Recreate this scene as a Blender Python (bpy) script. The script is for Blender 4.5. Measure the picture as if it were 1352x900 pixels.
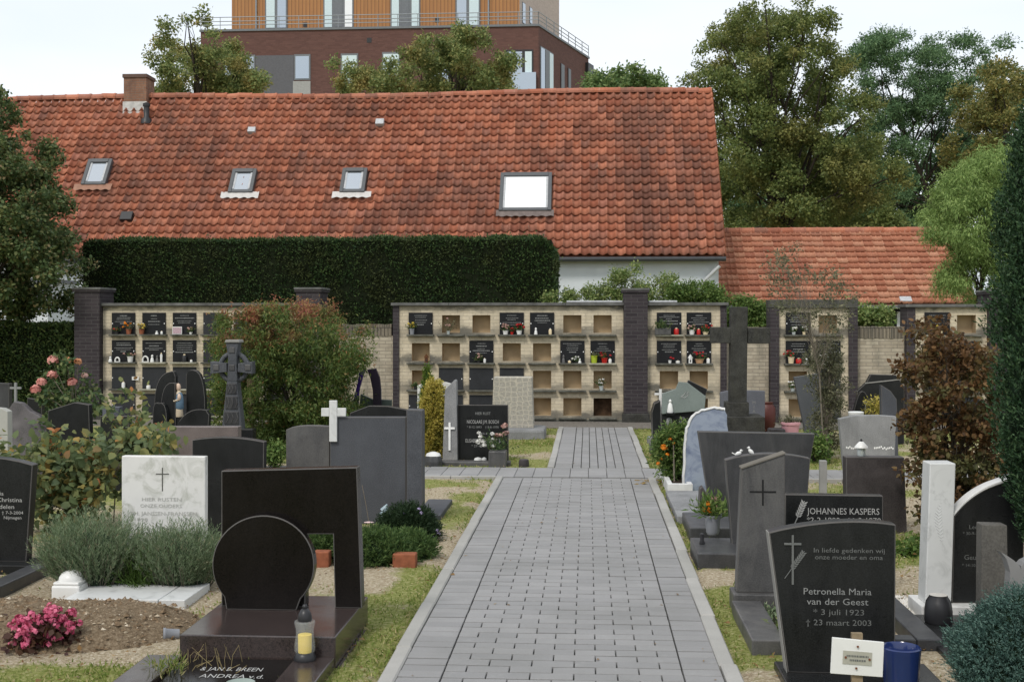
import bpy, math, random
import numpy as np
from mathutils import Vector, Matrix

for o in list(bpy.data.objects):
    bpy.data.objects.remove(o, do_unlink=True)
SC = bpy.context.scene
COL = SC.collection

# ------------------------------------------------------------------ camera, sky, sun, exposure
FOC, EYE, CU, CV = 1600.0, 1.73, 676.0, 423.0      # focal length in photo pixels, eye height, principal column, horizon row
YAW = math.atan(100.0 / 1600.0)                    # the path runs along +Y, the camera looks a little left of it
cam_data = bpy.data.cameras.new('camera')
cam_data.sensor_width = 36.0
cam_data.lens = 36.0 * FOC / 1352.0
cam_data.shift_y = -27.0 / 1352.0
cam_data.clip_start = 0.1
cam_data.clip_end = 2000.0
cam = bpy.data.objects.new('camera', cam_data)
cam.location = (0, 0, EYE)
cam.rotation_euler = (math.pi / 2, 0, YAW)
COL.objects.link(cam)
SC.camera = cam

SUN_EL, SUN_AZ = math.radians(48), math.radians(205)   # azimuth clockwise from +Y: behind the camera, a little to the left
world = bpy.data.worlds.new('World')
SC.world = world
world.use_nodes = True
wn, wl = world.node_tree.nodes, world.node_tree.links
for n in list(wn):
    wn.remove(n)
w_out = wn.new('ShaderNodeOutputWorld')
w_bg = wn.new('ShaderNodeBackground')
w_sky = wn.new('ShaderNodeTexSky')
w_sky.sky_type = 'NISHITA'
w_sky.sun_disc = False
w_sky.sun_elevation = SUN_EL
w_sky.sun_rotation = SUN_AZ
w_sky.dust_density = 3.0
w_mul = wn.new('ShaderNodeMix'); w_mul.data_type = 'RGBA'; w_mul.blend_type = 'MIX'
w_tc = wn.new('ShaderNodeTexCoord')
w_map = wn.new('ShaderNodeMapping'); w_map.inputs['Scale'].default_value = (1.2, 1.2, 4.0)
w_noise = wn.new('ShaderNodeTexNoise'); w_noise.inputs['Scale'].default_value = 1.6; w_noise.inputs['Detail'].default_value = 4.0
w_ramp = wn.new('ShaderNodeValToRGB')
w_ramp.color_ramp.elements[0].position = 0.35; w_ramp.color_ramp.elements[0].color = (7.5, 8.15, 8.9, 1)
w_ramp.color_ramp.elements[1].position = 0.65; w_ramp.color_ramp.elements[1].color = (9.2, 9.4, 9.6, 1)
wl.new(w_tc.outputs['Generated'], w_map.inputs['Vector'])
wl.new(w_map.outputs['Vector'], w_noise.inputs['Vector'])
wl.new(w_noise.outputs['Fac'], w_ramp.inputs['Fac'])
w_mul.inputs['Factor'].default_value = 0.86             # overcast: the cloud layer hides most of the blue
wl.new(w_sky.outputs['Color'], w_mul.inputs['A'])
wl.new(w_ramp.outputs['Color'], w_mul.inputs['B'])
wl.new(w_mul.outputs['Result'], w_bg.inputs['Color'])
w_bg.inputs['Strength'].default_value = 0.098
wl.new(w_bg.outputs['Background'], w_out.inputs['Surface'])

sun_data = bpy.data.lights.new('sun', 'SUN')
sun_data.energy = 1.5
sun_data.angle = math.radians(12)
sun_data.color = (1.0, 0.95, 0.88)
sun = bpy.data.objects.new('sun', sun_data)
sd = Vector((math.sin(SUN_AZ) * math.cos(SUN_EL), math.cos(SUN_AZ) * math.cos(SUN_EL), math.sin(SUN_EL)))
sun.rotation_euler = sd.to_track_quat('Z', 'Y').to_euler()
sun.location = (0, -20, 40)
COL.objects.link(sun)

SC.view_settings.view_transform = 'Standard'
SC.view_settings.look = 'None'
SC.view_settings.gamma = 1.0
SC.view_settings.exposure = 0.38
SC.view_settings.use_curve_mapping = False
SC.render.resolution_x = 1024
SC.render.resolution_y = 681

# ------------------------------------------------------------------ surveying helpers
CA, SA = math.cos(YAW), math.sin(YAW)
FWD = np.array((-SA, CA, 0.0)); RGT = np.array((CA, SA, 0.0)); UPV = np.array((0.0, 0.0, 1.0))
EYEP = np.array((0.0, 0.0, EYE))

def ray(u, v):
    return FWD + RGT * ((u - CU) / FOC) + UPV * ((CV - v) / FOC)

def D(u, v, d):                 # a survey point seen at (u, v), d metres ahead
    return EYEP + ray(u, v) * d

def G(u, v, z=0.0):             # a survey point on the ground
    r = ray(u, v)
    return EYEP + r * ((z - EYE) / r[2])

def WY(u, v, Y):                # a survey point on an upright plane across the path
    r = ray(u, v)
    return EYEP + r * (Y / r[1])

def PXM(Y):                     # photo pixels per metre
    return FOC / Y

def YD(v, u=776):               # distance along the path of the ground seen at (u, v)
    return G(u, v)[1]

# ------------------------------------------------------------------ objects, tags
ORI = {}

def link(o):
    COL.objects.link(o)
    return o

def tag(o, label=None, cat=None, group=None, kind=None):
    if label: o['label'] = label
    if cat: o['category'] = cat
    if group: o['group'] = group
    if kind: o['kind'] = kind
    return o

def thing(name, label, cat, loc, group=None, rz=0.0):
    o = bpy.data.objects.new(name, None)
    o.empty_display_size = 0.1
    o.location = Vector([float(c) for c in loc]); o.rotation_euler = (0, 0, rz)
    link(o)
    ORI[o] = np.array([float(c) for c in loc])
    return tag(o, label, cat, group)

def place(name, mesh, parent=None, origin=None):
    o = bpy.data.objects.new(name, mesh)
    link(o)
    if parent is not None:
        o.parent = parent
        ORI[o] = ORI[parent]
    else:
        origin = np.zeros(3) if origin is None else np.array([float(c) for c in origin])
        o.location = Vector(origin)
        ORI[o] = origin
    return o

class MB:
    def __init__(self):
        self.v = []; self.f = []
    def add(self, vs, fs):
        b = len(self.v)
        self.v += [tuple(float(c) for c in p) for p in vs]
        self.f += [tuple(i + b for i in f) for f in fs]
        return self
    def box(self, x0, x1, y0, y1, z0, z1):
        return self.add([(x0,y0,z0),(x1,y0,z0),(x1,y1,z0),(x0,y1,z0),(x0,y0,z1),(x1,y0,z1),(x1,y1,z1),(x0,y1,z1)],
                        [(0,3,2,1),(4,5,6,7),(0,1,5,4),(1,2,6,5),(2,3,7,6),(3,0,4,7)])
    def obox(self, c, ax, ay, az):                # oriented box: centre and half axes
        c, ax, ay, az = (np.array(q, float) for q in (c, ax, ay, az))
        P = []
        for sz in (-1, 1):
            for sx, sy in ((-1,-1),(1,-1),(1,1),(-1,1)):
                P.append(c + sx*ax + sy*ay + sz*az)
        return self.add(P, [(0,3,2,1),(4,5,6,7),(0,1,5,4),(1,2,6,5),(2,3,7,6),(3,0,4,7)])
    def prism(self, loop, off):                   # a closed loop extruded by the vector off (away from the viewer)
        n = len(loop); L = [np.array(p, float) for p in loop]; off = np.array(off, float)
        a = sum((L[i][0]*L[(i+1) % n][2] - L[(i+1) % n][0]*L[i][2]) for i in range(n))
        if abs(off[2]) < abs(off[1]) and a < 0: L = L[::-1]
        fs = [tuple(range(n)), tuple(range(2*n-1, n-1, -1))]
        for i in range(n):
            j = (i+1) % n
            fs.append((j, i, n+i, n+j))
        return self.add(L + [p + off for p in L], fs)
    def lathe(self, c, prof, seg=16, sx=1.0, sy=1.0):
        c = np.array(c, float); vs = []; fs = []
        for r, z in prof:
            for k in range(seg):
                a = 2*math.pi*k/seg
                vs.append((c[0]+r*sx*math.cos(a), c[1]+r*sy*math.sin(a), c[2]+z))
        m = len(prof)
        for i in range(m-1):
            for k in range(seg):
                k2 = (k+1) % seg
                fs.append((i*seg+k, i*seg+k2, (i+1)*seg+k2, (i+1)*seg+k))
        fs.append(tuple(range(seg-1, -1, -1))); fs.append(tuple((m-1)*seg+k for k in range(seg)))
        return self.add(vs, fs)
    def tube(self, pts, rad, seg=6):
        P = [np.array(p, float) for p in pts]; n = len(P)
        if not hasattr(rad, '__len__'): rad = [rad]*n
        vs = []; fs = []
        for i in range(n):
            t = P[min(i+1, n-1)] - P[max(i-1, 0)]
            t = t/(np.linalg.norm(t)+1e-9)
            a = np.cross(t, (0.31, 0.87, 0.37)); a /= np.linalg.norm(a)+1e-9
            b = np.cross(t, a)
            for k in range(seg):
                w = 2*math.pi*k/seg
                vs.append(P[i] + rad[i]*(math.cos(w)*a + math.sin(w)*b))
        for i in range(n-1):
            for k in range(seg):
                k2 = (k+1) % seg
                fs.append((i*seg+k, i*seg+k2, (i+1)*seg+k2, (i+1)*seg+k))
        fs.append(tuple(range(seg-1, -1, -1))); fs.append(tuple((n-1)*seg+k for k in range(seg)))
        return self.add(vs, fs)
    def sheet(self, x0, x1, y0, y1, z):
        return self.add([(x0,y0,z),(x1,y0,z),(x1,y1,z),(x0,y1,z)], [(0,1,2,3)])
    def build(self, name, mat, parent=None, origin=None, smooth=False, bevel=0.0, seg=2):
        o0 = ORI[parent] if parent is not None else (np.zeros(3) if origin is None else np.array([float(c) for c in origin]))
        me = bpy.data.meshes.new(name)
        me.from_pydata([tuple(np.array(p) - o0) for p in self.v], [], self.f)
        me.materials.append(mat)
        if smooth:
            me.polygons.foreach_set('use_smooth', [True]*len(me.polygons))
        me.update()
        o = place(name, me, parent, o0)
        if bevel:
            m = o.modifiers.new('bevel', 'BEVEL'); m.width = bevel; m.segments = seg; m.limit_method = 'ANGLE'; m.angle_limit = math.radians(35)
        if smooth:
            m = o.modifiers.new('split', 'EDGE_SPLIT'); m.split_angle = math.radians(50)
        return o

def quads_mesh(name, V, mat, nper=4):
    """V: (n, nper, 3) polygons, each an island of its own"""
    n = V.shape[0]
    me = bpy.data.meshes.new(name)
    me.vertices.add(n*nper); me.loops.add(n*nper); me.polygons.add(n)
    me.vertices.foreach_set('co', V.reshape(-1).astype(np.float32))
    me.loops.foreach_set('vertex_index', np.arange(n*nper, dtype=np.int32))
    me.polygons.foreach_set('loop_start', np.arange(0, n*nper, nper, dtype=np.int32))
    me.materials.append(mat)
    me.update(calc_edges=True)
    return me

def unit(a):
    return a/(np.linalg.norm(a, axis=-1, keepdims=True)+1e-9)

def kites(P, T, N, L, W, curl=0.15):
    """leaf blades: base P, tip direction T, rough face normal N, length L, width W"""
    T = unit(T); S = unit(np.cross(T, N)); N = np.cross(S, T)
    L = np.broadcast_to(np.asarray(L, float), (len(P),))[:, None]; W = np.broadcast_to(np.asarray(W, float), (len(P),))[:, None]
    mid = P + T*L*0.45
    return np.stack([P, mid + S*W*0.5 + N*W*curl, P + T*L - N*L*curl*0.6, mid - S*W*0.5 + N*W*curl], axis=1)

def hexes(P, T, N, L, W, curl=0.12):
    """broad leaf blades with a rounded six-point outline, folded a little along the midrib"""
    T = unit(T); S = unit(np.cross(T, N)); N = np.cross(S, T)
    L = np.broadcast_to(np.asarray(L, float), (len(P),))[:, None]; W = np.broadcast_to(np.asarray(W, float), (len(P),))[:, None]
    a = P + T*L*0.28; b = P + T*L*0.68
    return np.stack([P, a + S*W*0.46 + N*W*curl, b + S*W*0.38 + N*W*curl*0.6, P + T*L - N*L*curl*0.7, b - S*W*0.38 + N*W*curl*0.6, a - S*W*0.46 + N*W*curl], axis=1)

def leafobj(name, V, mat, parent=None, origin=None):
    o0 = ORI[parent] if parent is not None else (np.zeros(3) if origin is None else np.array(origin, float))
    me = quads_mesh(name, V - o0, mat, V.shape[1])
    return place(name, me, parent, o0)

def rnd_dirs(rng, n):
    return unit(rng.normal(size=(n, 3)))

def inpoly(poly, x, y):
    poly = np.array(poly, float); n = len(poly); r = np.zeros(len(x), bool); j = n-1
    for i in range(n):
        xi, yi = poly[i]; xj, yj = poly[j]
        c = ((yi > y) != (yj > y)) & (x < (xj-xi)*(y-yi)/(yj-yi+1e-12)+xi)
        r ^= c; j = i
    return r

def clumps_in(rng, poly, d, thick, n, rpx):
    """clump centres (world) and radii (m) filling a crown whose side view is poly"""
    P = np.array(poly, float); out = []
    lo, hi = P.min(0), P.max(0)
    while len(out) < n:
        u = rng.uniform(lo[0], hi[0], 64); v = rng.uniform(lo[1], hi[1], 64)
        ok = inpoly(P, u, v)
        for a, b in zip(u[ok], v[ok]):
            if len(out) >= n: break
            w = rng.uniform(-1, 1)
            dd = d + w*thick*0.5
            r = rng.uniform(*rpx)*dd/FOC
            out.append((D(a, b, d) + FWD*(w*thick*0.5), r))
    return out

def leaves_on(rng, clumps, n, L, W, flat=0.75, out=0.5, droop=0.0, shape=kites):
    C = np.array([c for c, r in clumps]); R = np.array([r for c, r in clumps])
    p = R**2/np.sum(R**2)
    k = 5; m = n//k; n = m*k                      # leaves sit in little tufts at twig ends
    idx = rng.choice(len(C), m, p=p)
    d = rnd_dirs(rng, m)
    rr = R[idx]*(0.30+0.75*rng.random(m)**0.65)*(1+0.22*np.abs(rng.normal(size=m))*(rng.random(m) < 0.35))
    P = C[idx] + d*rr[:, None]*np.array((1, 1, flat))
    P = np.repeat(P, k, 0) + rng.normal(size=(n, 3))*(L*0.75)
    d = np.repeat(d, k, 0)
    N = unit(d*out + rnd_dirs(rng, n)*0.7 + np.array((0, 0, 0.75)))
    T = unit(rnd_dirs(rng, n) + d*0.4 - np.array((0, 0, droop)))
    s = rng.uniform(0.65, 1.25, n)
    return shape(P, T, N, L*s, W*s)

def limb(mb, a, b, r0, r1, rng, wob=0.08, seg=6, k=5):
    a = np.array(a, float); b = np.array(b, float); L = np.linalg.norm(b-a)
    pts = []; rad = []
    for i in range(k+1):
        t = i/k
        p = a + (b-a)*t + np.array((0, 0, 0.12*L*math.sin(math.pi*t)))
        if 0 < i < k: p = p + rng.normal(size=3)*wob*L*0.4
        pts.append(p); rad.append(r0+(r1-r0)*t)
    mb.tube(pts, rad, seg)

def tree(name, label, cat, base, poly, d, thick, ncl, rpx, nleaf, L, W, leafmat, barkmat, seed, trunk_r=0.2, fork=0.35, nlimb=14, group=None, droop=0.0, flat=0.75, extra=None, crown_name='crown', shape=kites):
    rng = np.random.default_rng(seed)
    t = thing(name, label, cat, base, group)
    cl = clumps_in(rng, poly, d, thick, ncl, rpx)
    if extra: cl += extra
    C = np.array([c for c, r in cl])
    top = C[np.argmax(C[:, 2])]
    base = np.array(base, float)
    mb = MB()
    zf = base[2] + (C[:, 2].max()-base[2])*fork
    cx = C.mean(0)
    f0 = np.array((base[0]*0.7+cx[0]*0.3, base[1]*0.7+cx[1]*0.3, zf))
    mb.tube([base-np.array((0, 0, 0.1)), base+(f0-base)*0.1, base+(f0-base)*0.5, f0], [trunk_r*1.35, trunk_r*1.05, trunk_r*0.9, trunk_r*0.78], 9)
    mb.tube([f0, f0+(top-f0)*0.35+rng.normal(size=3)*0.06*trunk_r, f0+(top-f0)*0.7, top], [trunk_r*0.78, trunk_r*0.5, trunk_r*0.26, trunk_r*0.06], 7)
    for i in rng.permutation(len(cl))[:nlimb]:
        s = f0 + (top-f0)*rng.uniform(0.0, 0.55)*min(1, max(0.1, (C[i][2]-f0[2])/(top[2]-f0[2]+1e-6)))
        limb(mb, s, C[i], trunk_r*0.34, trunk_r*0.05, rng)
        for q in range(2):
            limb(mb, s+(C[i]-s)*rng.uniform(0.4, 0.8), C[i]+rnd_dirs(rng, 1)[0]*cl[i][1]*0.9, trunk_r*0.12, trunk_r*0.03, rng, seg=4, k=3)
    mb.build('trunk', barkmat, t, smooth=True)
    V = leaves_on(rng, cl, nleaf, L, W, flat=flat, droop=droop, shape=shape)
    leafobj(crown_name, V, leafmat, t)
    return t

# ------------------------------------------------------------------ materials
class Mat:
    def __init__(self, name):
        self.m = bpy.data.materials.new(name); self.m.use_nodes = True
        self.t = self.m.node_tree; self.n = self.t.nodes; self.l = self.t.links
        for x in list(self.n): self.n.remove(x)
        self.out = self.n.new('ShaderNodeOutputMaterial')
        self.p = self.n.new('ShaderNodeBsdfPrincipled')
        self.l.new(self.p.outputs[0], self.out.inputs['Surface'])
    def node(self, ty, **kw):
        x = self.n.new('ShaderNode'+ty)
        for k, v in kw.items():
            if hasattr(x, k) and k not in ('Scale',): setattr(x, k, v)
            else: self.inp(x, k, v)
        return x
    def inp(self, x, k, v):
        s = x.inputs[k]
        if hasattr(v, 'is_output') or isinstance(v, bpy.types.NodeSocket): self.l.new(v, s)
        else:
            if isinstance(v, tuple) and len(v) == 3 and s.type == 'RGBA': v = v+(1,)
            s.default_value = v
    def set(self, **kw):
        for k, v in kw.items(): self.inp(self.p, k.replace('_', ' '), v)
        return self
    def noise(self, vec=None, scale=5, detail=4, rough=0.55, dist=0.0):
        x = self.node('TexNoise'); x.inputs['Scale'].default_value = scale; x.inputs['Detail'].default_value = detail
        x.inputs['Roughness'].default_value = rough; x.inputs['Distortion'].default_value = dist
        if vec is not None: self.l.new(vec, x.inputs['Vector'])
        return x.outputs['Fac']
    def ramp(self, fac, stops, interp='LINEAR'):
        x = self.node('ValToRGB'); r = x.color_ramp; r.interpolation = interp
        while len(r.elements) > 1: r.elements.remove(r.elements[-1])
        for i, (p, c) in enumerate(stops):
            e = r.elements[0] if i == 0 else r.elements.new(p)
            e.position = p
            if not hasattr(c, '__len__'): c = (c, c, c)
            e.color = tuple(c[:3])+(1,)
        self.l.new(fac, x.inputs['Fac'])
        return x.outputs['Color']
    def mix(self, fac, a, b, mode='MIX'):
        x = self.node('Mix'); x.data_type = 'RGBA'; x.blend_type = mode; x.clamp_result = False
        for k, v in (('Factor', fac), ('A', a), ('B', b)):
            i = [s for s in x.inputs if s.name == k and (s.type == 'RGBA' or (k == 'Factor' and s.type == 'VALUE'))][0]
            if isinstance(v, bpy.types.NodeSocket): self.l.new(v, i)
            else:
                if isinstance(v, tuple) and len(v) == 3: v = v+(1,)
                i.default_value = v
        return [s for s in x.outputs if s.type == 'RGBA'][0]
    def math(self, op, a, b=0.0):
        x = self.node('Math', operation=op)
        for i, v in enumerate((a, b)):
            if isinstance(v, bpy.types.NodeSocket): self.l.new(v, x.inputs[i])
            else: x.inputs[i].default_value = v
        return x.outputs[0]
    def pos(self): return self.node('NewGeometry').outputs['Position']
    def obj(self): return self.node('TexCoord').outputs['Object']
    def island(self): return self.node('NewGeometry').outputs['Random Per Island']
    def any_rand(self):
        return self.math('FRACT', self.math('ADD', self.island(), self.node('ObjectInfo').outputs['Random']))
    def scaled(self, vec, s):
        x = self.node('Mapping'); x.inputs['Scale'].default_value = s; self.l.new(vec, x.inputs['Vector']); return x.outputs[0]
    def bump(self, h, strength=0.3, dist=0.01):
        x = self.node('Bump'); x.inputs['Strength'].default_value = strength; x.inputs['Distance'].default_value = dist
        self.l.new(h, x.inputs['Height']); self.l.new(x.outputs[0], self.p.inputs['Normal'])

def plain(name, col, rough=0.6, spec=0.35, metal=0.0, var=0.12, scale=8.0, bump=0.0):
    M = Mat(name)
    f = M.noise(M.pos(), scale, 5)
    c = M.ramp(f, [(0.25, tuple(x*(1-var) for x in col)), (0.75, tuple(x*(1+var) for x in col))])
    M.set(Base_Color=c, Roughness=rough, Metallic=metal); M.p.inputs['Specular IOR Level'].default_value = spec
    if bump: M.bump(M.noise(M.pos(), scale*8, 4), bump, 0.004)
    return M.m

def granite(name, dark, light, rough=0.22, spec=0.3, grain=140.0, cloud=0.35, streak=0.0, streak_col=(0.25, 0.25, 0.24), bump=0.0, cscale=3.0):
    M = Mat(name); p = M.pos()
    g = M.noise(p, grain, 3, 0.7)
    c = M.ramp(g, [(0.36, dark), (0.66, light)])
    cl = M.noise(p, cscale, 5, 0.6, 0.4)
    c = M.mix(M.ramp(cl, [(0.35, 0.0), (0.7, cloud)]), c, tuple(x*2.0+0.006 for x in light))
    if streak:
        s = M.noise(M.scaled(p, (3.2, 3.2, 0.8)), 1.9, 7, 0.72, 0.6)
        c = M.mix(M.ramp(s, [(0.42, 0.0), (0.74, streak*0.8)]), c, streak_col)
    dust = M.noise(p, 1.7, 6, 0.7)
    M.set(Base_Color=c, Roughness=M.ramp(dust, [(0.3, rough), (0.75, min(0.9, rough+0.22))]))
    M.p.inputs['Specular IOR Level'].default_value = spec
    if bump: M.bump(g, bump, 0.004)
    return M.m

def brickmat(name, c1, c2, mortar, stain=None, bw=0.21, bh=0.06, ms=0.012, rough=0.85, bands=False):
    M = Mat(name); p = M.pos()
    sx = M.node('SeparateXYZ'); M.l.new(p, sx.inputs[0])
    cx = M.node('CombineXYZ'); M.l.new(M.math('ADD', sx.outputs[0], sx.outputs[1]), cx.inputs[0]); M.l.new(sx.outputs[2], cx.inputs[1])
    b = M.node('TexBrick'); M.l.new(cx.outputs[0], b.inputs['Vector'])
    b.inputs['Color1'].default_value = c1+(1,); b.inputs['Color2'].default_value = c2+(1,); b.inputs['Mortar'].default_value = mortar+(1,)
    b.inputs['Scale'].default_value = 1.0; b.inputs['Brick Width'].default_value = bw; b.inputs['Row Height'].default_value = bh
    b.inputs['Mortar Size'].default_value = ms*0.5; b.inputs['Mortar Smooth'].default_value = 0.2
    c = b.outputs['Color']
    c = M.mix(M.ramp(M.noise(p, 30, 5), [(0.3, 0.0), (0.8, 0.35)]), c, tuple(x*0.65 for x in c1))
    if stain:
        s = M.noise(M.scaled(p, (3.2, 3.2, 1.1)), 1.4, 6, 0.65)
        c = M.mix(M.ramp(s, [(0.45, 0.0), (0.72, 0.7)]), c, stain)
    if bands:       # grey mould that has crept over the brick around the shelves
        ph = M.math('DIVIDE', M.math('SUBTRACT', sx.outputs[2], 0.11), 0.472)
        q = M.math('ABSOLUTE', M.math('SUBTRACT', M.math('FRACT', ph), 0.0))
        tri = M.math('MINIMUM', M.math('FRACT', ph), M.math('SUBTRACT', 1.0, M.math('FRACT', ph)))
        nz = M.noise(M.scaled(p, (1, 1, 2)), 5.0, 6, 0.7)
        f = M.math('SUBTRACT', M.math('ADD', nz, 0.06), M.math('MULTIPLY', tri, 1.5))
        big = M.ramp(M.noise(p, 0.9, 3), [(0.36, 0.35), (0.58, 1.0)])
        f = M.math('MULTIPLY', M.ramp(f, [(0.20, 0.0), (0.44, 0.9)]), big)
        c = M.mix(f, c, (0.11, 0.105, 0.09))
    M.set(Base_Color=c, Roughness=rough); M.p.inputs['Specular IOR Level'].default_value = 0.2
    M.bump(M.math('SUBTRACT', 1.0, b.outputs['Fac']), 0.6, 0.008)
    return M.m

def leafmat(name, stops, tint=None, tint_scale=0.8, tint_amt=0.6, tint_lo=0.48, tint_hi=0.62, trans=0.4, rough=0.55, top=None):
    M = Mat(name)
    c = M.ramp(M.any_rand(), stops)
    if tint:
        nf = M.noise(M.pos(), tint_scale, 3, 0.6)
        if top:                                   # the outermost, highest shoots have turned first
            sz = M.node('SeparateXYZ'); M.l.new(M.pos(), sz.inputs[0])
            nf = M.math('ADD', nf, M.math('MULTIPLY', M.math('SUBTRACT', M.math('DIVIDE', M.math('SUBTRACT', sz.outputs[2], top[0]), top[1]-top[0]), 0.5), top[2]*2))
        f = M.ramp(nf, [(tint_lo, 0.0), (tint_hi, tint_amt)])
        c = M.mix(f, c, M.ramp(M.any_rand(), tint) if isinstance(tint, list) else tint)
    M.set(Base_Color=c, Roughness=rough); M.p.inputs['Specular IOR Level'].default_value = 0.25
    tr = M.node('BsdfTranslucent'); M.l.new(c, tr.inputs['Color'])
    mx = M.node('MixShader'); mx.inputs[0].default_value = trans
    M.l.new(M.p.outputs[0], mx.inputs[1]); M.l.new(tr.outputs[0], mx.inputs[2]); M.l.new(mx.outputs[0], M.out.inputs['Surface'])
    return M.m

def glassmat(name, col=(0.75, 0.82, 0.85), rough=0.03, refl=0.5):
    M = Mat(name)
    M.set(Base_Color=col, Roughness=rough, Metallic=refl)
    return M.m

BLACK = granite('black_granite', (0.0045, 0.0048, 0.005), (0.019, 0.020, 0.0205), 0.2, 0.16, 180, 0.22, 0.35, (0.04, 0.041, 0.041))
BROWNBLACK = granite('brown_black_granite', (0.003, 0.0027, 0.0026), (0.011, 0.0085, 0.0075), 0.14, 0.14, 170, 0.12, 0.25, (0.02, 0.018, 0.017))
REDGRAN = granite('red_brown_granite', (0.012, 0.0095, 0.009), (0.055, 0.04, 0.037), 0.10, 0.65, 150, 0.2)
DARK = granite('dark_grey_stone', (0.015, 0.0155, 0.017), (0.042, 0.043, 0.046), 0.3, 0.4, 120, 0.4, 0.7, (0.095, 0.094, 0.092))
GREY = granite('grey_stone', (0.04, 0.043, 0.05), (0.08, 0.085, 0.094), 0.45, 0.2, 120, 0.2, 0.4, (0.05, 0.05, 0.054))
MIDGREY = granite('weathered_grey_stone', (0.03, 0.03, 0.031), (0.075, 0.074, 0.074), 0.32, 0.4, 110, 0.4, 0.8, (0.15, 0.145, 0.135))
PALEGREY = granite('pale_grey_stone', (0.13, 0.135, 0.14), (0.25, 0.25, 0.25), 0.6, 0.25, 110, 0.3, 0.45, (0.09, 0.09, 0.085), 0.2)
BROWNSTONE = granite('brown_swirl_granite', (0.018, 0.016, 0.016), (0.05, 0.043, 0.044), 0.35, 0.25, 90, 0.5, 0.2, (0.08, 0.072, 0.07), cscale=5)
OLDSTONE = granite('old_lichen_stone', (0.016, 0.016, 0.015), (0.05, 0.05, 0.046), 0.9, 0.12, 60, 0.4, 0.5, (0.07, 0.068, 0.05), 0.5, cscale=8)
IRONGREY = granite('slate_grey_cast_stone', (0.03, 0.033, 0.037), (0.085, 0.09, 0.1), 0.6, 0.25, 70, 0.3, 0.3, (0.12, 0.12, 0.12), 0.3)
GREENSTONE = granite('grey_green_stone', (0.11, 0.135, 0.125), (0.19, 0.22, 0.205), 0.4, 0.3, 120, 0.2)
RIM = plain('sawn_stone_rim', (0.25, 0.245, 0.23), 0.8, 0.2)
EDGE = plain('sawn_edge', (0.10, 0.095, 0.09), 0.85, 0.15)
LETTER = plain('pale_lettering', (0.36, 0.36, 0.35), 0.7, 0.2)
LETTERDIM = plain('faded_lettering', (0.13, 0.135, 0.13), 0.7, 0.2)
LETTERWHITE = plain('white_lettering', (0.8, 0.8, 0.78), 0.7, 0.2)
LETTERGREY = plain('grey_lettering', (0.22, 0.225, 0.22), 0.7, 0.2)

def marble(name, base, vein, scale=2.0, amt=0.6, rough=0.35, lo=0.52, hi=0.75):
    M = Mat(name); p = M.pos()
    w = M.noise(p, scale, 8, 0.65, 2.2)
    c = M.mix(M.ramp(w, [(lo, 0.0), (hi, amt)]), base, vein)
    c = M.mix(M.ramp(M.noise(p, 14, 5), [(0.4, 0.0), (0.8, 0.25)]), c, tuple(x*0.8 for x in base))
    M.set(Base_Color=c, Roughness=rough); M.p.inputs['Specular IOR Level'].default_value = 0.35
    return M.m
WHITEMARBLE = marble('white_marble', (0.66, 0.655, 0.64), (0.34, 0.35, 0.30), 4.0, 0.95, lo=0.48, hi=0.7)
COLMARBLE = marble('weathered_white_marble', (0.60, 0.61, 0.60), (0.33, 0.34, 0.33), 5.0, 0.8)
BLUEMARBLE = marble('blue_veined_marble', (0.27, 0.31, 0.38), (0.085, 0.11, 0.19), 2.6, 0.95, 0.3, 0.47, 0.68)
WHITE = plain('white_glaze', (0.68, 0.68, 0.66), 0.35, 0.4, var=0.05)
WHITESTONE = plain('white_stone', (0.60, 0.60, 0.585), 0.6, 0.3, var=0.2)
PLASTER = plain('white_plaster', (0.60, 0.64, 0.66), 0.9, 0.1, var=0.06, scale=2)
METALGREY = plain('grey_metal', (0.25, 0.27, 0.29), 0.45, 0.5, 0.3)
ZINC = plain('zinc_grey', (0.14, 0.15, 0.16), 0.5, 0.4, 0.2)
LEAD = plain('lead_flashing', (0.42, 0.43, 0.44), 0.6, 0.3, 0.0, 0.2, 20)
DARKMETAL = plain('dark_metal', (0.02, 0.02, 0.022), 0.45, 0.4)
BLACKPLASTIC = plain('black_plastic', (0.018, 0.018, 0.02), 0.4, 0.45)
GREYPLASTIC = plain('grey_plastic', (0.22, 0.23, 0.25), 0.4, 0.4)
COPING = plain('concrete_coping', (0.115, 0.115, 0.11), 0.9, 0.15, var=0.45, scale=6)
LEDGE = plain('mossy_concrete_ledge', (0.10, 0.10, 0.085), 0.95, 0.1, var=0.6, scale=9)
SHELFPALE = plain('pale_concrete_shelf', (0.30, 0.29, 0.23), 0.9, 0.15, var=0.4, scale=9)
NICHEBOARD = plain('ochre_niche_board', (0.42, 0.325, 0.205), 0.8, 0.15, var=0.35, scale=2.2)
RUSTBOARD = plain('water_stained_board', (0.10, 0.06, 0.035), 0.8, 0.15, var=0.7, scale=10)
PLAQUE = granite('black_plaque_stone', (0.005, 0.005, 0.006), (0.02, 0.021, 0.023), 0.35, 0.15, 160, 0.15)
SLABDARK = granite('charcoal_closing_slab', (0.012, 0.013, 0.015), (0.034, 0.036, 0.039), 0.5, 0.2, 160, 0.2)
BEIGEBRICK = brickmat('beige_brick', (0.55, 0.475, 0.345), (0.63, 0.55, 0.41), (0.48, 0.42, 0.32), (0.36, 0.315, 0.235), bands=True)
BEIGEWORN = brickmat('worn_beige_brick', (0.36, 0.31, 0.235), (0.47, 0.415, 0.32), (0.28, 0.25, 0.2), (0.12, 0.115, 0.09))
SOLDIER = brickmat('weathered_soldier_brick', (0.16, 0.14, 0.11), (0.27, 0.23, 0.17), (0.07, 0.065, 0.055), (0.06, 0.06, 0.055), 0.062, 0.4, 0.012)
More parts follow.
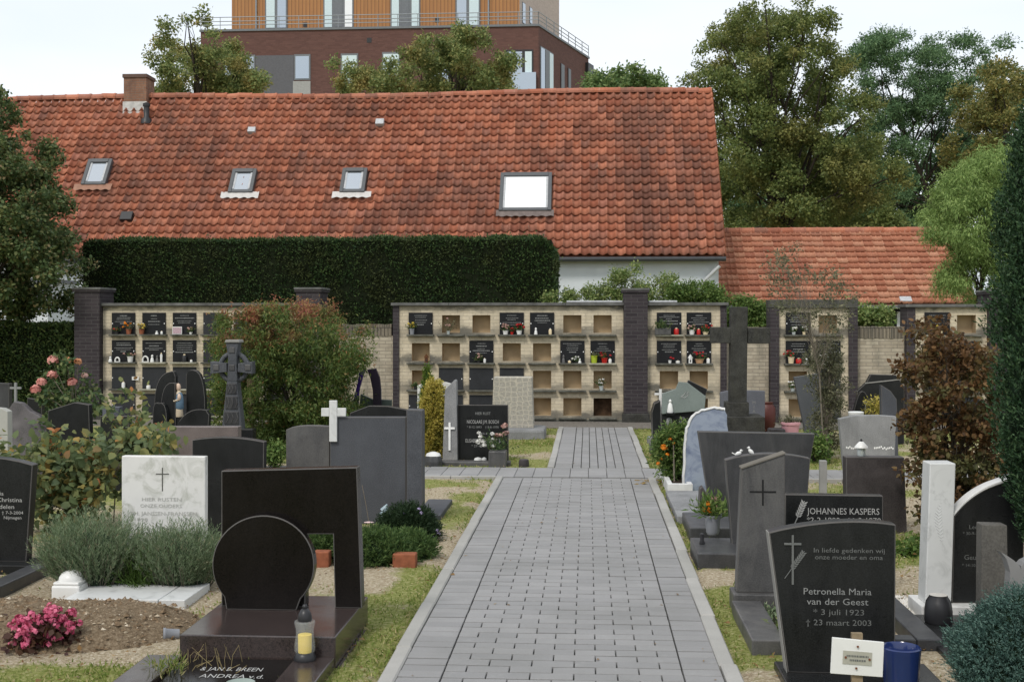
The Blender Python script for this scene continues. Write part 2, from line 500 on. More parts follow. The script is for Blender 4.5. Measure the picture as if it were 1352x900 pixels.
DARKBRICK = brickmat('dark_purple_brick', (0.032, 0.026, 0.030), (0.052, 0.043, 0.047), (0.075, 0.07, 0.07), None, 0.21, 0.062, 0.012, 0.7)
CHIMBRICK = brickmat('chimney_brick', (0.22, 0.11, 0.07), (0.30, 0.16, 0.10), (0.2, 0.17, 0.14), (0.10, 0.06, 0.05), 0.22, 0.065)
APTBRICK = brickmat('apartment_brick', (0.105, 0.053, 0.045), (0.14, 0.072, 0.06), (0.12, 0.072, 0.062), None, 0.4, 0.12, 0.02)
PALEBRICK = brickmat('apartment_pale_brick', (0.46, 0.38, 0.33), (0.55, 0.46, 0.40), (0.4, 0.34, 0.3), None, 0.4, 0.12, 0.02)
TERRACOTTA = plain('terracotta', (0.24, 0.085, 0.045), 0.85, 0.15, var=0.3, scale=20)
BARK = plain('bark', (0.045, 0.038, 0.03), 0.95, 0.1, var=0.4, scale=14, bump=0.6)
TWIG = plain('grey_twig', (0.16, 0.14, 0.11), 0.95, 0.1, var=0.3, scale=30)
PALEWOOD = plain('weathered_wood', (0.22, 0.17, 0.11), 0.85, 0.15, var=0.3, scale=25)
SKYGLASS = glassmat('skylight_glass', (0.50, 0.54, 0.58), 0.08, 0.85)
WINGLASS = glassmat('window_glass', (0.42, 0.47, 0.52), 0.05, 0.8)
BLIND = plain('white_blind', (0.80, 0.82, 0.83), 0.5, 0.5, var=0.03)
SOILDARK = plain('potting_soil', (0.035, 0.026, 0.02), 0.95, 0.1)

def tilemat(name, cols, stain, amount, lo, hi):
    M = Mat(name); p = M.pos()
    rnd = M.any_rand()
    c = M.ramp(rnd, cols)
    c = M.mix(M.ramp(M.noise(p, 22, 5, 0.65), [(0.35, 0.0), (0.75, 0.45)]), c, tuple(x*0.55 for x in cols[0][1]))
    s = M.math('ADD', M.math('MULTIPLY', M.noise(M.scaled(p, (1.0, 0.22, 0.22)), 1.1, 6, 0.7), 0.5), M.math('MULTIPLY', M.noise(p, 0.30, 3, 0.55), 0.5))
    s = M.math('ADD', s, M.math('MULTIPLY', M.math('SUBTRACT', M.math('FRACT', M.math('MULTIPLY', rnd, 7.3)), 0.5), 0.13))
    c = M.mix(M.ramp(s, [(lo, 0.0), (hi, amount)]), c, stain)
    li = M.noise(M.scaled(p, (1.0, 0.6, 0.6)), 9, 6, 0.75)
    c = M.mix(M.ramp(li, [(0.58, 0.0), (0.74, 0.55)]), c, (0.46, 0.36, 0.29))
    M.set(Base_Color=c, Roughness=0.8); M.p.inputs['Specular IOR Level'].default_value = 0.2
    M.bump(M.noise(p, 60, 4), 0.2, 0.004)
    return M.m
PANTILE = tilemat('orange_clay_pantile', [(0.0, (0.31, 0.105, 0.062)), (0.35, (0.43, 0.155, 0.088)), (0.7, (0.51, 0.205, 0.125)), (1.0, (0.39, 0.165, 0.115))], (0.115, 0.062, 0.05), 0.75, 0.45, 0.64)
FLATTILE = tilemat('red_clay_tile', [(0.0, (0.35, 0.135, 0.08)), (0.5, (0.44, 0.19, 0.115)), (1.0, (0.51, 0.26, 0.165))], (0.22, 0.08, 0.06), 0.7, 0.5, 0.7)

def paver(name, cols, bump=0.25):
    M = Mat(name); p = M.pos()
    c = M.ramp(M.any_rand(), cols)
    c = M.mix(M.ramp(M.noise(p, 160, 3, 0.7), [(0.35, 0.0), (0.75, 0.3)]), c, tuple(x*0.6 for x in cols[0][1]))
    c = M.mix(M.ramp(M.noise(p, 1.1, 6, 0.65), [(0.42, 0.0), (0.75, 0.55)]), c, (0.165, 0.165, 0.155))
    c = M.mix(M.ramp(M.noise(p, 7.0, 7, 0.75), [(0.58, 0.0), (0.74, 0.45)]), c, (0.33, 0.33, 0.32))
    M.set(Base_Color=c, Roughness=0.75); M.p.inputs['Specular IOR Level'].default_value = 0.3
    M.bump(M.noise(p, 120, 4), bump, 0.003)
    return M.m
PAVER = paver('grey_concrete_paver', [(0.0, (0.245, 0.243, 0.243)), (0.5, (0.266, 0.263, 0.262)), (1.0, (0.29, 0.286, 0.284))])
KERB = paver('pale_concrete_kerb', [(0.0, (0.33, 0.325, 0.30)), (1.0, (0.40, 0.39, 0.365))])
SAND = plain('joint_sand', (0.075, 0.08, 0.055), 0.95, 0.05, var=0.5, scale=12)

YEW = leafmat('yew_foliage', [(0.0, (0.019, 0.044, 0.017)), (0.6, (0.044, 0.084, 0.026)), (1.0, (0.090, 0.140, 0.040))], (0.075, 0.075, 0.028), 1.6, 0.6, trans=0.12)
HEDGE2 = leafmat('hedge_foliage', [(0.0, (0.032, 0.064, 0.022)), (0.6, (0.072, 0.118, 0.036)), (1.0, (0.162, 0.198, 0.064))], trans=0.15)
LIME = leafmat('lime_leaves', [(0.0, (0.087, 0.127, 0.042)), (0.55, (0.166, 0.215, 0.066)), (1.0, (0.269, 0.294, 0.095))], [(0.0, (0.207, 0.182, 0.056)), (1.0, (0.365, 0.294, 0.095))], 0.45, 0.6, 0.52, 0.68)
LOCUST = leafmat('locust_leaves', [(0.0, (0.068, 0.128, 0.060)), (0.5, (0.120, 0.210, 0.098)), (1.0, (0.195, 0.300, 0.135))], trans=0.35)
OAK = leafmat('autumn_oak_leaves', [(0.0, (0.109, 0.133, 0.044)), (0.5, (0.203, 0.211, 0.065)), (1.0, (0.343, 0.281, 0.094))])
FARGREEN = leafmat('far_green_leaves', [(0.0, (0.095, 0.140, 0.047)), (0.5, (0.200, 0.259, 0.089)), (1.0, (0.351, 0.351, 0.130))], [(0.0, (0.235, 0.200, 0.058)), (1.0, (0.470, 0.329, 0.116))], 0.7, 0.75, 0.5, 0.65)
FARGREEN2 = leafmat('far_fresh_leaves', [(0.0, (0.078, 0.138, 0.049)), (0.5, (0.166, 0.255, 0.088)), (1.0, (0.255, 0.313, 0.117))])
WILLOW = leafmat('willow_leaves', [(0.0, (0.136, 0.214, 0.059)), (0.5, (0.253, 0.370, 0.116)), (1.0, (0.388, 0.505, 0.174))], trans=0.4)
LEFTTREE = leafmat('hornbeam_leaves', [(0.0, (0.056, 0.094, 0.035)), (0.6, (0.119, 0.169, 0.062)), (0.9, (0.200, 0.206, 0.075)), (1.0, (0.300, 0.213, 0.112))], trans=0.35)
CYPRESS = leafmat('cypress_foliage', [(0.0, (0.016, 0.041, 0.019)), (0.6, (0.035, 0.078, 0.032)), (1.0, (0.068, 0.121, 0.049))], trans=0.12)
JUNIPER = leafmat('blue_juniper_foliage', [(0.0, (0.036, 0.078, 0.066)), (0.6, (0.072, 0.138, 0.114)), (1.0, (0.132, 0.210, 0.174))], trans=0.1)
LAVENDER = leafmat('lavender_foliage', [(0.0, (0.105, 0.155, 0.075)), (0.5, (0.175, 0.24, 0.13)), (0.9, (0.25, 0.31, 0.19)), (1.0, (0.33, 0.29, 0.18))], trans=0.3)
GRASSY = leafmat('bright_grassy_leaves', [(0.0, (0.045, 0.085, 0.015)), (1.0, (0.10, 0.17, 0.035))])
ACER = leafmat('acer_leaves', [(0.0, (0.055, 0.10, 0.026)), (0.5, (0.11, 0.165, 0.042)), (0.95, (0.18, 0.21, 0.06)), (1.0, (0.28, 0.14, 0.06))], [(0.0, (0.26, 0.075, 0.06)), (0.5, (0.38, 0.14, 0.085)), (1.0, (0.36, 0.27, 0.10))], 1.8, 0.9, 0.55, 0.66, top=(0.9, 2.0, 0.14))
RUSTY = leafmat('rusty_autumn_leaves', [(0.0, (0.07, 0.04, 0.02)), (0.45, (0.15, 0.082, 0.036)), (0.8, (0.22, 0.12, 0.05)), (1.0, (0.15, 0.15, 0.06))], [(0.0, (0.07, 0.09, 0.035)), (1.0, (0.16, 0.17, 0.07))], 2.4, 0.85, 0.49, 0.62)
ROSELEAF = leafmat('rose_leaves', [(0.0, (0.040, 0.082, 0.032)), (0.7, (0.100, 0.154, 0.054)), (1.0, (0.198, 0.216, 0.082))])
OLDROSE = leafmat('autumn_shrub_leaves', [(0.0, (0.091, 0.130, 0.058)), (0.5, (0.169, 0.208, 0.085)), (0.8, (0.260, 0.260, 0.091)), (0.95, (0.390, 0.273, 0.078)), (1.0, (0.494, 0.182, 0.078))], (0.104, 0.156, 0.085), 2.0, 0.6)
GOLDEN = leafmat('golden_conifer_foliage', [(0.0, (0.250, 0.237, 0.044)), (0.5, (0.500, 0.425, 0.088)), (1.0, (0.725, 0.600, 0.175))], (0.112, 0.138, 0.031), 5.0, 0.7, 0.52, 0.66)
FRESH = leafmat('fresh_green_leaves', [(0.0, (0.058, 0.111, 0.026)), (0.5, (0.117, 0.195, 0.046)), (1.0, (0.221, 0.286, 0.085))])
VINE = leafmat('vine_leaves', [(0.0, (0.088, 0.150, 0.044)), (0.5, (0.200, 0.275, 0.081)), (1.0, (0.413, 0.450, 0.188))])
DULL = leafmat('grey_green_leaves', [(0.0, (0.065, 0.072, 0.042)), (0.5, (0.143, 0.150, 0.085)), (1.0, (0.247, 0.234, 0.143))])
SPRUCE = leafmat('arborvitae_foliage', [(0.0, (0.070, 0.126, 0.021)), (1.0, (0.182, 0.266, 0.042))])
DARKSHRUB = leafmat('dark_heather_foliage', [(0.0, (0.014, 0.034, 0.014)), (1.0, (0.042, 0.072, 0.030))])
MATPLANT = leafmat('ground_juniper_foliage', [(0.0, (0.041, 0.082, 0.024)), (0.6, (0.089, 0.154, 0.046)), (1.0, (0.162, 0.227, 0.073))])
DRYLEAF = leafmat('fallen_leaves', [(0.0, (0.16, 0.085, 0.035)), (0.5, (0.30, 0.18, 0.07)), (1.0, (0.42, 0.30, 0.16))])
YELLEAF = leafmat('yellow_fallen_leaves', [(0.0, (0.36, 0.22, 0.05)), (1.0, (0.5, 0.34, 0.08))])
GRASSBLADE = leafmat('grass_blades', [(0.0, (0.119, 0.178, 0.032)), (0.45, (0.211, 0.276, 0.059)), (0.75, (0.316, 0.329, 0.106)), (1.0, (0.501, 0.421, 0.224))])

def petals(name, a, b):
    return leafmat(name, [(0.0, a), (1.0, b)], trans=0.25)
PINKROSE = petals('salmon_petals', (0.55, 0.20, 0.17), (0.80, 0.42, 0.36))
PEACHROSE = petals('peach_petals', (0.50, 0.22, 0.10), (0.68, 0.36, 0.20))
PINKBEG = petals('hot_pink_petals', (0.46, 0.05, 0.13), (0.80, 0.24, 0.36))
REDPET = petals('red_petals', (0.40, 0.012, 0.02), (0.6, 0.05, 0.05))
WHITEPET = petals('white_petals', (0.65, 0.64, 0.6), (0.8, 0.79, 0.75))
YELPET = petals('yellow_petals', (0.55, 0.40, 0.04), (0.75, 0.58, 0.12))
ORANGEPET = petals('orange_petals', (0.65, 0.18, 0.015), (0.85, 0.32, 0.03))
DUSKPET = petals('dusky_pink_petals', (0.42, 0.24, 0.20), (0.6, 0.4, 0.35))
PURPLEPET = petals('lilac_petals', (0.30, 0.24, 0.42), (0.5, 0.44, 0.62))

# ------------------------------------------------------------------ ground
def vnoise(x, y, scale, seed, octs=4):
    rng = np.random.default_rng(seed); T = rng.random((256, 256)); out = np.zeros_like(x); a = 1.0; s = 0.0
    for k in range(octs):
        X = x*scale*2**k; Y = y*scale*2**k
        xi = np.floor(X).astype(int); yi = np.floor(Y).astype(int); fx = X-xi; fy = Y-yi
        fx = fx*fx*(3-2*fx); fy = fy*fy*(3-2*fy)
        g = lambda i, j: T[(xi+i+k*37) % 256, (yi+j+k*91) % 256]
        out += a*((g(0,0)*(1-fx)+g(1,0)*fx)*(1-fy)+(g(0,1)*(1-fx)+g(1,1)*fx)*fy); s += a; a *= 0.5
    return out/s

PL0, PL1, PF0, PF1, PR0, PR1 = -1.0, -0.918, -0.70, 0.46, 0.652, 0.735     # near path: kerb, border, field, border, kerb
YC0, YC1 = 13.22, 14.10                                                     # cross path
UL0, UL1, UR0, UR1 = -0.469, -0.387, 0.633, 0.715                           # far path
YW = 20.72                                                                  # face of the columbarium wall

def on_path(x, y):
    return ((x > PL0-0.02) & (x < PR1+0.02) & (y < YC0)) | ((x > -5.5) & (x < 7.0) & (y > YC0-0.03) & (y < YC1+0.02)) | ((x > UL0-0.02) & (x < UR1+0.02) & (y > YC0) & (y < 19.5))

def grass_amount(x, y):
    n = vnoise(x+40, y+40, 0.55, 3, 4)
    n2 = vnoise(x+11, y+70, 2.2, 5, 3)
    g = (n*0.5+n2*0.5-0.42)*4.2
    edge = np.exp(-((np.minimum(np.abs(x-PL0+0.22), np.abs(x-PR1-0.22)))/0.22)**2)*(y < YC0)
    g = g + 0.55*edge*(n2 > 0.4) + 0.25*((x > 0.7) & (x < 1.8))
    g = g - 0.9*np.exp(-(((x+2.9)/1.0)**2+((y-6.9)/1.15)**2)) - 0.5*((y > 8.6) & (y < 12.6) & (x > -1.6) & (x < -1.0)) + 0.5*((y > YC1) & (x > -2) & (x < 2))
    g = g + 0.9*((x < -1.2) & (y < 6.0)) + 0.35*((x < -1.6) & (x > -2.6) & (y > 6.6) & (y < 7.4))
    return np.clip(g+0.16, 0.0, 1.0)

xs = np.concatenate([[-400, -150, -60, -30, -16, -11], np.arange(-8, 8.01, 0.1), [11, 16, 30, 60, 150, 400]])
ys = np.concatenate([[-300, -100, -30, -10, -4, 0], np.arange(3, 20.9, 0.1), [24, 30, 45, 80, 150, 300, 700]])
XX, YY = np.meshgrid(xs, ys)
fx, fy = XX.ravel(), YY.ravel()
zz = (vnoise(fx+9, fy+9, 1.3, 7, 4)-0.5)*0.045
inner = (np.abs(fx) < 8) & (fy > 3) & (fy < 20.8)
zz = np.where(inner, zz, 0.0)
op = on_path(fx, fy)
zz = np.where(op, -0.03, np.maximum(zz, -0.015))
nx, ny = len(xs), len(ys)
me = bpy.data.meshes.new('ground')
idx = np.arange(nx*ny).reshape(ny, nx)
faces = np.stack([idx[:-1, :-1], idx[:-1, 1:], idx[1:, 1:], idx[1:, :-1]], -1).reshape(-1, 4)
me.from_pydata(np.stack([fx, fy, zz], 1).tolist(), [], faces.tolist())
at = me.attributes.new('grass', 'FLOAT', 'POINT')
at.data.foreach_set('value', grass_amount(fx, fy).astype(np.float32))
me.polygons.foreach_set('use_smooth', [True]*len(me.polygons))
M = Mat('grass_and_soil'); p = M.pos()
soil = M.ramp(M.noise(p, 55, 5, 0.7), [(0.3, (0.19, 0.145, 0.09)), (0.5, (0.38, 0.315, 0.215)), (0.66, (0.58, 0.52, 0.41))])
gr = M.ramp(M.noise(p, 38, 5, 0.7), [(0.3, (0.10, 0.12, 0.03)), (0.5, (0.21, 0.23, 0.065)), (0.66, (0.38, 0.35, 0.18))])
ga = M.node('Attribute'); ga.attribute_name = 'grass'
gf = M.math('ADD', ga.outputs['Fac'], M.math('MULTIPLY', M.math('SUBTRACT', M.noise(p, 9, 6, 0.75), 0.5), 1.5))
col = M.mix(M.ramp(gf, [(0.32, 0.0), (0.7, 1.0)]), soil, gr)
M.set(Base_Color=col, Roughness=0.95); M.p.inputs['Specular IOR Level'].default_value = 0.1
M.bump(M.noise(p, 45, 6, 0.75), 0.9, 0.02)
me.materials.append(M.m)
o = place('ground', me); tag(o, kind='structure')

# grass blades, pale gravel, fallen leaves: nobody could count them
rng = np.random.default_rng(11)
n = 330000
x = rng.uniform(-4.2, 4.6, n); y = 4.6+(19.5-4.6)*rng.random(n)**1.7
keep = (~on_path(x, y)) & (rng.random(n) < grass_amount(x, y)**1.3*0.85+0.03)
x, y = x[keep], y[keep]; n = len(x)
P = np.stack([x, y, np.full(n, -0.01)], 1)
T = unit(rng.normal(size=(n, 3))*0.75+np.array((0, 0, 0.7)))
hgt = rng.uniform(0.006, 0.026, n)*np.where(rng.random(n) < 0.05, 2.2, 1.0)
V = kites(P, T, rnd_dirs(rng, n), hgt+0.015, 0.005+0.0006*y, 0.1)
o = leafobj('lawn_grass', V, GRASSBLADE); tag(o, 'short patchy grass along the path and between graves', 'grass', kind='stuff')

def pebbles(rng, P, s):
    """low irregular stones, six triangles each, as (n*6, 3, 3) triangles"""
    n = len(P)
    a = rng.random(n)*6.28
    ring = []
    for k in range(4):
        w = a+k*1.57+rng.normal(size=n)*0.25
        r = s*rng.uniform(0.6, 1.2, n)
        ring.append(P+np.stack([np.cos(w)*r, np.sin(w)*r, np.zeros(n)], 1))
    top = P+np.stack([rng.normal(size=n)*s*0.2, rng.normal(size=n)*s*0.2, s*rng.uniform(0.5, 0.9, n)], 1)
    V = np.empty((n, 5, 3)); 
    for k in range(4): V[:, k] = ring[k]
    V[:, 4] = top
    F = np.array([(0, 1, 4), (1, 2, 4), (2, 3, 4), (3, 0, 4)])
    return V, F

def pebble_obj(name, P, s, mat, parent=None, seed=1):
    rng = np.random.default_rng(seed)
    V, F = pebbles(rng, P, s); n = len(P)
    o0 = ORI[parent] if parent is not None else np.zeros(3)
    me = bpy.data.meshes.new(name)
    fs = (F[None]+(np.arange(n)*5)[:, None, None]).reshape(-1, 3)
    me.from_pydata((V.reshape(-1, 3)-o0).tolist(), [], fs.tolist())
    me.materials.append(mat)
    return place(name, me, parent, o0)

GRAVEL = Mat('pale_gravel')
GRAVEL.set(Base_Color=GRAVEL.ramp(GRAVEL.any_rand(), [(0.0, (0.14, 0.10, 0.065)), (0.5, (0.28, 0.215, 0.14)), (0.85, (0.44, 0.37, 0.27)), (1.0, (0.6, 0.55, 0.46))]), Roughness=0.9)
GRAVEL = GRAVEL.m
n = 60000
x = rng.uniform(-4.2, 4.6, n); y = 4.6+(19.5-4.6)*rng.random(n)**1.5
gs = grass_amount(x, y)
keep = (~on_path(x, y)) & (rng.random(n) < (1-gs)*0.55+0.02)*(vnoise(x+3, y+5, 1.6, 21, 3) > 0.42)
x, y = x[keep], y[keep]
o = pebble_obj('ground_gravel', np.stack([x, y, np.full(len(x), 0.002)], 1), 0.003+0.011*rng.random(len(x))**2.5, GRAVEL, None, 3)
tag(o, 'pale gravel and chips strewn on the bare soil', 'gravel', kind='stuff')
n = 9000
x = rng.uniform(-4.0, 4.6, n); y = 4.8+(19.5-4.8)*rng.random(n)**1.3
keep = (~on_path(x, y)) | (rng.random(n) < 0.03)
x, y = x[keep], y[keep]; n = len(x)
V = kites(np.stack([x, y, np.where(on_path(x, y), 0.024, 0.022)], 1), np.stack([rng.normal(size=n), rng.normal(size=n), np.full(n, 0.15)], 1), np.tile((0, 0, 1.0), (n, 1))+rng.normal(size=(n, 3))*0.25, 0.012+0.04*rng.random(n)**3, 0.008+0.026*rng.random(n)**3)
o = leafobj('fallen_leaf_litter', V, DRYLEAF); tag(o, 'brown fallen leaves scattered over grass and path', 'leaves', kind='stuff')

# ------------------------------------------------------------------ paths
def slab_mesh(name, w, l, h, ch, mat):
    """a chamfered block, top at z = 0"""
    a, b = w/2, l/2
    vs = []
    for z, q in ((-h, 0.0), (-ch, 0.0), (0.0, ch)):
        vs += [(-a+q, -b+q, z), (a-q, -b+q, z), (a-q, b-q, z), (-a+q, b-q, z)]
    fs = [(8, 9, 10, 11)]
    for r in (0, 4):
        for k in range(4):
            k2 = (k+1) % 4
            fs.append((r+k, r+k2, r+4+k2, r+4+k))
    m = bpy.data.meshes.new(name); m.from_pydata(vs, [], fs); m.materials.append(mat)
    return m, np.array(vs), fs

def lay(parent, name, specs, mat, top, h, ch, limit, near, seed):
    """specs: (x, y, w, l). The nearest ones become objects of their own, the rest one part"""
    rng = np.random.default_rng(seed)
    vis = [s for s in specs if s[1] > near]
    vis.sort(key=lambda s: s[1])
    chosen = set(vis[:limit]); cache = {}; rest = MB()
    for s in specs:
        x, y, w, l = s
        key = (round(w, 3), round(l, 3))
        if key not in cache: cache[key] = slab_mesh(name, w, l, h, ch, mat)
        m, vs, fs = cache[key]
        dz = rng.normal()*0.0012; rx, ry, rz = rng.normal(size=3)*(0.006, 0.004, 0.006)
        if s in chosen:
            o = bpy.data.objects.new(name, m); link(o); o.parent = parent
            o.location = Vector(np.array((x, y, top+dz))-ORI[parent]); o.rotation_euler = (rx, ry, rz)
            ORI[o] = ORI[parent]
        else:
            rest.add(vs+np.array((x, y, top+dz))+np.stack([-rz*vs[:, 1], rz*vs[:, 0], ry*-vs[:, 0]+rx*vs[:, 1]], 1), fs)
    if rest.v:
        o = rest.build(name+'_field', mat, parent); o['kind'] = 'stuff'

def path(name, x0, x1, y0, y1):
    o = MB().sheet(x0, x1, y0, y1, -0.006).build(name, SAND); tag(o, kind='structure'); return o

near_path = path('brick_path', PL1, PR0, -3.0, YC0)
pv = 0.107; bw = (PF1-PF0)/5.5
S = []
r = 0; y = -3.0
while y+pv <= YC0+0.01:
    yc = y+pv/2
    S.append(((PL1+PF0)/2, yc, PF0-PL1-0.010, pv-0.0105)); S.append(((PF1+PR0)/2, yc, PR0-PF1-0.010, pv-0.0105))
    xx = PF0
    if r % 2 == 0:
        ws = [bw]*5+[bw/2]
    else: ws = [bw/2]+[bw]*5
    for w in ws:
        S.append((xx+w/2, yc, w-0.0065, pv-0.0105)); xx += w
    y += pv; r += 1
lay(near_path, 'paving_brick', S, PAVER, 0.022, 0.05, 0.002, 300, 5.55, 2)

far_path = path('short_brick_path', UL1, UR0, YC1, 19.45)
S = []
y = YC1; pv2 = 0.107
while y+pv2 <= 19.45:
    S.append((UL1+0.105, y+pv2/2, 0.20, pv2-0.004)); S.append((UR0-0.105, y+pv2/2, 0.20, pv2-0.004)); y += pv2
cw = (UR0-UL1-0.42)/6
for k in range(6):
    y = YC1-(0.106 if k % 2 else 0)
    while y < 19.4:
        a, b = max(y, YC1), min(y+0.212, 19.45)
        if b-a > 0.05: S.append((UL1+0.21+cw*(k+0.5), (a+b)/2, cw-0.008, round(b-a, 3)-0.004))
        y += 0.212
lay(far_path, 'paving_brick', S, PAVER, 0.022, 0.05, 0.004, 120, 5, 4)

cross_path = path('cross_path', -5.5, 7.0, YC0, YC1)
S = []
k = 0; x = -5.5
while x < 7.0:
    S.append((x+0.102, YC0+0.42, 0.199, 0.375)); S.append((x+0.102, YC0+0.42+0.2+0.12, 0.199, 0.235))
    S.append((x+0.102, YC0+0.145, 0.199, 0.165))
    x += 0.204
S = [s for s in S if s[0] < 6.95]
lay(cross_path, 'paving_slab', S, PAVER, 0.022, 0.05, 0.004, 120, 5, 5)

def kerb_run(parent, x0, x1, y0, y1, L, top):
    rng = np.random.default_rng(int(abs(x0*100)))
    w = x1-x0-0.002
    cache = {}
    y = y0
    while y < y1-0.02:
        l = min(L, y1-y)
        m = cache.get(round(l, 3))
        if m is None: m = cache[round(l, 3)] = slab_mesh('kerb_stone', w, l-0.006, 0.12, 0.008, KERB)[0]
        o = bpy.data.objects.new('kerb_stone', m); link(o); o.parent = parent; ORI[o] = ORI[parent]
        o.location = ((x0+x1)/2+rng.normal()*0.003, y+l/2, top+rng.normal()*0.002); o.rotation_euler = (0, 0, rng.normal()*0.003)
        y += l
kerb_run(near_path, PL0, PL1, -2.72, YC0, 1.0, 0.032)
kerb_run(near_path, PR0, PR1, -2.95, YC0, 1.0, 0.032)
kerb_run(far_path, UL0, UL1, YC1+0.01, 19.45, 1.0, 0.032)
kerb_run(far_path, UR0, UR1, YC1+0.01, 19.45, 1.0, 0.032)
for xa, xb in ((-5.5, PL0), (PR1, 7.0)):
    x = xa
    while x < xb-0.05:
        l = min(1.0, xb-x)
        MB().box(x+0.003, x+l-0.003, YC0-0.002, YC0+0.055, -0.08, 0.026).build('edging_stone', KERB, cross_path, bevel=0.004)
        x += l
# strip of grey gravel and a low step at the foot of the wall
o = MB().box(-9.0, 8.3, 19.46, YW-0.02, -0.05, 0.012).build('wall_foot_gravel_strip', plain('grey_gravel_strip', (0.17, 0.155, 0.135), 0.95, 0.1, var=0.5, scale=40, bump=0.8)); tag(o, kind='structure')

# ------------------------------------------------------------------ columbarium
ROWV = [(412.5, 441.5), (449.5, 478.8), (485.6, 514.6), (521.5, 550.5)]
ZR = [(WY(676, b, YW)[2], WY(676, a, YW)[2]) for a, b in ROWV]      # lower and upper edge of each row
TOPZ = WY(676, 403.5, YW)[2]
def wx(u): return WY(u, 450, YW)[0]

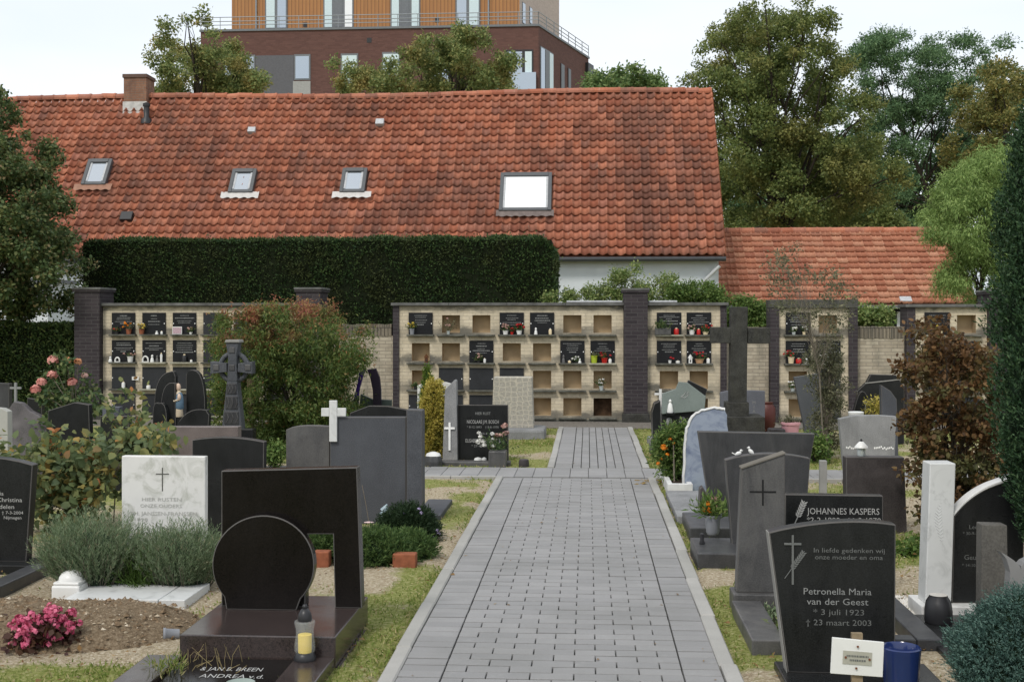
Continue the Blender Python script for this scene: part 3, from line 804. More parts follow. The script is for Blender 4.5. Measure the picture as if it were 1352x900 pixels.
def niche_block(label, u0, u1, cols, content, frame=None, edge_l=None, edge_r=None, copmat=None, topz=None):
    x0, x1 = wx(u0), wx(u1); tz = topz or TOPZ
    t = thing('columbarium_wall', label, 'columbarium', ((x0+x1)/2, YW+0.2, 0.0), 'columbarium wall blocks')
    cxs = [wx(c) for c in cols]
    hw = 0.155; holes = []
    for ci, cx in enumerate(cxs):
        for ri in range(4):
            if content[ri][ci] in 'o':
                holes.append((cx-hw, cx+hw, ZR[ri][0]+0.03, ZR[ri][1]-0.045))
            elif content[ri][ci] == 'r':
                holes.append((cx-hw, cx+hw, ZR[ri][0]+0.03, ZR[ri][1]-0.045))
    X = sorted(set([x0, x1]+[h[0] for h in holes]+[h[1] for h in holes])); Z = sorted(set([-0.05, tz]+[h[2] for h in holes]+[h[3] for h in holes]))
    mb = MB(); yb = YW+0.42
    for i in range(len(X)-1):
        for j in range(len(Z)-1):
            mx, mz = (X[i]+X[i+1])/2, (Z[j]+Z[j+1])/2
            if any(h[0] < mx < h[1] and h[2] < mz < h[3] for h in holes): continue
            mb.add([(X[i], YW, Z[j]), (X[i+1], YW, Z[j]), (X[i+1], YW, Z[j+1]), (X[i], YW, Z[j+1])], [(0, 1, 2, 3)])
    mb.add([(x0, YW, -.05), (x1, YW, -.05), (x1, yb, -.05), (x0, yb, -.05), (x0, YW, tz), (x1, YW, tz), (x1, yb, tz), (x0, yb, tz)],
           [(1, 2, 6, 5), (2, 3, 7, 6), (3, 0, 4, 7), (4, 5, 6, 7)])
    mb.build('brick_face', BEIGEBRICK, t)
    for h in holes:
        m = MB(); a, b, c, d = h; dp = YW+0.22
        m.add([(a, YW, c), (b, YW, c), (b, YW, d), (a, YW, d), (a, dp, c), (b, dp, c), (b, dp, d), (a, dp, d)], [(4, 7, 6, 5)[::-1], (0, 4, 5, 1)[::-1], (1, 5, 6, 2)[::-1], (2, 6, 7, 3)[::-1], (3, 7, 4, 0)[::-1]])
        rust = any(content[ri][ci] == 'r' and abs((a+b)/2-cxs[ci]) < 0.02 and abs(c-ZR[ri][0]-0.03) < 0.01 for ri in range(4) for ci in range(len(cols)))
        m.build('niche', RUSTBOARD if rust else NICHEBOARD, t)
    rngc = np.random.default_rng(int(u0))
    for ci, cx in enumerate(cxs):
        for ri in range(4):
            k = content[ri][ci]; zl, zh = ZR[ri]
            if k in 'pd':
                pl = MB().box(cx-0.207, cx+0.207, YW-0.025, YW-0.002, zl+0.004, zh).build('plaque', PLAQUE if k == 'p' else SLABDARK, t, bevel=0.003)
                m = MB()
                for s in (-1, 1):
                    m.lathe((cx+s*0.19, YW-0.031, (zl+zh)/2), [(0.009, -0.009), (0.009, 0.009)], 8)
                m.build('fixing_screw', LETTERWHITE, pl)
                if k == 'p':
                    m = MB(); z = zh-0.045
                    while z > zl+0.17:
                        big = rngc.random() < 0.35; w = rngc.uniform(0.10, 0.33); hh = 0.017 if big else 0.010
                        x = cx-w/2
                        while x < cx+w/2:
                            l = rngc.uniform(0.008, 0.022)
                            m.add([(x, YW-0.0275, z-hh), (x+l, YW-0.0275, z-hh), (x+l, YW-0.0275, z), (x, YW-0.0275, z)], [(0, 1, 2, 3)])
                            x += l+0.007
                        z -= hh+rngc.uniform(0.016, 0.04)
                    m.build('inscription', LETTERGREY, pl)
            pale = u0 < 400 or k == 'p'
            MB().box(cx-0.235, cx+0.235, YW-0.105, YW-0.001, zl-0.028, zl).build('shelf', SHELFPALE if (rngc.random() < 0.5 and pale) else LEDGE, t, bevel=0.005)
    MB().box(x0, x1, YW-0.07, YW-0.001, -0.05, 0.045).build('plinth', LEDGE, t, bevel=0.01)  # mossy base course, its dark tone also painting the shadow under the bottom row
    if frame:
        f = 0.145
        MB().box(x0-f, x0, YW-0.06, yb, -0.05, tz).build('brick_edge', DARKBRICK, t)
        MB().box(x1, x1+f, YW-0.06, yb, -0.05, tz).build('brick_edge', DARKBRICK, t)
        MB().box(x0-f-0.004, x1+f+0.004, YW-0.07, yb+0.004, tz, tz+0.145).build('lintel', granite('mossy_dark_lintel', (0.03, 0.03, 0.028), (0.08, 0.08, 0.07), 0.9, 0.1, 40, 0.4), t, bevel=0.01)
    else:
        a, b = x0, x1
        if edge_l: a = x0-edge_l; MB().box(a, x0, YW-0.03, yb, -0.05, tz).build('brick_edge', DARKBRICK, t)
        if edge_r: b = x1+edge_r; MB().box(x1, b, YW-0.03, yb, -0.05, tz).build('brick_edge', DARKBRICK, t)
        x = a-0.03
        while x < b+0.02:
            l = min(1.0, b+0.03-x)
            MB().box(x+0.002, x+l-0.002, YW-0.08, yb+0.05, tz+0.001, tz+0.05).build('coping_stone', COPING, t, bevel=0.006)
            x += l
    return t

niche_block('niche wall with black plaques at left, beside the low hedge and maple', 136, 393, [163.5, 203.8, 244, 284.3, 324.6, 364.8],
            ['pppddd', 'pppddd', 'dddddd', 'dddddd'])
niche_block('widest niche wall, seven columns, behind the end of the brick path', 527, 823, [555.5, 595.4, 635.6, 675.7, 715.7, 755.7, 795.6],
            ['poppoop'.replace('poppoop', 'pooppoo'), 'oopoopp', 'odddooo', 'ddddoor'], edge_l=0.105)
niche_block('two-column niche wall right of the dark brick pier, behind stone cross', 855, 951, [883.2, 922.6], ['pp', 'pp', 'oo', 'oo'], edge_r=0.105)
niche_block('two-column niche wall framed in dark brick with flat lintel', 1028, 1120, [1053.5, 1093], ['po', 'pp', 'od', 'od'], frame=True, topz=WY(676, 407, YW)[2])
niche_block('niche wall at far right behind the rusty shrub', 1208, 1303, [1237, 1276], ['po', 'dd', 'dd', 'dd'], edge_l=0.14, topz=WY(676, 406, YW)[2])

def pier(label, u0, u1, vt, y0=YW-0.14):
    x0, x1 = wx(u0), wx(u1); zt = WY((u0+u1)/2, vt, YW-0.14)[2]
    t = thing('brick_pier', label, 'pier', ((x0+x1)/2, YW, 0), 'dark brick piers')
    MB().box(x0, x1, y0, YW+0.5, -0.05, zt-0.055).build('shaft', DARKBRICK, t)
    MB().box(x0-0.025, x1+0.025, y0-0.025, YW+0.525, zt-0.055, zt-0.02).build('cap_course', DARKBRICK, t, bevel=0.004)
    MB().box(x0-0.035, x1+0.035, y0-0.035, YW+0.535, zt-0.02, zt+0.02).build('cap', COPING, t, bevel=0.012)
    MB().box(x0-0.03, x1+0.03, y0-0.03, YW-0.002, -0.05, 0.16).build('plinth', OLDSTONE, t, bevel=0.02)
pier('dark brick pier at the left end beside the low hedge', 102.5, 135.5, 381)
pier('dark brick pier behind the red and green maple', 393.5, 425, 381)
pier('dark brick pier standing right of the seven-column niche wall', 823.4, 854.7, 382)
pier('dark brick pier at the far right beside the tall cypress', 1303.4, 1330, 384)

def low_wall(label, u0, u1, vt):
    x0, x1 = wx(u0), wx(u1); zt = WY((u0+u1)/2, vt, YW)[2]
    t = thing('garden_wall', label, 'wall', ((x0+x1)/2, YW+0.15, 0), 'low brick walls between the niche walls')
    MB().box(x0, x1, YW+0.10, YW+0.36, -0.05, zt-0.2).build('brickwork', BEIGEWORN, t)
    x = x0; k = 0; rr = np.random.default_rng(int(u0))
    m, vs, fs = slab_mesh('coping_brick', 0.056, 0.28, 0.2, 0.006, SOLDIER)
    while x < x1-0.05:
        o = bpy.data.objects.new('coping_brick', m); link(o); o.parent = t; ORI[o] = ORI[t]
        o.location = Vector(np.array((x+0.031, YW+0.23+rr.normal()*0.003, zt+rr.normal()*0.004))-ORI[t]); x += 0.0625
low_wall('low worn brick wall beside the maple and purple sculpture', 426.0, 518.0, 428)
low_wall('low worn brick wall behind the tall stone cross', 959.5, 1016.0, 432)
low_wall('low worn brick wall left of the rusty shrub', 1131.5, 1196.0, 431)
# a lighter sheet of lead lying on the coping either side of the pier
o = MB().box(wx(748), wx(822), YW-0.05, YW+0.5, TOPZ+0.052, TOPZ+0.085).build('lead_sheet', LEAD, None, (wx(785), YW, TOPZ+0.052), bevel=0.012); tag(o, 'grey lead sheet on the coping left of the pier', 'metal sheet', 'lead sheets on the coping')
o = MB().box(wx(856), wx(894), YW-0.05, YW+0.5, TOPZ+0.052, TOPZ+0.085).build('lead_sheet', LEAD, None, (wx(875), YW, TOPZ+0.052), bevel=0.012); tag(o, 'grey lead sheet on the coping right of the pier', 'metal sheet', 'lead sheets on the coping')

# ------------------------------------------------------------------ the long house with the pantile roof
EY, EZ, TH = 29.0, 3.25, math.radians(55)
SL = np.array((0, math.cos(TH), math.sin(TH))); SN = np.array((0, -math.sin(TH), math.cos(TH)))
HX1 = WY(957, 340, EY)[0]; HX0 = WY(-160, 340, EY)[0]
RIDGE_S = 5.42
def roof_pt(u, v, off=0.0):
    e = np.array((0, EY, EZ)); r = ray(u, v)
    return EYEP + r*(np.dot(e + SN*off - EYEP, SN)/np.dot(r, SN))
def proj(p):
    q = np.array(p)-EYEP; d = np.dot(q, FWD)
    return CU+FOC*np.dot(q, RGT)/d, CV-FOC*q[2]/d
house = thing('long_house', 'white house under a long weathered orange pantile roof behind the wall', 'house', ((HX0+HX1)/2, EY+2.5, 0))
MB().box(HX0+0.2, HX1-0.12, EY+0.25, EY+6.0, -0.1, EZ+0.28).build('wall', PLASTER, house)
gz = EZ+RIDGE_S*math.sin(TH); gy = EY+RIDGE_S*math.cos(TH)
MB().prism([(HX1-0.125, EY+0.3, EZ+0.2), (HX1-0.125, gy, gz-0.15), (HX1-0.125, 2*gy-EY-0.3, EZ+0.2)], (-0.2, 0, 0)).build('gable', PLASTER, house)
roof = MB()
roof.add([(HX0, EY+0.03, EZ-0.03), (HX1-0.05, EY+0.03, EZ-0.03), (HX1-0.05, gy, gz-0.04), (HX0, gy, gz-0.04), (HX0, 2*gy-EY, EZ-0.03), (HX1-0.05, 2*gy-EY, EZ-0.03)], [(0, 1, 2, 3), (3, 2, 5, 4)])
roof = roof.build('roof', TERRACOTTA, house)

PAN = [(0.0, 0.068), (0.08, 0.060), (0.18, 0.026), (0.30, 0.006), (0.46, 0.0), (0.62, 0.008), (0.76, 0.034), (0.88, 0.066), (0.96, 0.078), (1.0, 0.076)]
def tile_geo(w, L, prof, lift, th):
    vs = []; fs = []; n = len(prof)
    for s, l in ((0.0, lift), (L, 0.0)):
        for t, z in prof: vs.append((t*w, s, z+l))
    for t, z in prof: vs.append((t*w, 0.004, z+lift-th))
    for i in range(n-1):
        fs.append((i, i+1, n+i+1, n+i)); fs.append((2*n+i, 2*n+i+1, i+1, i))
    return np.array(vs), fs
def tile_roof(parent, name, mat, x0, x1, base, sl, sn, th, rows, gauge, w, prof, lift, thk, limit, hidden, seed, sag=None):
    rng = np.random.default_rng(seed)
    vs, fs = tile_geo(w, gauge*1.22, prof, lift, thk)
    m = bpy.data.meshes.new(name); m.from_pydata(vs.tolist(), [], fs); m.materials.append(mat)
    m.polygons.foreach_set('use_smooth', [True]*len(m.polygons))
    ncol = int(round((x1-x0)/w)); cand = []
    for r in range(rows):
        for c in range(ncol):
            q = base + np.array((x1-(c+1)*w, 0, 0)) + sl*(r*gauge)
            if sag: q = q + sn*sag(q[0], r*gauge)
            u, v = proj(q + sl*gauge*0.5)
            cand.append((q+sl*rng.normal()*0.008-(sl*0.05 if rng.random() < 0.008 else 0), rng.normal()*0.02, rng.normal()*0.014, hidden(u, v)))
    vis = sorted([i for i in range(len(cand)) if not cand[i][3]], key=lambda i: cand[i][0][1])[:limit]
    vis = set(vis); rest = MB(); R = np.array((np.array((1, 0, 0)), sl, sn)).T
    for i, (q, rz, rx, h) in enumerate(cand):
        if i in vis:
            o = bpy.data.objects.new(name, m); link(o); o.parent = parent; ORI[o] = ORI[parent]
            o.location = Vector(q-ORI[parent]); o.rotation_euler = (th+rx, 0, rz)
        else:
            V = vs.copy(); V[:, 1] += rz*V[:, 0]; V[:, 2] += rx*V[:, 1]
            rest.add(V @ R.T + q, fs)
    o = rest.build(name+'_field', mat, parent, smooth=True); o['kind'] = 'stuff'
    for md in list(o.modifiers): o.modifiers.remove(md)
sagf = lambda x, s: 0.035*math.sin(x*0.55+1.0)*math.sin(s*0.55)
tile_roof(roof, 'pantile', PANTILE, HX0, HX1, np.array((0, EY, EZ))+SN*0.01, SL, SN, TH, 22, RIDGE_S/22, 0.2135, PAN, 0.055, 0.032, 300,
          lambda u, v: u < 5 or (u < 735 and v > 311) or (u < 105 and v > 200), 5, sagf)
# ridge tiles
x = HX1; k = 0; rr = np.random.default_rng(3)
hm = MB()
prof = [(0.125*math.cos(a), 0.11*math.sin(a)) for a in np.linspace(-0.35, math.pi+0.35, 9)]
vs = []; fs = []
for e, (xx, g) in enumerate(((0, 1.0), (0.05, 1.12), (0.06, 1.0), (0.36, 0.95))):
    vs += [(-xx, p[0]*g, p[1]*g) for p in prof]
for e in range(3):
    for i in range(8): fs.append((e*9+i, e*9+i+1, (e+1)*9+i+1, (e+1)*9+i))
rm = bpy.data.meshes.new('ridge_tile'); rm.from_pydata(vs, [], fs); rm.materials.append(PANTILE)
while x > HX0:
    o = bpy.data.objects.new('ridge_tile', rm); link(o); o.parent = roof; ORI[o] = ORI[roof]
    dz = 0.07 + (0.05 if wx(525)*1.5 < x < -1.5 else 0.0)*0 + 0.04*math.sin(x*0.5+1.3)
    o.location = Vector(np.array((x, gy, gz+dz-0.03))-ORI[roof]); o.rotation_euler = (rr.normal()*0.04, rr.normal()*0.02, rr.normal()*0.02)
    x -= 0.34
# gutter, downpipe
MB().tube([(HX0, EY-0.05, EZ-0.06), (HX1+0.02, EY-0.05, EZ-0.06)], 0.06, 8).build('gutter', plain('dark_gutter', (0.045, 0.048, 0.052), 0.5, 0.3), house, smooth=True)
a = WY(950, 351, EY+0.02); b = WY(922, 378, EY+0.2)
MB().tube([a, b, (b[0]-0.02, EY+0.2, -0.05)], 0.045, 8).build('downpipe', plain('pale_grey_pipe', (0.5, 0.52, 0.53), 0.5, 0.4), house, smooth=True)
# verge board on the right gable
MB().prism([np.array((HX1+0.0, EY, EZ))-SN*0.1, np.array((HX1, EY, EZ))+SN*0.06, np.array((HX1, gy, gz))+SN*0.06, np.array((HX1, gy, gz))-SN*0.1], (0.03, 0, 0)).build('verge_board', TERRACOTTA, house)

def skylight(c, flash, paner, fr=0.09):
    p = [roof_pt(u, v, 0.03) for u, v in c]               # top-left, top-right, bottom-right, bottom-left
    cx = (p[0][0]+p[1][0]+p[2][0]+p[3][0])/4; w = (p[1][0]-p[0][0]+p[2][0]-p[3][0])/4
    e = np.array((0, EY, EZ)); st = np.dot((p[0]+p[1])/2-e, SL); sb = np.dot((p[2]+p[3])/2-e, SL)
    P = lambda x, s, h: e*np.array((0, 1, 1))+np.array((x, 0, 0))+SL*s+SN*h
    sk = MB()
    def bar(xa, xb, sa, sb_, h0, h1):
        sk.obox(P((xa+xb)/2, (sa+sb_)/2, (h0+h1)/2), ((xb-xa)/2, 0, 0), SL*(sb_-sa)/2, SN*(h1-h0)/2)
    bar(cx-w, cx-w+fr, sb, st, 0.0, 0.19); bar(cx+w-fr, cx+w, sb, st, 0.0, 0.19)
    bar(cx-w+fr, cx+w-fr, st-fr*1.3, st, 0.0, 0.2); bar(cx-w+fr, cx+w-fr, sb, sb+fr, 0.0, 0.18)
    k = sk.build('skylight', plain('skylight_frame', (0.075, 0.08, 0.085), 0.5, 0.4), house, bevel=0.008)
    g = MB().obox(P(cx, (st+sb)/2, 0.15), (w-fr+0.005, 0, 0), SL*((st-sb)/2-fr+0.005), SN*0.006)
    g.build('pane', paner, k)
    fi = 0.05
    for xa, xb, sa, s2 in ((cx-w+fr, cx-w+fr+fi, sb+fr, st-fr), (cx+w-fr-fi, cx+w-fr, sb+fr, st-fr)):
        i = MB(); i.obox(P((xa+xb)/2, (sa+s2)/2, 0.158), ((xb-xa)/2, 0, 0), SL*((s2-sa)/2-0.03), SN*0.008); i.build('inner_frame', LEAD, k)
    if flash:
        m = MB(); n = 22; L = []
        for q in range(n+1):
            xx = cx-w*(1.55 if w < 0.5 else 1.1)+q*w*(3.1 if w < 0.5 else 2.2)/n
            L.append((P(xx, sb+0.03, 0.15), P(xx, sb-0.17-0.03*math.sin(xx*29.4), 0.155+0.012*math.sin(xx*29.4))))
        m.add([a for ab in L for a in ab], [(2*q, 2*q+1, 2*q+3, 2*q+2) for q in range(n)])
        m.build('flashing', flash, k)
skylight([(117.5, 215), (149, 215), (143, 248), (111, 248)], plain('dusty_flashing', (0.30, 0.17, 0.12), 0.9, 0.1), SKYGLASS)
skylight([(307.5, 228), (339, 228), (336.5, 258.5), (304, 258.5)], plain('white_flashing', (0.52, 0.50, 0.48), 0.7, 0.2), SKYGLASS)
skylight([(452.5, 227), (485, 227), (483.5, 258), (450.5, 258)], bpy.data.materials['white_flashing'], SKYGLASS)
skylight([(661, 233), (729, 233), (728, 282.5), (659.5, 282.5)], plain('dark_lead_flashing', (0.16, 0.13, 0.12), 0.8, 0.2, var=0.3), BLIND, 0.09)
for (u, v, s, mat) in ((332.5, 172.5, 0.1, LEAD), (501.5, 162, 0.11, LEAD), (167.5, 286, 0.15, DARKMETAL)):
    q = roof_pt(u, v, 0.12)
    MB().obox(q, (s, 0, 0), SL*s*0.85, SN*0.06).build('roof_vent', mat, house, bevel=0.01)
q = roof_pt(193.5, 163, 0.02)
m = MB(); m.lathe(q, [(0.16, -0.02), (0.14, 0.10), (0.075, 0.16), (0.075, 0.44), (0.1, 0.45), (0.1, 0.52), (0.02, 0.56)], 10); m.build('vent_pipe', DARKMETAL, house, smooth=True)
# chimney
cxa, cxb = D(159.5, 100, 32.3)[0], D(190, 100, 32.3)[0]
cht = D(175, 95, 32.2)[2]
ch = MB().box(cxa, cxb, gy-0.32, gy+0.3, gz-0.7, cht-0.1).build('chimney', CHIMBRICK, house)
MB().box(cxa-0.03, cxb+0.03, gy-0.35, gy+0.33, cht-0.1, cht).build('chimney_cap', plain('chimney_cap_brick', (0.12, 0.08, 0.065), 0.9, 0.1), ch, bevel=0.01)
MB().box(cxa-0.02, cxb+0.02, gy-0.34, gy-0.31, gz-0.55, gz-0.1).build('lead_apron', plain('pale_lead', (0.5, 0.49, 0.47), 0.7, 0.2, var=0.3), ch)

# ------------------------------------------------------------------ the low outbuilding at the right
GY, TH2 = 30.4, math.radians(40)
GZ = WY(1100, 402, GY)[2]
GX0, GX1 = HX1-0.02, WY(1290, 400, GY)[0]
S2 = np.array((0, math.cos(TH2), math.sin(TH2))); N2 = np.array((0, -math.sin(TH2), math.cos(TH2)))
# slope length so that the ridge sits where the photograph has it
rr_ = ray(1100, 306); e2 = np.array((0, GY, GZ)); tt = np.dot(e2-EYEP, N2)/np.dot(rr_, N2); gs = np.dot(EYEP+rr_*tt-e2, S2)
barn = thing('outbuilding', 'low outbuilding with plain red tiled roof right of the long house', 'building', ((GX0+GX1)/2, GY+2, 0))
MB().box(GX0+0.05, GX1-0.1, GY+0.3, GY+2*gs*math.cos(TH2)-0.3, -0.1, GZ+0.1).build('wall', plain('dark_shed_boards', (0.02, 0.02, 0.02), 0.8, 0.2), barn)
m = MB(); ry = GY+gs*math.cos(TH2); rz = GZ+gs*math.sin(TH2)
m.add([(GX0, GY, GZ-0.03), (GX1, GY, GZ-0.03), (GX1, ry, rz-0.03), (GX0, ry, rz-0.03), (GX0, 2*ry-GY, GZ-0.03), (GX1, 2*ry-GY, GZ-0.03)], [(0, 1, 2, 3), (3, 2, 5, 4)])
broof = m.build('roof', FLATTILE, barn)
PROF2 = [(0.0, 0.03), (0.06, 0.03), (0.12, 0.004), (0.42, 0.0), (0.47, 0.018), (0.53, 0.018), (0.58, 0.0), (0.9, 0.0), (0.95, 0.03), (1.0, 0.03)]
tile_roof(broof, 'roof_tile', FLATTILE, GX0, GX1, e2+N2*0.01, S2, N2, TH2, 13, gs/13, 0.26, PROF2, 0.06, 0.045, 300, lambda u, v: False, 6)
x = GX1
while x > GX0+0.1:
    o = bpy.data.objects.new('ridge_tile', rm); link(o); o.parent = broof; ORI[o] = ORI[broof]
    o.location = Vector(np.array((x, ry, rz+0.01))-ORI[broof]); o.rotation_euler = (rr.normal()*0.04, rr.normal()*0.015, 0); x -= 0.34
MB().box(GX0+0.1, GX1, GY-0.09, GY+0.02, GZ-0.1, GZ-0.02).build('gutter', ZINC, barn, bevel=0.01)
MB().box(WY(1188, 420, GY)[0], WY(1197, 420, GY)[0], GY+0.27, GY+0.297, 1.2, 1.95).build('window', plain('white_window_board', (0.6, 0.63, 0.65), 0.6, 0.3), barn)
q = WY(1195, 396, GY+0.1)
MB().obox(e2*np.array((0, 1, 1))+np.array((q[0], 0, 0))+S2*0.12+N2*0.07, (0.14, 0, 0), S2*0.09, N2*0.02).build('patched_tile', LEAD, broof)

# ------------------------------------------------------------------ apartment building far behind
def acam(xc, dep, z):
    return EYEP*np.array((1, 1, 0)) + FWD*dep + RGT*xc + np.array((0, 0, z))
def slabpoly(mb, pts, z0, z1):
    n = len(pts)
    lo = [acam(x, d, z0) for x, d in pts]; hi = [acam(x, d, z1) for x, d in pts]
    fs = [tuple(range(n-1, -1, -1)), tuple(range(n, 2*n))]
    for i in range(n): fs.append((i, (i+1) % n, n+(i+1) % n, n+i))
    mb.add(lo+hi, fs)
def zat(v, d): return EYE+(CV-v)*d/FOC
A0 = ((265-676)/1600*102.0, 102.0); A1 = ((711-676)/1600*100.0, 100.0); A2 = ((777-676)/1600*112.5, 112.5); A3 = (A0[0]+3, 116.0)
PZ = zat(35, 100.0)
apt = thing('apartment_block', 'dark red brick apartment block with wood-clad top floor behind the roofs', 'building', acam(-10, 107, 0))
m = MB(); slabpoly(m, [A0, A1, A2, A3], -0.1, PZ); m.build('brick_body', APTBRICK, apt)
m = MB(); slabpoly(m, [(A0[0]-0.1, A0[1]-0.1), (A1[0]+0.05, A1[1]-0.12), (A2[0]+0.12, A2[1]), (A3[0], A3[1]+0.1)], PZ, PZ+0.18); m.build('parapet_cap', ZINC, apt)
B0 = ((306-676)/1600*104.0, 104.0); B1 = ((686-676)/1600*102.6, 102.6); B2 = ((738-676)/1600*113.0, 113.0); B3 = (B0[0]+2, 114.5)
WOODCLAD = Mat('orange_timber_cladding'); pp = WOODCLAD.pos()
sx = WOODCLAD.node('SeparateXYZ'); WOODCLAD.l.new(pp, sx.inputs[0])
wv = WOODCLAD.math('FRACT', WOODCLAD.math('MULTIPLY', sx.outputs[0], 3.2))
cc = WOODCLAD.ramp(wv, [(0.0, (0.10, 0.045, 0.015)), (0.16, (0.34, 0.15, 0.05)), (0.9, (0.40, 0.19, 0.065)), (1.0, (0.12, 0.05, 0.02))])
cc = WOODCLAD.mix(WOODCLAD.ramp(WOODCLAD.noise(WOODCLAD.scaled(pp, (1.5, 1.5, 0.15)), 2, 4), [(0.3, 0.0), (0.8, 0.5)]), cc, (0.22, 0.10, 0.04))
WOODCLAD.set(Base_Color=cc, Roughness=0.75)
m = MB(); slabpoly(m, [B0, B1, B2, B3], PZ-0.2, PZ+7.0); m.build('timber_storey', WOODCLAD.m, apt)
def quadface(mb, a, b, z0, z1, t0, t1, push):
    """a strip on the wall line a-b between parameters t0..t1, standing push metres proud"""
    a = np.array(a); b = np.array(b); dr = b-a; nn = np.array((dr[1], -dr[0])); nn = nn/np.linalg.norm(nn)
    p0 = a+dr*t0+nn*push; p1 = a+dr*t1+nn*push; q0 = p0-nn*(abs(push)+0.12); q1 = p1-nn*(abs(push)+0.12)
    slabpoly(mb, [tuple(p0), tuple(p1), tuple(q1), tuple(q0)], z0, z1)
def tpar(a, b, u):                                    # where column u meets the wall line
    k = (u-676)/1600.0; dx, dd = b[0]-a[0], b[1]-a[1]
    return (k*a[1]-a[0])/(dx-k*dd)
def apt_window(a, b, u0, u1, v0, v1, panes, fmat=ZINC, gmat=WINGLASS, fw=0.12, split=None):
    t0, t1 = tpar(a, b, u0), tpar(a, b, u1); dep = a[1]+(b[1]-a[1])*(t0+t1)/2
    z1, z0 = zat(v0, dep), zat(v1, dep)
    m = MB(); quadface(m, a, b, z0, z1, t0, t1, 0.05); w = m.build('window', fmat, apt)
    L = np.hypot(b[0]-a[0], b[1]-a[1]); f = fw/L
    n = panes; seg = (t1-t0)/n
    for k in range(n):
        m = MB(); quadface(m, a, b, z0+fw, z1-fw*1.4, t0+seg*k+f, t0+seg*(k+1)-f, 0.08)
        m.build('pane', gmat[k % len(gmat)] if isinstance(gmat, list) else gmat, w)
CURTAIN = plain('pale_blue_curtain', (0.55, 0.66, 0.68), 0.3, 0.6, var=0.08)
apt_window(B0, B1, 350, 379.5, -6, 39, 2, gmat=[CURTAIN, WINGLASS]); apt_window(B0, B1, 427, 467, -6, 38, 3, gmat=[CURTAIN, ZINC, BLIND]); apt_window(B0, B1, 515.5, 555, -6, 37, 3, gmat=[CURTAIN, ZINC, CURTAIN]); apt_window(B0, B1, 601.5, 634, -6, 36, 2, gmat=[WINGLASS, CURTAIN])
apt_window(B1, B2, 689, 693, 4, 32, 1, fw=0.05); apt_window(B1, B2, 698.5, 702, 10, 32, 1, fw=0.05)
m = MB(); quadface(m, B1, B2, PZ-0.1, PZ+6.9, 0.0, 1.0, 0.02); m.build('pale_brick_face', PALEBRICK, apt)
t0, t1 = tpar(A0, A1, 337.5), tpar(A0, A1, 388)
m = MB(); quadface(m, A0, A1, zat(128, 101), zat(71.5, 101), t0, t1, 0.04); m.build('grey_cladding', plain('grey_ribbed_cladding', (0.10, 0.10, 0.11), 0.7, 0.3), apt)
apt_window(A0, A1, 388.5, 410, 72, 106, 1); apt_window(A0, A1, 296, 337, 73, 112, 3); apt_window(A0, A1, 450, 473, 71, 112, 1, gmat=CURTAIN); apt_window(A0, A1, 504.5, 528.5, 69, 112, 1, gmat=CURTAIN); apt_window(A0, A1, 571, 594, 67, 112, 1)
m = MB(); quadface(m, A0, A1, zat(128, 101), zat(106.2, 101), tpar(A0, A1, 387), tpar(A0, A1, 410), 0.06); m.build('window_panel', plain('light_grey_panel', (0.3, 0.3, 0.29), 0.7, 0.3), apt)
apt_window(A0, A1, 666, 704, 66, 106, 3, fmat=DARKMETAL, gmat=[WINGLASS, WINGLASS, CURTAIN]); apt_window(A1, A2, 713, 730, 66, 126, 3, fmat=ZINC, gmat=[WINGLASS, ZINC, CURTAIN], fw=0.08)
m = MB(); quadface(m, A0, A1, zat(119, 100), zat(97, 100), tpar(A0, A1, 655), tpar(A0, A1, 708), 0.5); m.build('balcony_glass', WINGLASS, apt)
m = MB(); quadface(m, A0, A1, zat(127, 100), zat(119.3, 100), tpar(A0, A1, 652), tpar(A0, A1, 709), 0.55); m.build('balcony_slab', plain('pale_balcony_concrete', (0.5, 0.5, 0.48), 0.8, 0.2), apt)
apt_window(A1, A2, 740, 744.5, 85, 126, 1, fmat=DARKMETAL, gmat=ZINC, fw=0.03); apt_window(A1, A2, 749.5, 753, 91, 126, 1, fmat=DARKMETAL, gmat=ZINC, fw=0.03)
m = MB()
for a, b, n in ((A0, A1, 17), (A1, A2, 7)):
    a = np.array(a); b = np.array(b)
    for zz_ in (0.45, 0.75, 1.1):
        m.tube([acam(*(a+(b-a)*t), PZ+zz_+0.1) for t in (0, 1)], 0.035, 5)
    for k in range(n+1):
        q = a+(b-a)*k/n
        m.tube([acam(*q, PZ+0.1), acam(*q, PZ+1.22)], 0.035, 4)
m.build('balcony_railing', METALGREY, apt)
for u in (338.5, 645):
    t = tpar(B0, B1, u); m = MB(); q = np.array(B0)+(np.array(B1)-np.array(B0))*t-np.array((0, 0.12))
    m.tube([acam(*q, PZ), acam(*q, PZ+6.5)], 0.07, 6); m.build('downpipe', METALGREY, apt)
for (a, b, u, v) in ((A0, A1, 487.5, 53.5), (B0, B1, 403, 23), (B0, B1, 577, 19)):
    t = tpar(a, b, u); m = MB(); quadface(m, a, b, zat(v, 101)-0.2, zat(v, 101)+0.2, t-0.007, t+0.007, 0.02); m.build('wall_vent', DARKMETAL, apt)
m = MB(); quadface(m, A1, A2, zat(97, 112)-0.1, zat(84, 112), 0.93, 1.05, 0.3); m.build('corner_box', DARKMETAL, apt)

# ------------------------------------------------------------------ trees and hedges
def gpos(u, d):
    p = D(u, CV, d); p[2] = 0.0; return p

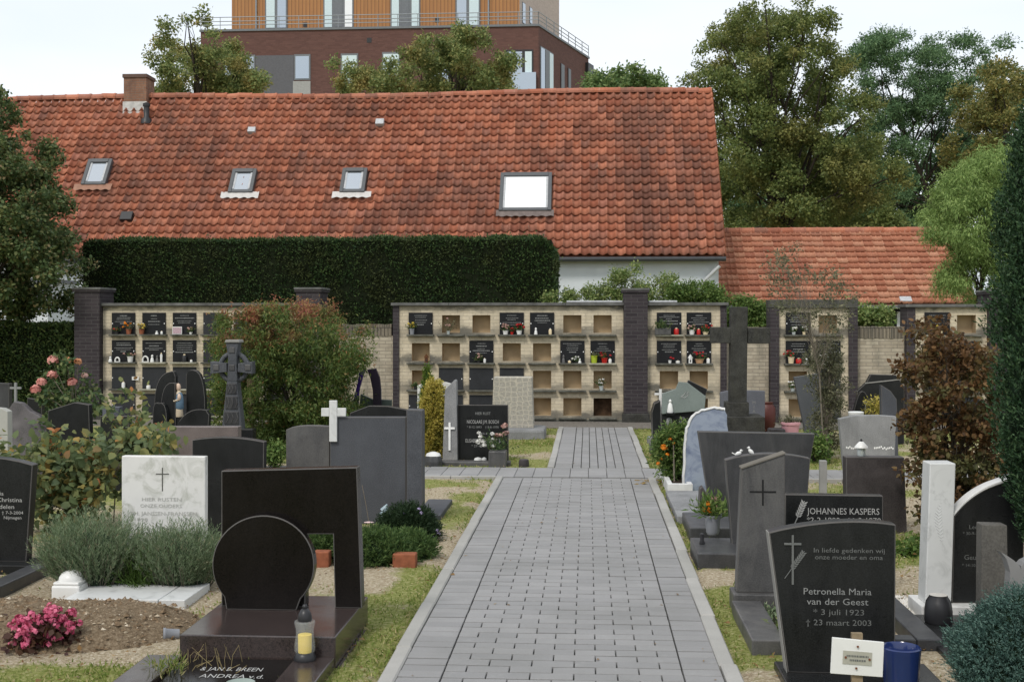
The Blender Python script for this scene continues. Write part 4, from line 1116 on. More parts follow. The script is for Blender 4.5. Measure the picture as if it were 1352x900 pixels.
tree('lime_tree', 'tall yellowing lime tree rising beside the gable of the long house', 'tree', gpos(1040, 46), [(912, 95), (925, 45), (960, 15), (1000, 2), (1040, 18), (1070, 45), (1100, 90), (1140, 150), (1160, 200), (1162, 300), (1100, 318), (960, 318), (942, 240), (935, 170), (915, 130)], 46, 7, 340, (6, 20), 130000, 0.125, 0.075, LIME, BARK, 21, 0.2, 0.3, 40)
tree('locust_tree', 'feathery dark green locust tree with gaps showing sky, right of the lime', 'tree', gpos(1245, 56), [(1105, 75), (1150, 40), (1200, 62), (1255, 48), (1305, 62), (1335, 110), (1325, 180), (1290, 235), (1245, 235), (1242, 190), (1228, 158), (1202, 152), (1204, 200), (1188, 230), (1180, 320), (1110, 320), (1120, 200), (1100, 110)], 56, 6, 300, (6, 17), 100000, 0.14, 0.06, LOCUST, BARK, 22, 0.15, 0.45, 22, flat=0.5)
tree('dark_tree', 'dark green tree filling the gap low behind the outbuilding roof', 'tree', gpos(1190, 60), [(950, 330), (955, 215), (1060, 180), (1130, 190), (1185, 215), (1240, 205), (1300, 220), (1330, 330)], 61, 6, 170, (10, 24), 50000, 0.24, 0.12, LOCUST, BARK, 23, 0.3, 0.3, 8)
tree('oak_tree', 'brown tinged oak crown at the right edge above the cypress', 'tree', gpos(1345, 44), [(1285, 140), (1290, 95), (1340, 70), (1420, 60), (1440, 200), (1380, 260), (1310, 245), (1255, 170)], 44, 6, 120, (6, 16), 36000, 0.13, 0.08, OAK, BARK, 24, 0.3, 0.3, 14)
tree('deciduous_tree', 'olive tree crown left of the apartment block, above the ridge', 'tree', gpos(285, 46), [(206, 75), (215, 48), (250, 40), (290, 44), (325, 72), (340, 105), (365, 122), (360, 135), (205, 135), (215, 105)], 46, 5, 110, (4, 13), 30000, 0.12, 0.07, FARGREEN, BARK, 25, 0.22, 0.5, 16)
tree('maple_tree', 'green tree crown in front of the apartment block, above the ridge', 'tree', gpos(590, 44), [(445, 104), (455, 92), (485, 98), (520, 92), (550, 72), (570, 55), (595, 44), (630, 58), (660, 70), (680, 95), (675, 132), (448, 132)], 44, 5, 150, (4, 13), 40000, 0.12, 0.065, FARGREEN, BARK, 26, 0.22, 0.5, 18, extra=None)
tree('pale_tree', 'small pale green tree right of the apartment block, above the ridge', 'tree', gpos(815, 70), [(770, 125), (785, 95), (815, 90), (850, 97), (872, 118), (870, 135), (765, 135)], 70, 4, 55, (4, 10), 11000, 0.22, 0.13, FARGREEN2, BARK, 27, 0.2, 0.5, 8)
tree('sapling', 'thin sapling on the apartment roof terrace', 'tree', acam(-25.9, 103.5, PZ+0.1), [(258, 30), (262, 14), (270, 10), (274, 25), (270, 34)], 103.5, 1, 9, (2, 4), 300, 0.3, 0.2, FARGREEN, TWIG, 28, 0.05, 0.3, 3)
tree('willow_shrub', 'bright green willow leaning over the outbuilding roof', 'tree', gpos(1285, 25.5), [(1232, 275), (1250, 240), (1285, 205), (1330, 195), (1370, 230), (1370, 400), (1290, 400), (1250, 375), (1245, 320), (1230, 295)], 25.5, 2.0, 200, (6, 18), 60000, 0.10, 0.02, WILLOW, BARK, 29, 0.07, 0.4, 20, droop=0.9)
tree('hornbeam_tree', 'dark leafy tree at the left edge in front of the roof', 'tree', gpos(-10, 21.3), [(-120, 105), (-40, 105), (-4, 128), (20, 165), (50, 212), (68, 255), (66, 305), (88, 340), (90, 385), (60, 408), (20, 412), (-120, 412)], 21.3, 2.6, 330, (5, 17), 80000, 0.07, 0.05, LEFTTREE, BARK, 30, 0.1, 0.25, 30, shape=hexes)

def hedge(label, x0, x1, y0, y1, z1, n, mat, L, W, seed, rnd=0.25):
    rng = np.random.default_rng(seed)
    t = thing('clipped_hedge', label, 'hedge', ((x0+x1)/2, (y0+y1)/2, 0))
    c = 0.07
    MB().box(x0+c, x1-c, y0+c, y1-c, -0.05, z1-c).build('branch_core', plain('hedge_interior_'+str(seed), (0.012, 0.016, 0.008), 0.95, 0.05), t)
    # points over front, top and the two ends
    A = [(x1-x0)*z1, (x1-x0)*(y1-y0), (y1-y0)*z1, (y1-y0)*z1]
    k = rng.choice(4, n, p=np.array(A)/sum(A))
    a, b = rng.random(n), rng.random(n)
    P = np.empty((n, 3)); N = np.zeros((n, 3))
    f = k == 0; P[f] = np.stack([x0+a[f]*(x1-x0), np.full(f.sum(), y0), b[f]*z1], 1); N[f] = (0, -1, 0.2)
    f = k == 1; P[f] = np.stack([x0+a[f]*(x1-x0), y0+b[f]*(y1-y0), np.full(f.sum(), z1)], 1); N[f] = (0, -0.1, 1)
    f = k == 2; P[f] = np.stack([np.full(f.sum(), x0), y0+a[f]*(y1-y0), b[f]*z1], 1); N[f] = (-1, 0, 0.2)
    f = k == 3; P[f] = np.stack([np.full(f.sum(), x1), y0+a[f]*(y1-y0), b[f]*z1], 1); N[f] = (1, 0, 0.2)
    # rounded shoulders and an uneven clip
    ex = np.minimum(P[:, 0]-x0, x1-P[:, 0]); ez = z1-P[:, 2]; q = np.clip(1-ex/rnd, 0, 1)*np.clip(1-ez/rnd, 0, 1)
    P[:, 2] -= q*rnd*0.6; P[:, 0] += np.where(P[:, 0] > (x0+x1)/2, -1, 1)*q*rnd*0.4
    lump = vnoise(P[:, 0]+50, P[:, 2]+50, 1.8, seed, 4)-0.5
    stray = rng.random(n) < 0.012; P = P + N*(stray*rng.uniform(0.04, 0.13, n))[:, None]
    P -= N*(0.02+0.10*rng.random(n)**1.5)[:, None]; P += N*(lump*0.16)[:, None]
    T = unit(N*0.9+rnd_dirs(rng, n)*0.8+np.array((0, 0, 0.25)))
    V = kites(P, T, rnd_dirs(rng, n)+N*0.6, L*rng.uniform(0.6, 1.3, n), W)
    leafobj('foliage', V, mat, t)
ytop = 23.0
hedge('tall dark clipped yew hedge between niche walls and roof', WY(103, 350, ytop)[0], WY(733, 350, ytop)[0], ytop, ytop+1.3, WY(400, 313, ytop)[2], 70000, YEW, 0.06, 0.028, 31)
hedge('lower green hedge at the left edge beside the brick pier', WY(-140, 450, 20.9)[0], WY(101, 450, 20.9)[0], 20.9, 21.5, WY(50, 426, 20.9)[2], 22000, HEDGE2, 0.06, 0.032, 32)
hedge('green hedge running on behind the cypress at the right edge', wx(1334), 15.0, 21.0, 21.9, 2.0, 26000, HEDGE2, 0.07, 0.036, 33)
# pale house wall glimpsed under the left tree
t = thing('white_shed', 'white shed wall glimpsed under the tree at the left edge', 'shed', gpos(55, 27))
q0, q1 = WY(20, 395, 27), WY(63, 395, 27)
MB().box(q0[0], q1[0], 27, 28.5, -0.05, 2.6).build('wall', PLASTER, t)
MB().box(q0[0]-0.1, q1[0]+0.1, 26.9, 28.6, 2.6, 2.68).build('roof_slab', ZINC, t)

# climbers and shrubs over the top of the wall
def shrub(name, label, poly, d, thick, ncl, rpx, nleaf, L, W, mat, seed, base_u=None, trunk_r=0.02, group=None, droop=0.0, nl=14, bark=None, cat='shrub', fork=0.15, flat=0.8, crown='foliage', shape=kites):
    bu = base_u if base_u is not None else np.mean([p[0] for p in poly])
    return tree(name, label, cat, gpos(bu, d), poly, d, thick, ncl, rpx, nleaf, L, W, mat, bark or BARK, seed, trunk_r, fork, nl, group, droop, flat, None, crown, shape)
shrub('climbing_vine', 'pale green climber over the wall in front of the white house', [(722, 382), (760, 385), (800, 378), (815, 360), (845, 350), (890, 368), (880, 398), (725, 400)], 23.0, 0.5, 80, (3, 9), 11000, 0.055, 0.03, VINE, 40)
shrub('leafy_climber', 'fresh green bush on the wall right of the dark pier', [(885, 385), (915, 372), (950, 380), (955, 400), (885, 402)], 22.6, 0.5, 46, (3, 8), 7000, 0.06, 0.03, FRESH, 41)
shrub('climbing_ivy', 'green bush showing left and right of the stone cross top', [(955, 395), (990, 398), (1014, 400), (1016, 440), (960, 440)], 22.0, 0.4, 34, (4, 9), 6000, 0.06, 0.035, FRESH, 42)
shrub('climbing_plant', 'green creeper over the low wall before the outbuilding', [(1126, 402), (1150, 396), (1175, 412), (1195, 430), (1128, 436)], 21.6, 0.4, 18, (5, 9), 3000, 0.07, 0.04, VINE, 43)
shrub('wispy_tree', 'sparse wispy grey-green shrub before the framed niche wall', [(1000, 400), (1005, 345), (1040, 330), (1060, 355), (1090, 345), (1125, 370), (1135, 400), (1110, 450), (1060, 420)], 15.0, 0.9, 40, (6, 14), 1900, 0.05, 0.02, DULL, 44, 1088, 0.011, nl=34, bark=TWIG, fork=0.4)
shrub('twiggy_shrub', 'dense grey-green twiggy shrub before the framed niche wall', [(1072, 450), (1100, 440), (1112, 500), (1106, 620), (1076, 622), (1074, 540)], 15.2, 0.35, 40, (6, 12), 5200, 0.045, 0.018, DULL, 45, 1091, 0.03, nl=30, bark=TWIG)
shrub('green_shrub', 'low fresh green plants at the foot of the twiggy shrub', [(1060, 570), (1085, 575), (1090, 622), (1060, 615)], 14.8, 0.3, 12, (6, 10), 1500, 0.06, 0.03, FRESH, 46)

shrub('japanese_maple', 'red and green maple bush in front of the left niche wall', [(292, 445), (308, 418), (345, 405), (410, 408), (450, 425), (484, 448), (484, 468), (462, 486), (464, 530), (455, 565), (430, 588), (370, 594), (330, 572), (318, 520), (285, 480)], 16.5, 1.7, 320, (6, 15), 60000, 0.058, 0.02, ACER, 47, 385, 0.04, nl=30, droop=0.45, fork=0.2)
shrub('reddish_bush', 'reddish twiggy undergrowth left of the maple, beside the Celtic cross', [(285, 470), (300, 455), (310, 500), (312, 560), (290, 575), (280, 520)], 17.2, 0.6, 20, (8, 14), 2600, 0.07, 0.025, ACER, 48, 300, 0.02)
shrub('rusty_shrub', 'tall rust-brown autumn shrub before the far right niche wall', [(1205, 475), (1220, 435), (1228, 408), (1242, 445), (1265, 430), (1285, 458), (1310, 472), (1335, 520), (1335, 690), (1225, 700), (1206, 640), (1202, 560)], 9.6, 0.8, 170, (5, 14), 13500, 0.044, 0.03, RUSTY, 49, 1262, 0.018, nl=50, fork=0.12, shape=hexes)
# a low bright plant under it
shrub('low_green_plant', 'small bright green plant under the rusty shrub', [(1180, 735), (1195, 710), (1215, 705), (1225, 735), (1220, 745), (1185, 745)], 9.0, 0.2, 10, (5, 9), 500, 0.05, 0.035, FRESH, 50)

def sprigs(rng, P, dirs, length, nleaf, L, W, spread=0.7, jit=0.15):
    """short shoots: nleaf narrow leaves along each shoot"""
    n = len(P); dirs = unit(dirs)
    t = (np.arange(nleaf)+0.5)/nleaf
    length = np.broadcast_to(np.asarray(length, float), (n,))
    Q = P[:, None, :] + dirs[:, None, :]*(length[:, None]*t[None])[..., None]
    side = rng.normal(size=(n, nleaf, 3)); side -= dirs[:, None]*np.sum(side*dirs[:, None], -1, keepdims=True); side = unit(side)
    T = unit(dirs[:, None]*(1-spread*0.5)+side*spread)
    Q = Q.reshape(-1, 3); T = T.reshape(-1, 3)
    return kites(Q, T, rnd_dirs(rng, len(Q)), L*rng.uniform(0.7, 1.3, len(Q)), W)

def column_conifer(name, label, base, prof, mat, seed, nsh, slen, nleaf, L, W, up=0.7, cat='conifer', core=0.82, squash=1.0, cone_noise=0.12, trunk=0.05):
    """prof: (height, radius) pairs; shoots over a lumpy surface of revolution"""
    rng = np.random.default_rng(seed)
    t = thing(name, label, cat, base)
    base = np.array(base, float)
    H = np.array([p[0] for p in prof]); R = np.array([p[1] for p in prof])
    MB().tube([base-np.array((0, 0, 0.06)), base+np.array((0, 0, H[-1]*0.9))], [trunk, trunk*0.3], 8).build('trunk', BARK, t)
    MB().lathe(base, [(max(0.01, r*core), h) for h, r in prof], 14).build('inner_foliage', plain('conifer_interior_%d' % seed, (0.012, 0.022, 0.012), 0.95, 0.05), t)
    w = np.interp(np.linspace(H[0], H[-1], 200), H, R); w = w/w.sum()
    h = rng.choice(np.linspace(H[0], H[-1], 200), nsh, p=w)+rng.normal(size=nsh)*0.02
    a = rng.random(nsh)*2*math.pi
    r = np.interp(h, H, R)
    lump = 1+cone_noise*(vnoise(a*2.2+20, h*4+20, 1.5, seed, 3)-0.5)*4
    rr = r*lump*rng.uniform(0.72, 1.0, nsh)
    P = base+np.stack([np.cos(a)*rr, np.sin(a)*rr*squash, h], 1)
    N = np.stack([np.cos(a), np.sin(a), np.zeros(nsh)], 1)
    dr = unit(N*(1-up)+np.array((0, 0, up))+rng.normal(size=(nsh, 3))*0.28)
    leafobj('foliage', sprigs(rng, P, dr, slen*rng.uniform(0.6, 1.3, nsh), nleaf, L, W, 0.55), mat, t)
    return t
b = gpos(1392, 6.7)
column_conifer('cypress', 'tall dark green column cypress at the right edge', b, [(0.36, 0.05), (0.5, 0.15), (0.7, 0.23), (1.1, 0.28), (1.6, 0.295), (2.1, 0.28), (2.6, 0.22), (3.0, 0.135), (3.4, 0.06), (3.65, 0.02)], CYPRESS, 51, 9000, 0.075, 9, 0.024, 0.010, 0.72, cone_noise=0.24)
b = gpos(1350, 5.25)
t = column_conifer('blue_juniper', 'low blue-green juniper bush in the bottom right corner', b, [(0.0, 0.18), (0.08, 0.255), (0.2, 0.275), (0.32, 0.24), (0.42, 0.175), (0.5, 0.1), (0.54, 0.02)], JUNIPER, 52, 6500, 0.06, 12, 0.014, 0.005, 0.45, 'shrub', cone_noise=0.2)
for u, h, r, sd, lb in ((577, 1.02, 0.13, 53, 'slim green arborvitae cone behind the golden conifer'),):
    pass
def gold_at(u, v0, v1, wpx, d):
    s = d/FOC; b = gpos(u, d); zt = EYE+(CV-v0)*s
    return b, zt, wpx*s
b, zt, w = gold_at(573, 505, 0, 17, 15.3)
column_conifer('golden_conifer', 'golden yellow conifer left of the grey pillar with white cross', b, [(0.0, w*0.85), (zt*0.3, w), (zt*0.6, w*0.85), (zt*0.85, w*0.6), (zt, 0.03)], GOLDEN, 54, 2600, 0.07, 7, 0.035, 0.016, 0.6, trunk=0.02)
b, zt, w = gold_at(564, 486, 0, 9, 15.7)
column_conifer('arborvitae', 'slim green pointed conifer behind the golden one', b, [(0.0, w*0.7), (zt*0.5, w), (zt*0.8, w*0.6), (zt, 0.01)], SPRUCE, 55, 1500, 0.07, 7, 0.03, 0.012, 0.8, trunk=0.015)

# lavender bushes
def lavender(label, u, v, rx, ry, h, seed, n=900):
    rng = np.random.default_rng(seed); b = G(u, v)
    t = thing('lavender_bush', label, 'shrub', b, 'lavender bushes before the white marble stone')
    a = rng.random(n)*6.283; q = np.sqrt(rng.random(n))
    P = b+np.stack([np.cos(a)*q*rx*0.72, np.sin(a)*q*ry*0.72, np.full(n, 0.0)], 1)
    dr = unit(np.stack([np.cos(a)*q*0.62, np.sin(a)*q*0.62, np.full(n, 1.0)], 1)+rng.normal(size=(n, 3))*0.12)
    ln = h*np.sqrt(np.clip(1-(q*0.85)**2.4, 0.08, 1))*rng.uniform(0.82, 1.12, n)
    m = MB()
    for i in range(0, n, 6): m.tube([P[i], P[i]+dr[i]*ln[i]*0.8], [0.004, 0.002], 3)
    m.build('stems', TWIG, t)
    V = sprigs(rng, P+dr*(ln*0.3)[:, None], dr, ln*0.72, 24, 0.032, 0.0045, 0.5)
    leafobj('foliage', V, LAVENDER, t)
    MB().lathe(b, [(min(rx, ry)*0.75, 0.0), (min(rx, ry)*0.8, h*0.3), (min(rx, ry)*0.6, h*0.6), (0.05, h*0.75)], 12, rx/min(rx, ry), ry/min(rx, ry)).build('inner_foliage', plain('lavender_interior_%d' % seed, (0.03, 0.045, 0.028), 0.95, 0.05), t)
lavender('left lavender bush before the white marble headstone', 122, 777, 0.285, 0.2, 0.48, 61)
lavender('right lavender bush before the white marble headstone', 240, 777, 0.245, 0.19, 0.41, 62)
rng = np.random.default_rng(63); b = G(186, 779)
t = thing('grass_tuft', 'bright green tuft between the two lavender bushes', 'plant', b)
n = 260; P = b+np.stack([rng.normal(size=n)*0.08, rng.normal(size=n)*0.05, np.zeros(n)], 1)
dr = unit(rng.normal(size=(n, 3))*0.4+np.array((0, -0.15, 1)))
leafobj('blades', sprigs(rng, P, dr, 0.27*rng.uniform(0.4, 1.1, n), 8, 0.06, 0.006, 0.35), GRASSY, t)

def blossoms(rng, C, r, npet=14, cup=0.5):
    n = len(C); C = np.asarray(C, float)
    d = rnd_dirs(rng, n*npet); d[:, 2] = np.abs(d[:, 2])*0.9-0.15; d = unit(d)
    base = np.repeat(C, npet, 0)
    rr = np.repeat(np.broadcast_to(np.asarray(r, float), (n,)), npet)
    T = unit(np.cross(d, rnd_dirs(rng, n*npet)))
    return kites(base+d*(rr*0.8)[:, None]-T*(rr*0.5)[:, None], T, d, rr*1.15, rr*1.0, 0.12)

# rose bush with salmon roses
rose = shrub('rose_bush', 'rose bush with large salmon pink roses before the low hedge', [(52, 520), (62, 480), (95, 475), (120, 500), (128, 545), (100, 562), (60, 560)], 13.6, 0.5, 34, (7, 13), 1900, 0.05, 0.035, ROSELEAF, 64, 98, 0.014, nl=20, shape=hexes)
rng = np.random.default_rng(65)
for (u, v, r, mt) in ((70, 476, 7.5, PINKROSE), (69, 495.5, 7, PINKROSE), (55, 505, 7, PINKROSE), (47, 515, 7.5, PINKROSE), (95.5, 505, 7, PINKROSE), (88, 476, 6, PEACHROSE), (103, 478, 5.5, PEACHROSE), (112, 496, 5, DUSKPET)):
    c = D(u, v, 13.5+rng.uniform(-.1, .1)); rr = r*13.5/FOC
    V = np.concatenate([blossoms(rng, [c], rr*q, k) for q, k in ((1.0, 22), (0.75, 16), (0.5, 10))])
    f = leafobj('rose_bloom', V, mt, rose)
    MB().tube([c-np.array((0, 0, rr*0.4)), c*0.5+D(98, 540, 13.6)*0.5-np.array((0, 0, 0.02)), D(98, 548, 13.6)], [0.005, 0.006, 0.007], 4).build('rose_stem', bpy.data.materials['grey_twig'], rose)

# big-leaved autumn shrub in the left foreground
fs = shrub('autumn_rose_shrub', 'sprawling shrub with yellowing leaves left of the white marble stone', [(12, 610), (35, 578), (80, 600), (120, 592), (165, 572), (212, 572), (228, 584), (200, 602), (160, 606), (145, 690), (70, 700), (44, 690), (40, 628)], 9.9, 0.7, 80, (6, 14), 2500, 0.075, 0.058, OLDROSE, 66, 105, 0.012, nl=50, bark=TWIG, fork=0.1, shape=hexes)
sk = shrub('leggy_stems', 'thin leggy stems with few leaves rising over the dark stones', [(118, 535), (150, 525), (185, 500), (200, 560), (130, 575)], 10.4, 0.3, 12, (4, 8), 130, 0.07, 0.05, OLDROSE, 67, 150, 0.006, nl=12, fork=0.4, shape=hexes, bark=TWIG)

# ------------------------------------------------------------------ graves
def arc(u0, v0, um, vm, u1, v1, n=10):
    """curve through three points"""
    cu, cv = 2*um-(u0+u1)/2, 2*vm-(v0+v1)/2
    return [((1-t)**2*u0+2*t*(1-t)*cu+t*t*u1, (1-t)**2*v0+2*t*(1-t)*cv+t*t*v1) for t in np.linspace(0, 1, n)]

def P3(u, v, Y, zb=0.0):
    q = WY(u, CV if v is None else v, Y)
    if v is None: q[2] = zb
    return q

def panel(parent, name, pts, Y, t, mat, zb=-0.03, bevel=0.006, origin=None):
    o = MB().prism([P3(u, v, Y, zb) for u, v in pts], (0, t, 0)).build(name, mat, parent, origin, bevel=bevel)
    if bevel and mat in (BLACK, DARK, BROWNBLACK, GREY, MIDGREY, BROWNSTONE):      # polished face, paler sawn arris
        o.data.materials.append(EDGE); o.modifiers['bevel'].material = 1
    return o

def grave(name, label, u, Y, group=None, rz=0.0, cat='gravestone'):
    q = P3(u, None, Y)
    return thing(name, label, cat, q, group, rz)

def text(parent, body, u, v, cap, Y, mat, align='CENTER', width=None, dy=0.003, shear=0.0, name='inscription', Z=None, sub=None):
    cu = bpy.data.curves.new('t', 'FONT'); cu.body = body; cu.align_x = align; cu.shear = shear
    cu.size = 1.0; cu.resolution_u = 2
    ob = bpy.data.objects.new('t', cu)
    me = bpy.data.meshes.new_from_object(ob)
    n = len(me.vertices); co = np.empty(n*3, np.float32); me.vertices.foreach_get('co', co); co = co.reshape(-1, 3)
    q = WY(u, v, Y); s = cap*np.dot(q-EYEP, FWD)/FOC/0.69
    sx = s
    if width: sx = width*np.dot(q-EYEP, FWD)/FOC/max(1e-6, co[:, 0].max()-co[:, 0].min())
    out = np.stack([q[0]+co[:, 0]*sx, np.full(n, Y-dy), q[2]+co[:, 1]*s-cap*0.5*np.dot(q-EYEP, FWD)/FOC], 1)-ORI[parent]
    me.vertices.foreach_set('co', out.reshape(-1).astype(np.float32)); me.update()
    me.materials.clear(); me.materials.append(mat)
    me.name = name
    o = bpy.data.objects.new(name, me); link(o); o.parent = parent; ORI[o] = ORI[parent]
    bpy.data.objects.remove(ob); bpy.data.curves.remove(cu)
    return o

def cross_mark(parent, u, v0, v1, half, vbar, w, Y, mat, dy=0.006, name='cross'):
    s = Y/FOC; hw = w*s/2
    a, b = WY(u, v0, Y), WY(u, v1, Y); c = WY(u, vbar, Y)
    m = MB().box(a[0]-hw, a[0]+hw, Y-dy, Y+0.004, b[2], a[2])
    m.box(a[0]-half*s, a[0]-hw-0.0005, Y-dy, Y+0.004, c[2]-hw, c[2]+hw).box(a[0]+hw+0.0005, a[0]+half*s, Y-dy, Y+0.004, c[2]-hw, c[2]+hw)
    return m.build(name, mat, parent)

def ear(parent, u0, v0, u1, v1, Y, mat, n=7, l=7.0, w=2.0):
    """a carved ear of wheat: a stem with paired grains"""
    m = MB(); a, b = WY(u0, v0, Y), WY(u1, v1, Y); s = Y/FOC
    m.tube([a+(0, -0.003, 0), b+(0, -0.003, 0)], 0.6*s, 4)
    d = unit(b-a); side = np.array((-d[2], 0, d[0]))
    for k in range(n):
        q = a+(b-a)*(0.35+0.62*k/n)
        for sg in (-1, 1):
            e = q+(d*0.75+side*sg*0.6)*l*s
            mid = (q+e)/2; sd = np.array((-(e-q)[2], 0, (e-q)[0])); sd = unit(sd)*w*s*0.5
            m.add([q+(0, -0.003, 0), mid+sd+(0, -0.004, 0), e+(0, -0.003, 0), mid-sd+(0, -0.004, 0)], [(0, 1, 2, 3)])
    return m.build('wheat_ear', mat, parent)

GG = 'gravestones'
# ---- right side, near to far
Y = 5.86
g = grave('headstone', 'black headstone with cross and wheat ear, nearest the path at right', 1100, Y, GG)
panel(g, 'slab', [(1040, None)]+[(1015, 702.5)]+arc(1015, 702, 1104, 688.5, 1183, 692, 12)[1:]+[(1182, None)], Y, 0.09, BLACK, 0.05)
r = panel(g, 'rim', [(1038.4, None), (1014.2, 702.8), (1015.2, 702.6), (1039.4, None)], Y+0.002, 0.085, RIM, 0.05, 0)
MB().box(P3(1030, None, Y)[0], P3(1236, None, Y)[0], Y-0.16, Y+0.2, -0.05, 0.05).build('plinth', BLACK, g, bevel=0.008)
cross_mark(g, 1046.5, 706, 771, 11, 717.5, 2.6, Y, LETTERDIM)
ear(g, 1036, 763, 1062, 727, Y, LETTERDIM, 8, 6.5, 2.6)
text(g, 'In liefde gedenken wij', 1073.5, 725.5, 6.0, Y, LETTERDIM, 'LEFT', 92)
text(g, 'onze moeder en oma', 1075.5, 734.5, 6.0, Y, LETTERDIM, 'LEFT', 88)
text(g, 'Petronella Maria', 1060, 779.5, 8.5, Y, LETTERGREY, 'LEFT', 88)
text(g, 'van der Geest', 1065, 793, 8.5, Y, LETTERGREY, 'LEFT', 80)
text(g, '* 3 juli 1923', 1073.5, 807, 7.5, Y, LETTERDIM, 'LEFT', 66)
text(g, '\u2020 23 maart 2003', 1063.5, 820.5, 7.5, Y, LETTERDIM, 'LEFT', 85)

Y = 7.3
g = grave('tapered_headstone', 'tapered grey headstone with slanted top and engraved cross beside the path', 1003, Y, GG)
panel(g, 'slab', [(972, None), (979.5, 618), (1036.5, 598.5), (1037, None)], Y, 0.1, MIDGREY, 0.11)
MB().box(P3(967, None, Y)[0], P3(1042, None, Y)[0], Y-0.05, Y+0.16, -0.05, 0.11).build('plinth', MIDGREY, g, bevel=0.008)
MB().prism([P3(978.8, 619.0, Y-.008), P3(978.8, 617.2, Y-.008), P3(1037.3, 597.2, Y-.008), P3(1037.3, 599.0, Y-.008)], (0, 0.115, 0)).build('top_edge', plain('pale_top_edge', (0.15, 0.138, 0.118), 0.9, 0.1), g)  # paler strip along the slanted top
cross_mark(g, 1007.2, 633, 667, 17, 649, 2.2, Y, plain('engraved_shadow_stone', (0.018, 0.018, 0.018), 0.9, 0.1), 0.002)
x0, x1 = P3(966, None, 7.2)[0], P3(1100, None, 7.2)[0]
kz = 0.085; y0 = YD(866, 1000)
MB().box(x0, x0+0.17, y0, 7.2, -0.05, kz).build('kerb', MIDGREY, g, bevel=0.008)
MB().box(x0+0.173, x1, y0, y0+0.1, -0.05, kz-0.003).build('kerb', MIDGREY, g, bevel=0.008)
MB().box(x1+0.003, x1+0.1, y0, 7.2, -0.05, kz).build('kerb', MIDGREY, g, bevel=0.008)
MB().box(x0+0.172, x1, y0+0.102, 7.2, -0.05, 0.03).build('soil', SOILDARK, g)
rng = np.random.default_rng(71)
t = thing('stonecrop', 'grey-green ground cover inside the kerbs before the tapered headstone', 'plant', ((x0+x1)/2, (y0+7.2)/2, 0.03))
n = 420; P = np.stack([rng.uniform(x0+0.19, x1-0.02, n), rng.uniform(y0+0.12, 7.15, n), np.full(n, 0.028)], 1)
V = sprigs(rng, P, rng.normal(size=(n, 3))*0.6+np.array((0, 0, 1)), rng.uniform(0.03, 0.09, n), 8, 0.03, 0.011, 0.7); leafobj('foliage', V, LAVENDER, t)
n = 90; P = np.stack([rng.uniform(x0+0.19, x0+0.35, n), rng.uniform(y0+0.12, y0+0.35, n), np.full(n, 0.028)], 1)
leafobj('grass_blades', sprigs(rng, P, rng.normal(size=(n, 3))*0.4+np.array((0, 0, 1)), 0.1, 6, 0.05, 0.006, 0.4), GRASSBLADE, t)

Y = 7.72
g = grave('low_headstone', 'low black headstone behind the near one, lettering along its top', 1100, Y, GG)
panel(g, 'slab', [(1036.5, None), (1036.5, 652), (1166, 654), (1166, None)], Y, 0.08, BLACK)
text(g, 'JOHANNES KASPERS', 1066, 674, 8.2, Y, LETTER, 'LEFT', 94)
text(g, '*2-2-1900   \u20206-8-1970', 1065, 685.5, 6.2, Y, LETTER, 'LEFT', 96)
ear(g, 1048, 694, 1062, 661, Y, LETTER, 6, 7.5, 2.6)
yk = YD(862, 1212)
xr = P3(1212, None, 6.9)[0]
MB().box(xr-0.13, xr-0.0, yk, Y-0.01, -0.05, 0.075).build('kerb', DARK, g, bevel=0.008)
MB().box(P3(1120, None, yk)[0]+0.1, xr-0.133, yk, yk+0.1, -0.05, 0.072).build('kerb', DARK, g, bevel=0.008)
n = 700; rng = np.random.default_rng(72)
P = np.stack([rng.uniform(xr+0.01, xr+0.14, n), rng.uniform(yk-0.1, Y, n), np.full(n, 0.005)], 1)
o = pebble_obj('white_gravel_strip', P, rng.uniform(0.008, 0.02, n), plain('white_pebbles', (0.62, 0.6, 0.56), 0.9, 0.1), None, 5); tag(o, 'strip of white pebbles between two graves at right', 'gravel', kind='stuff')

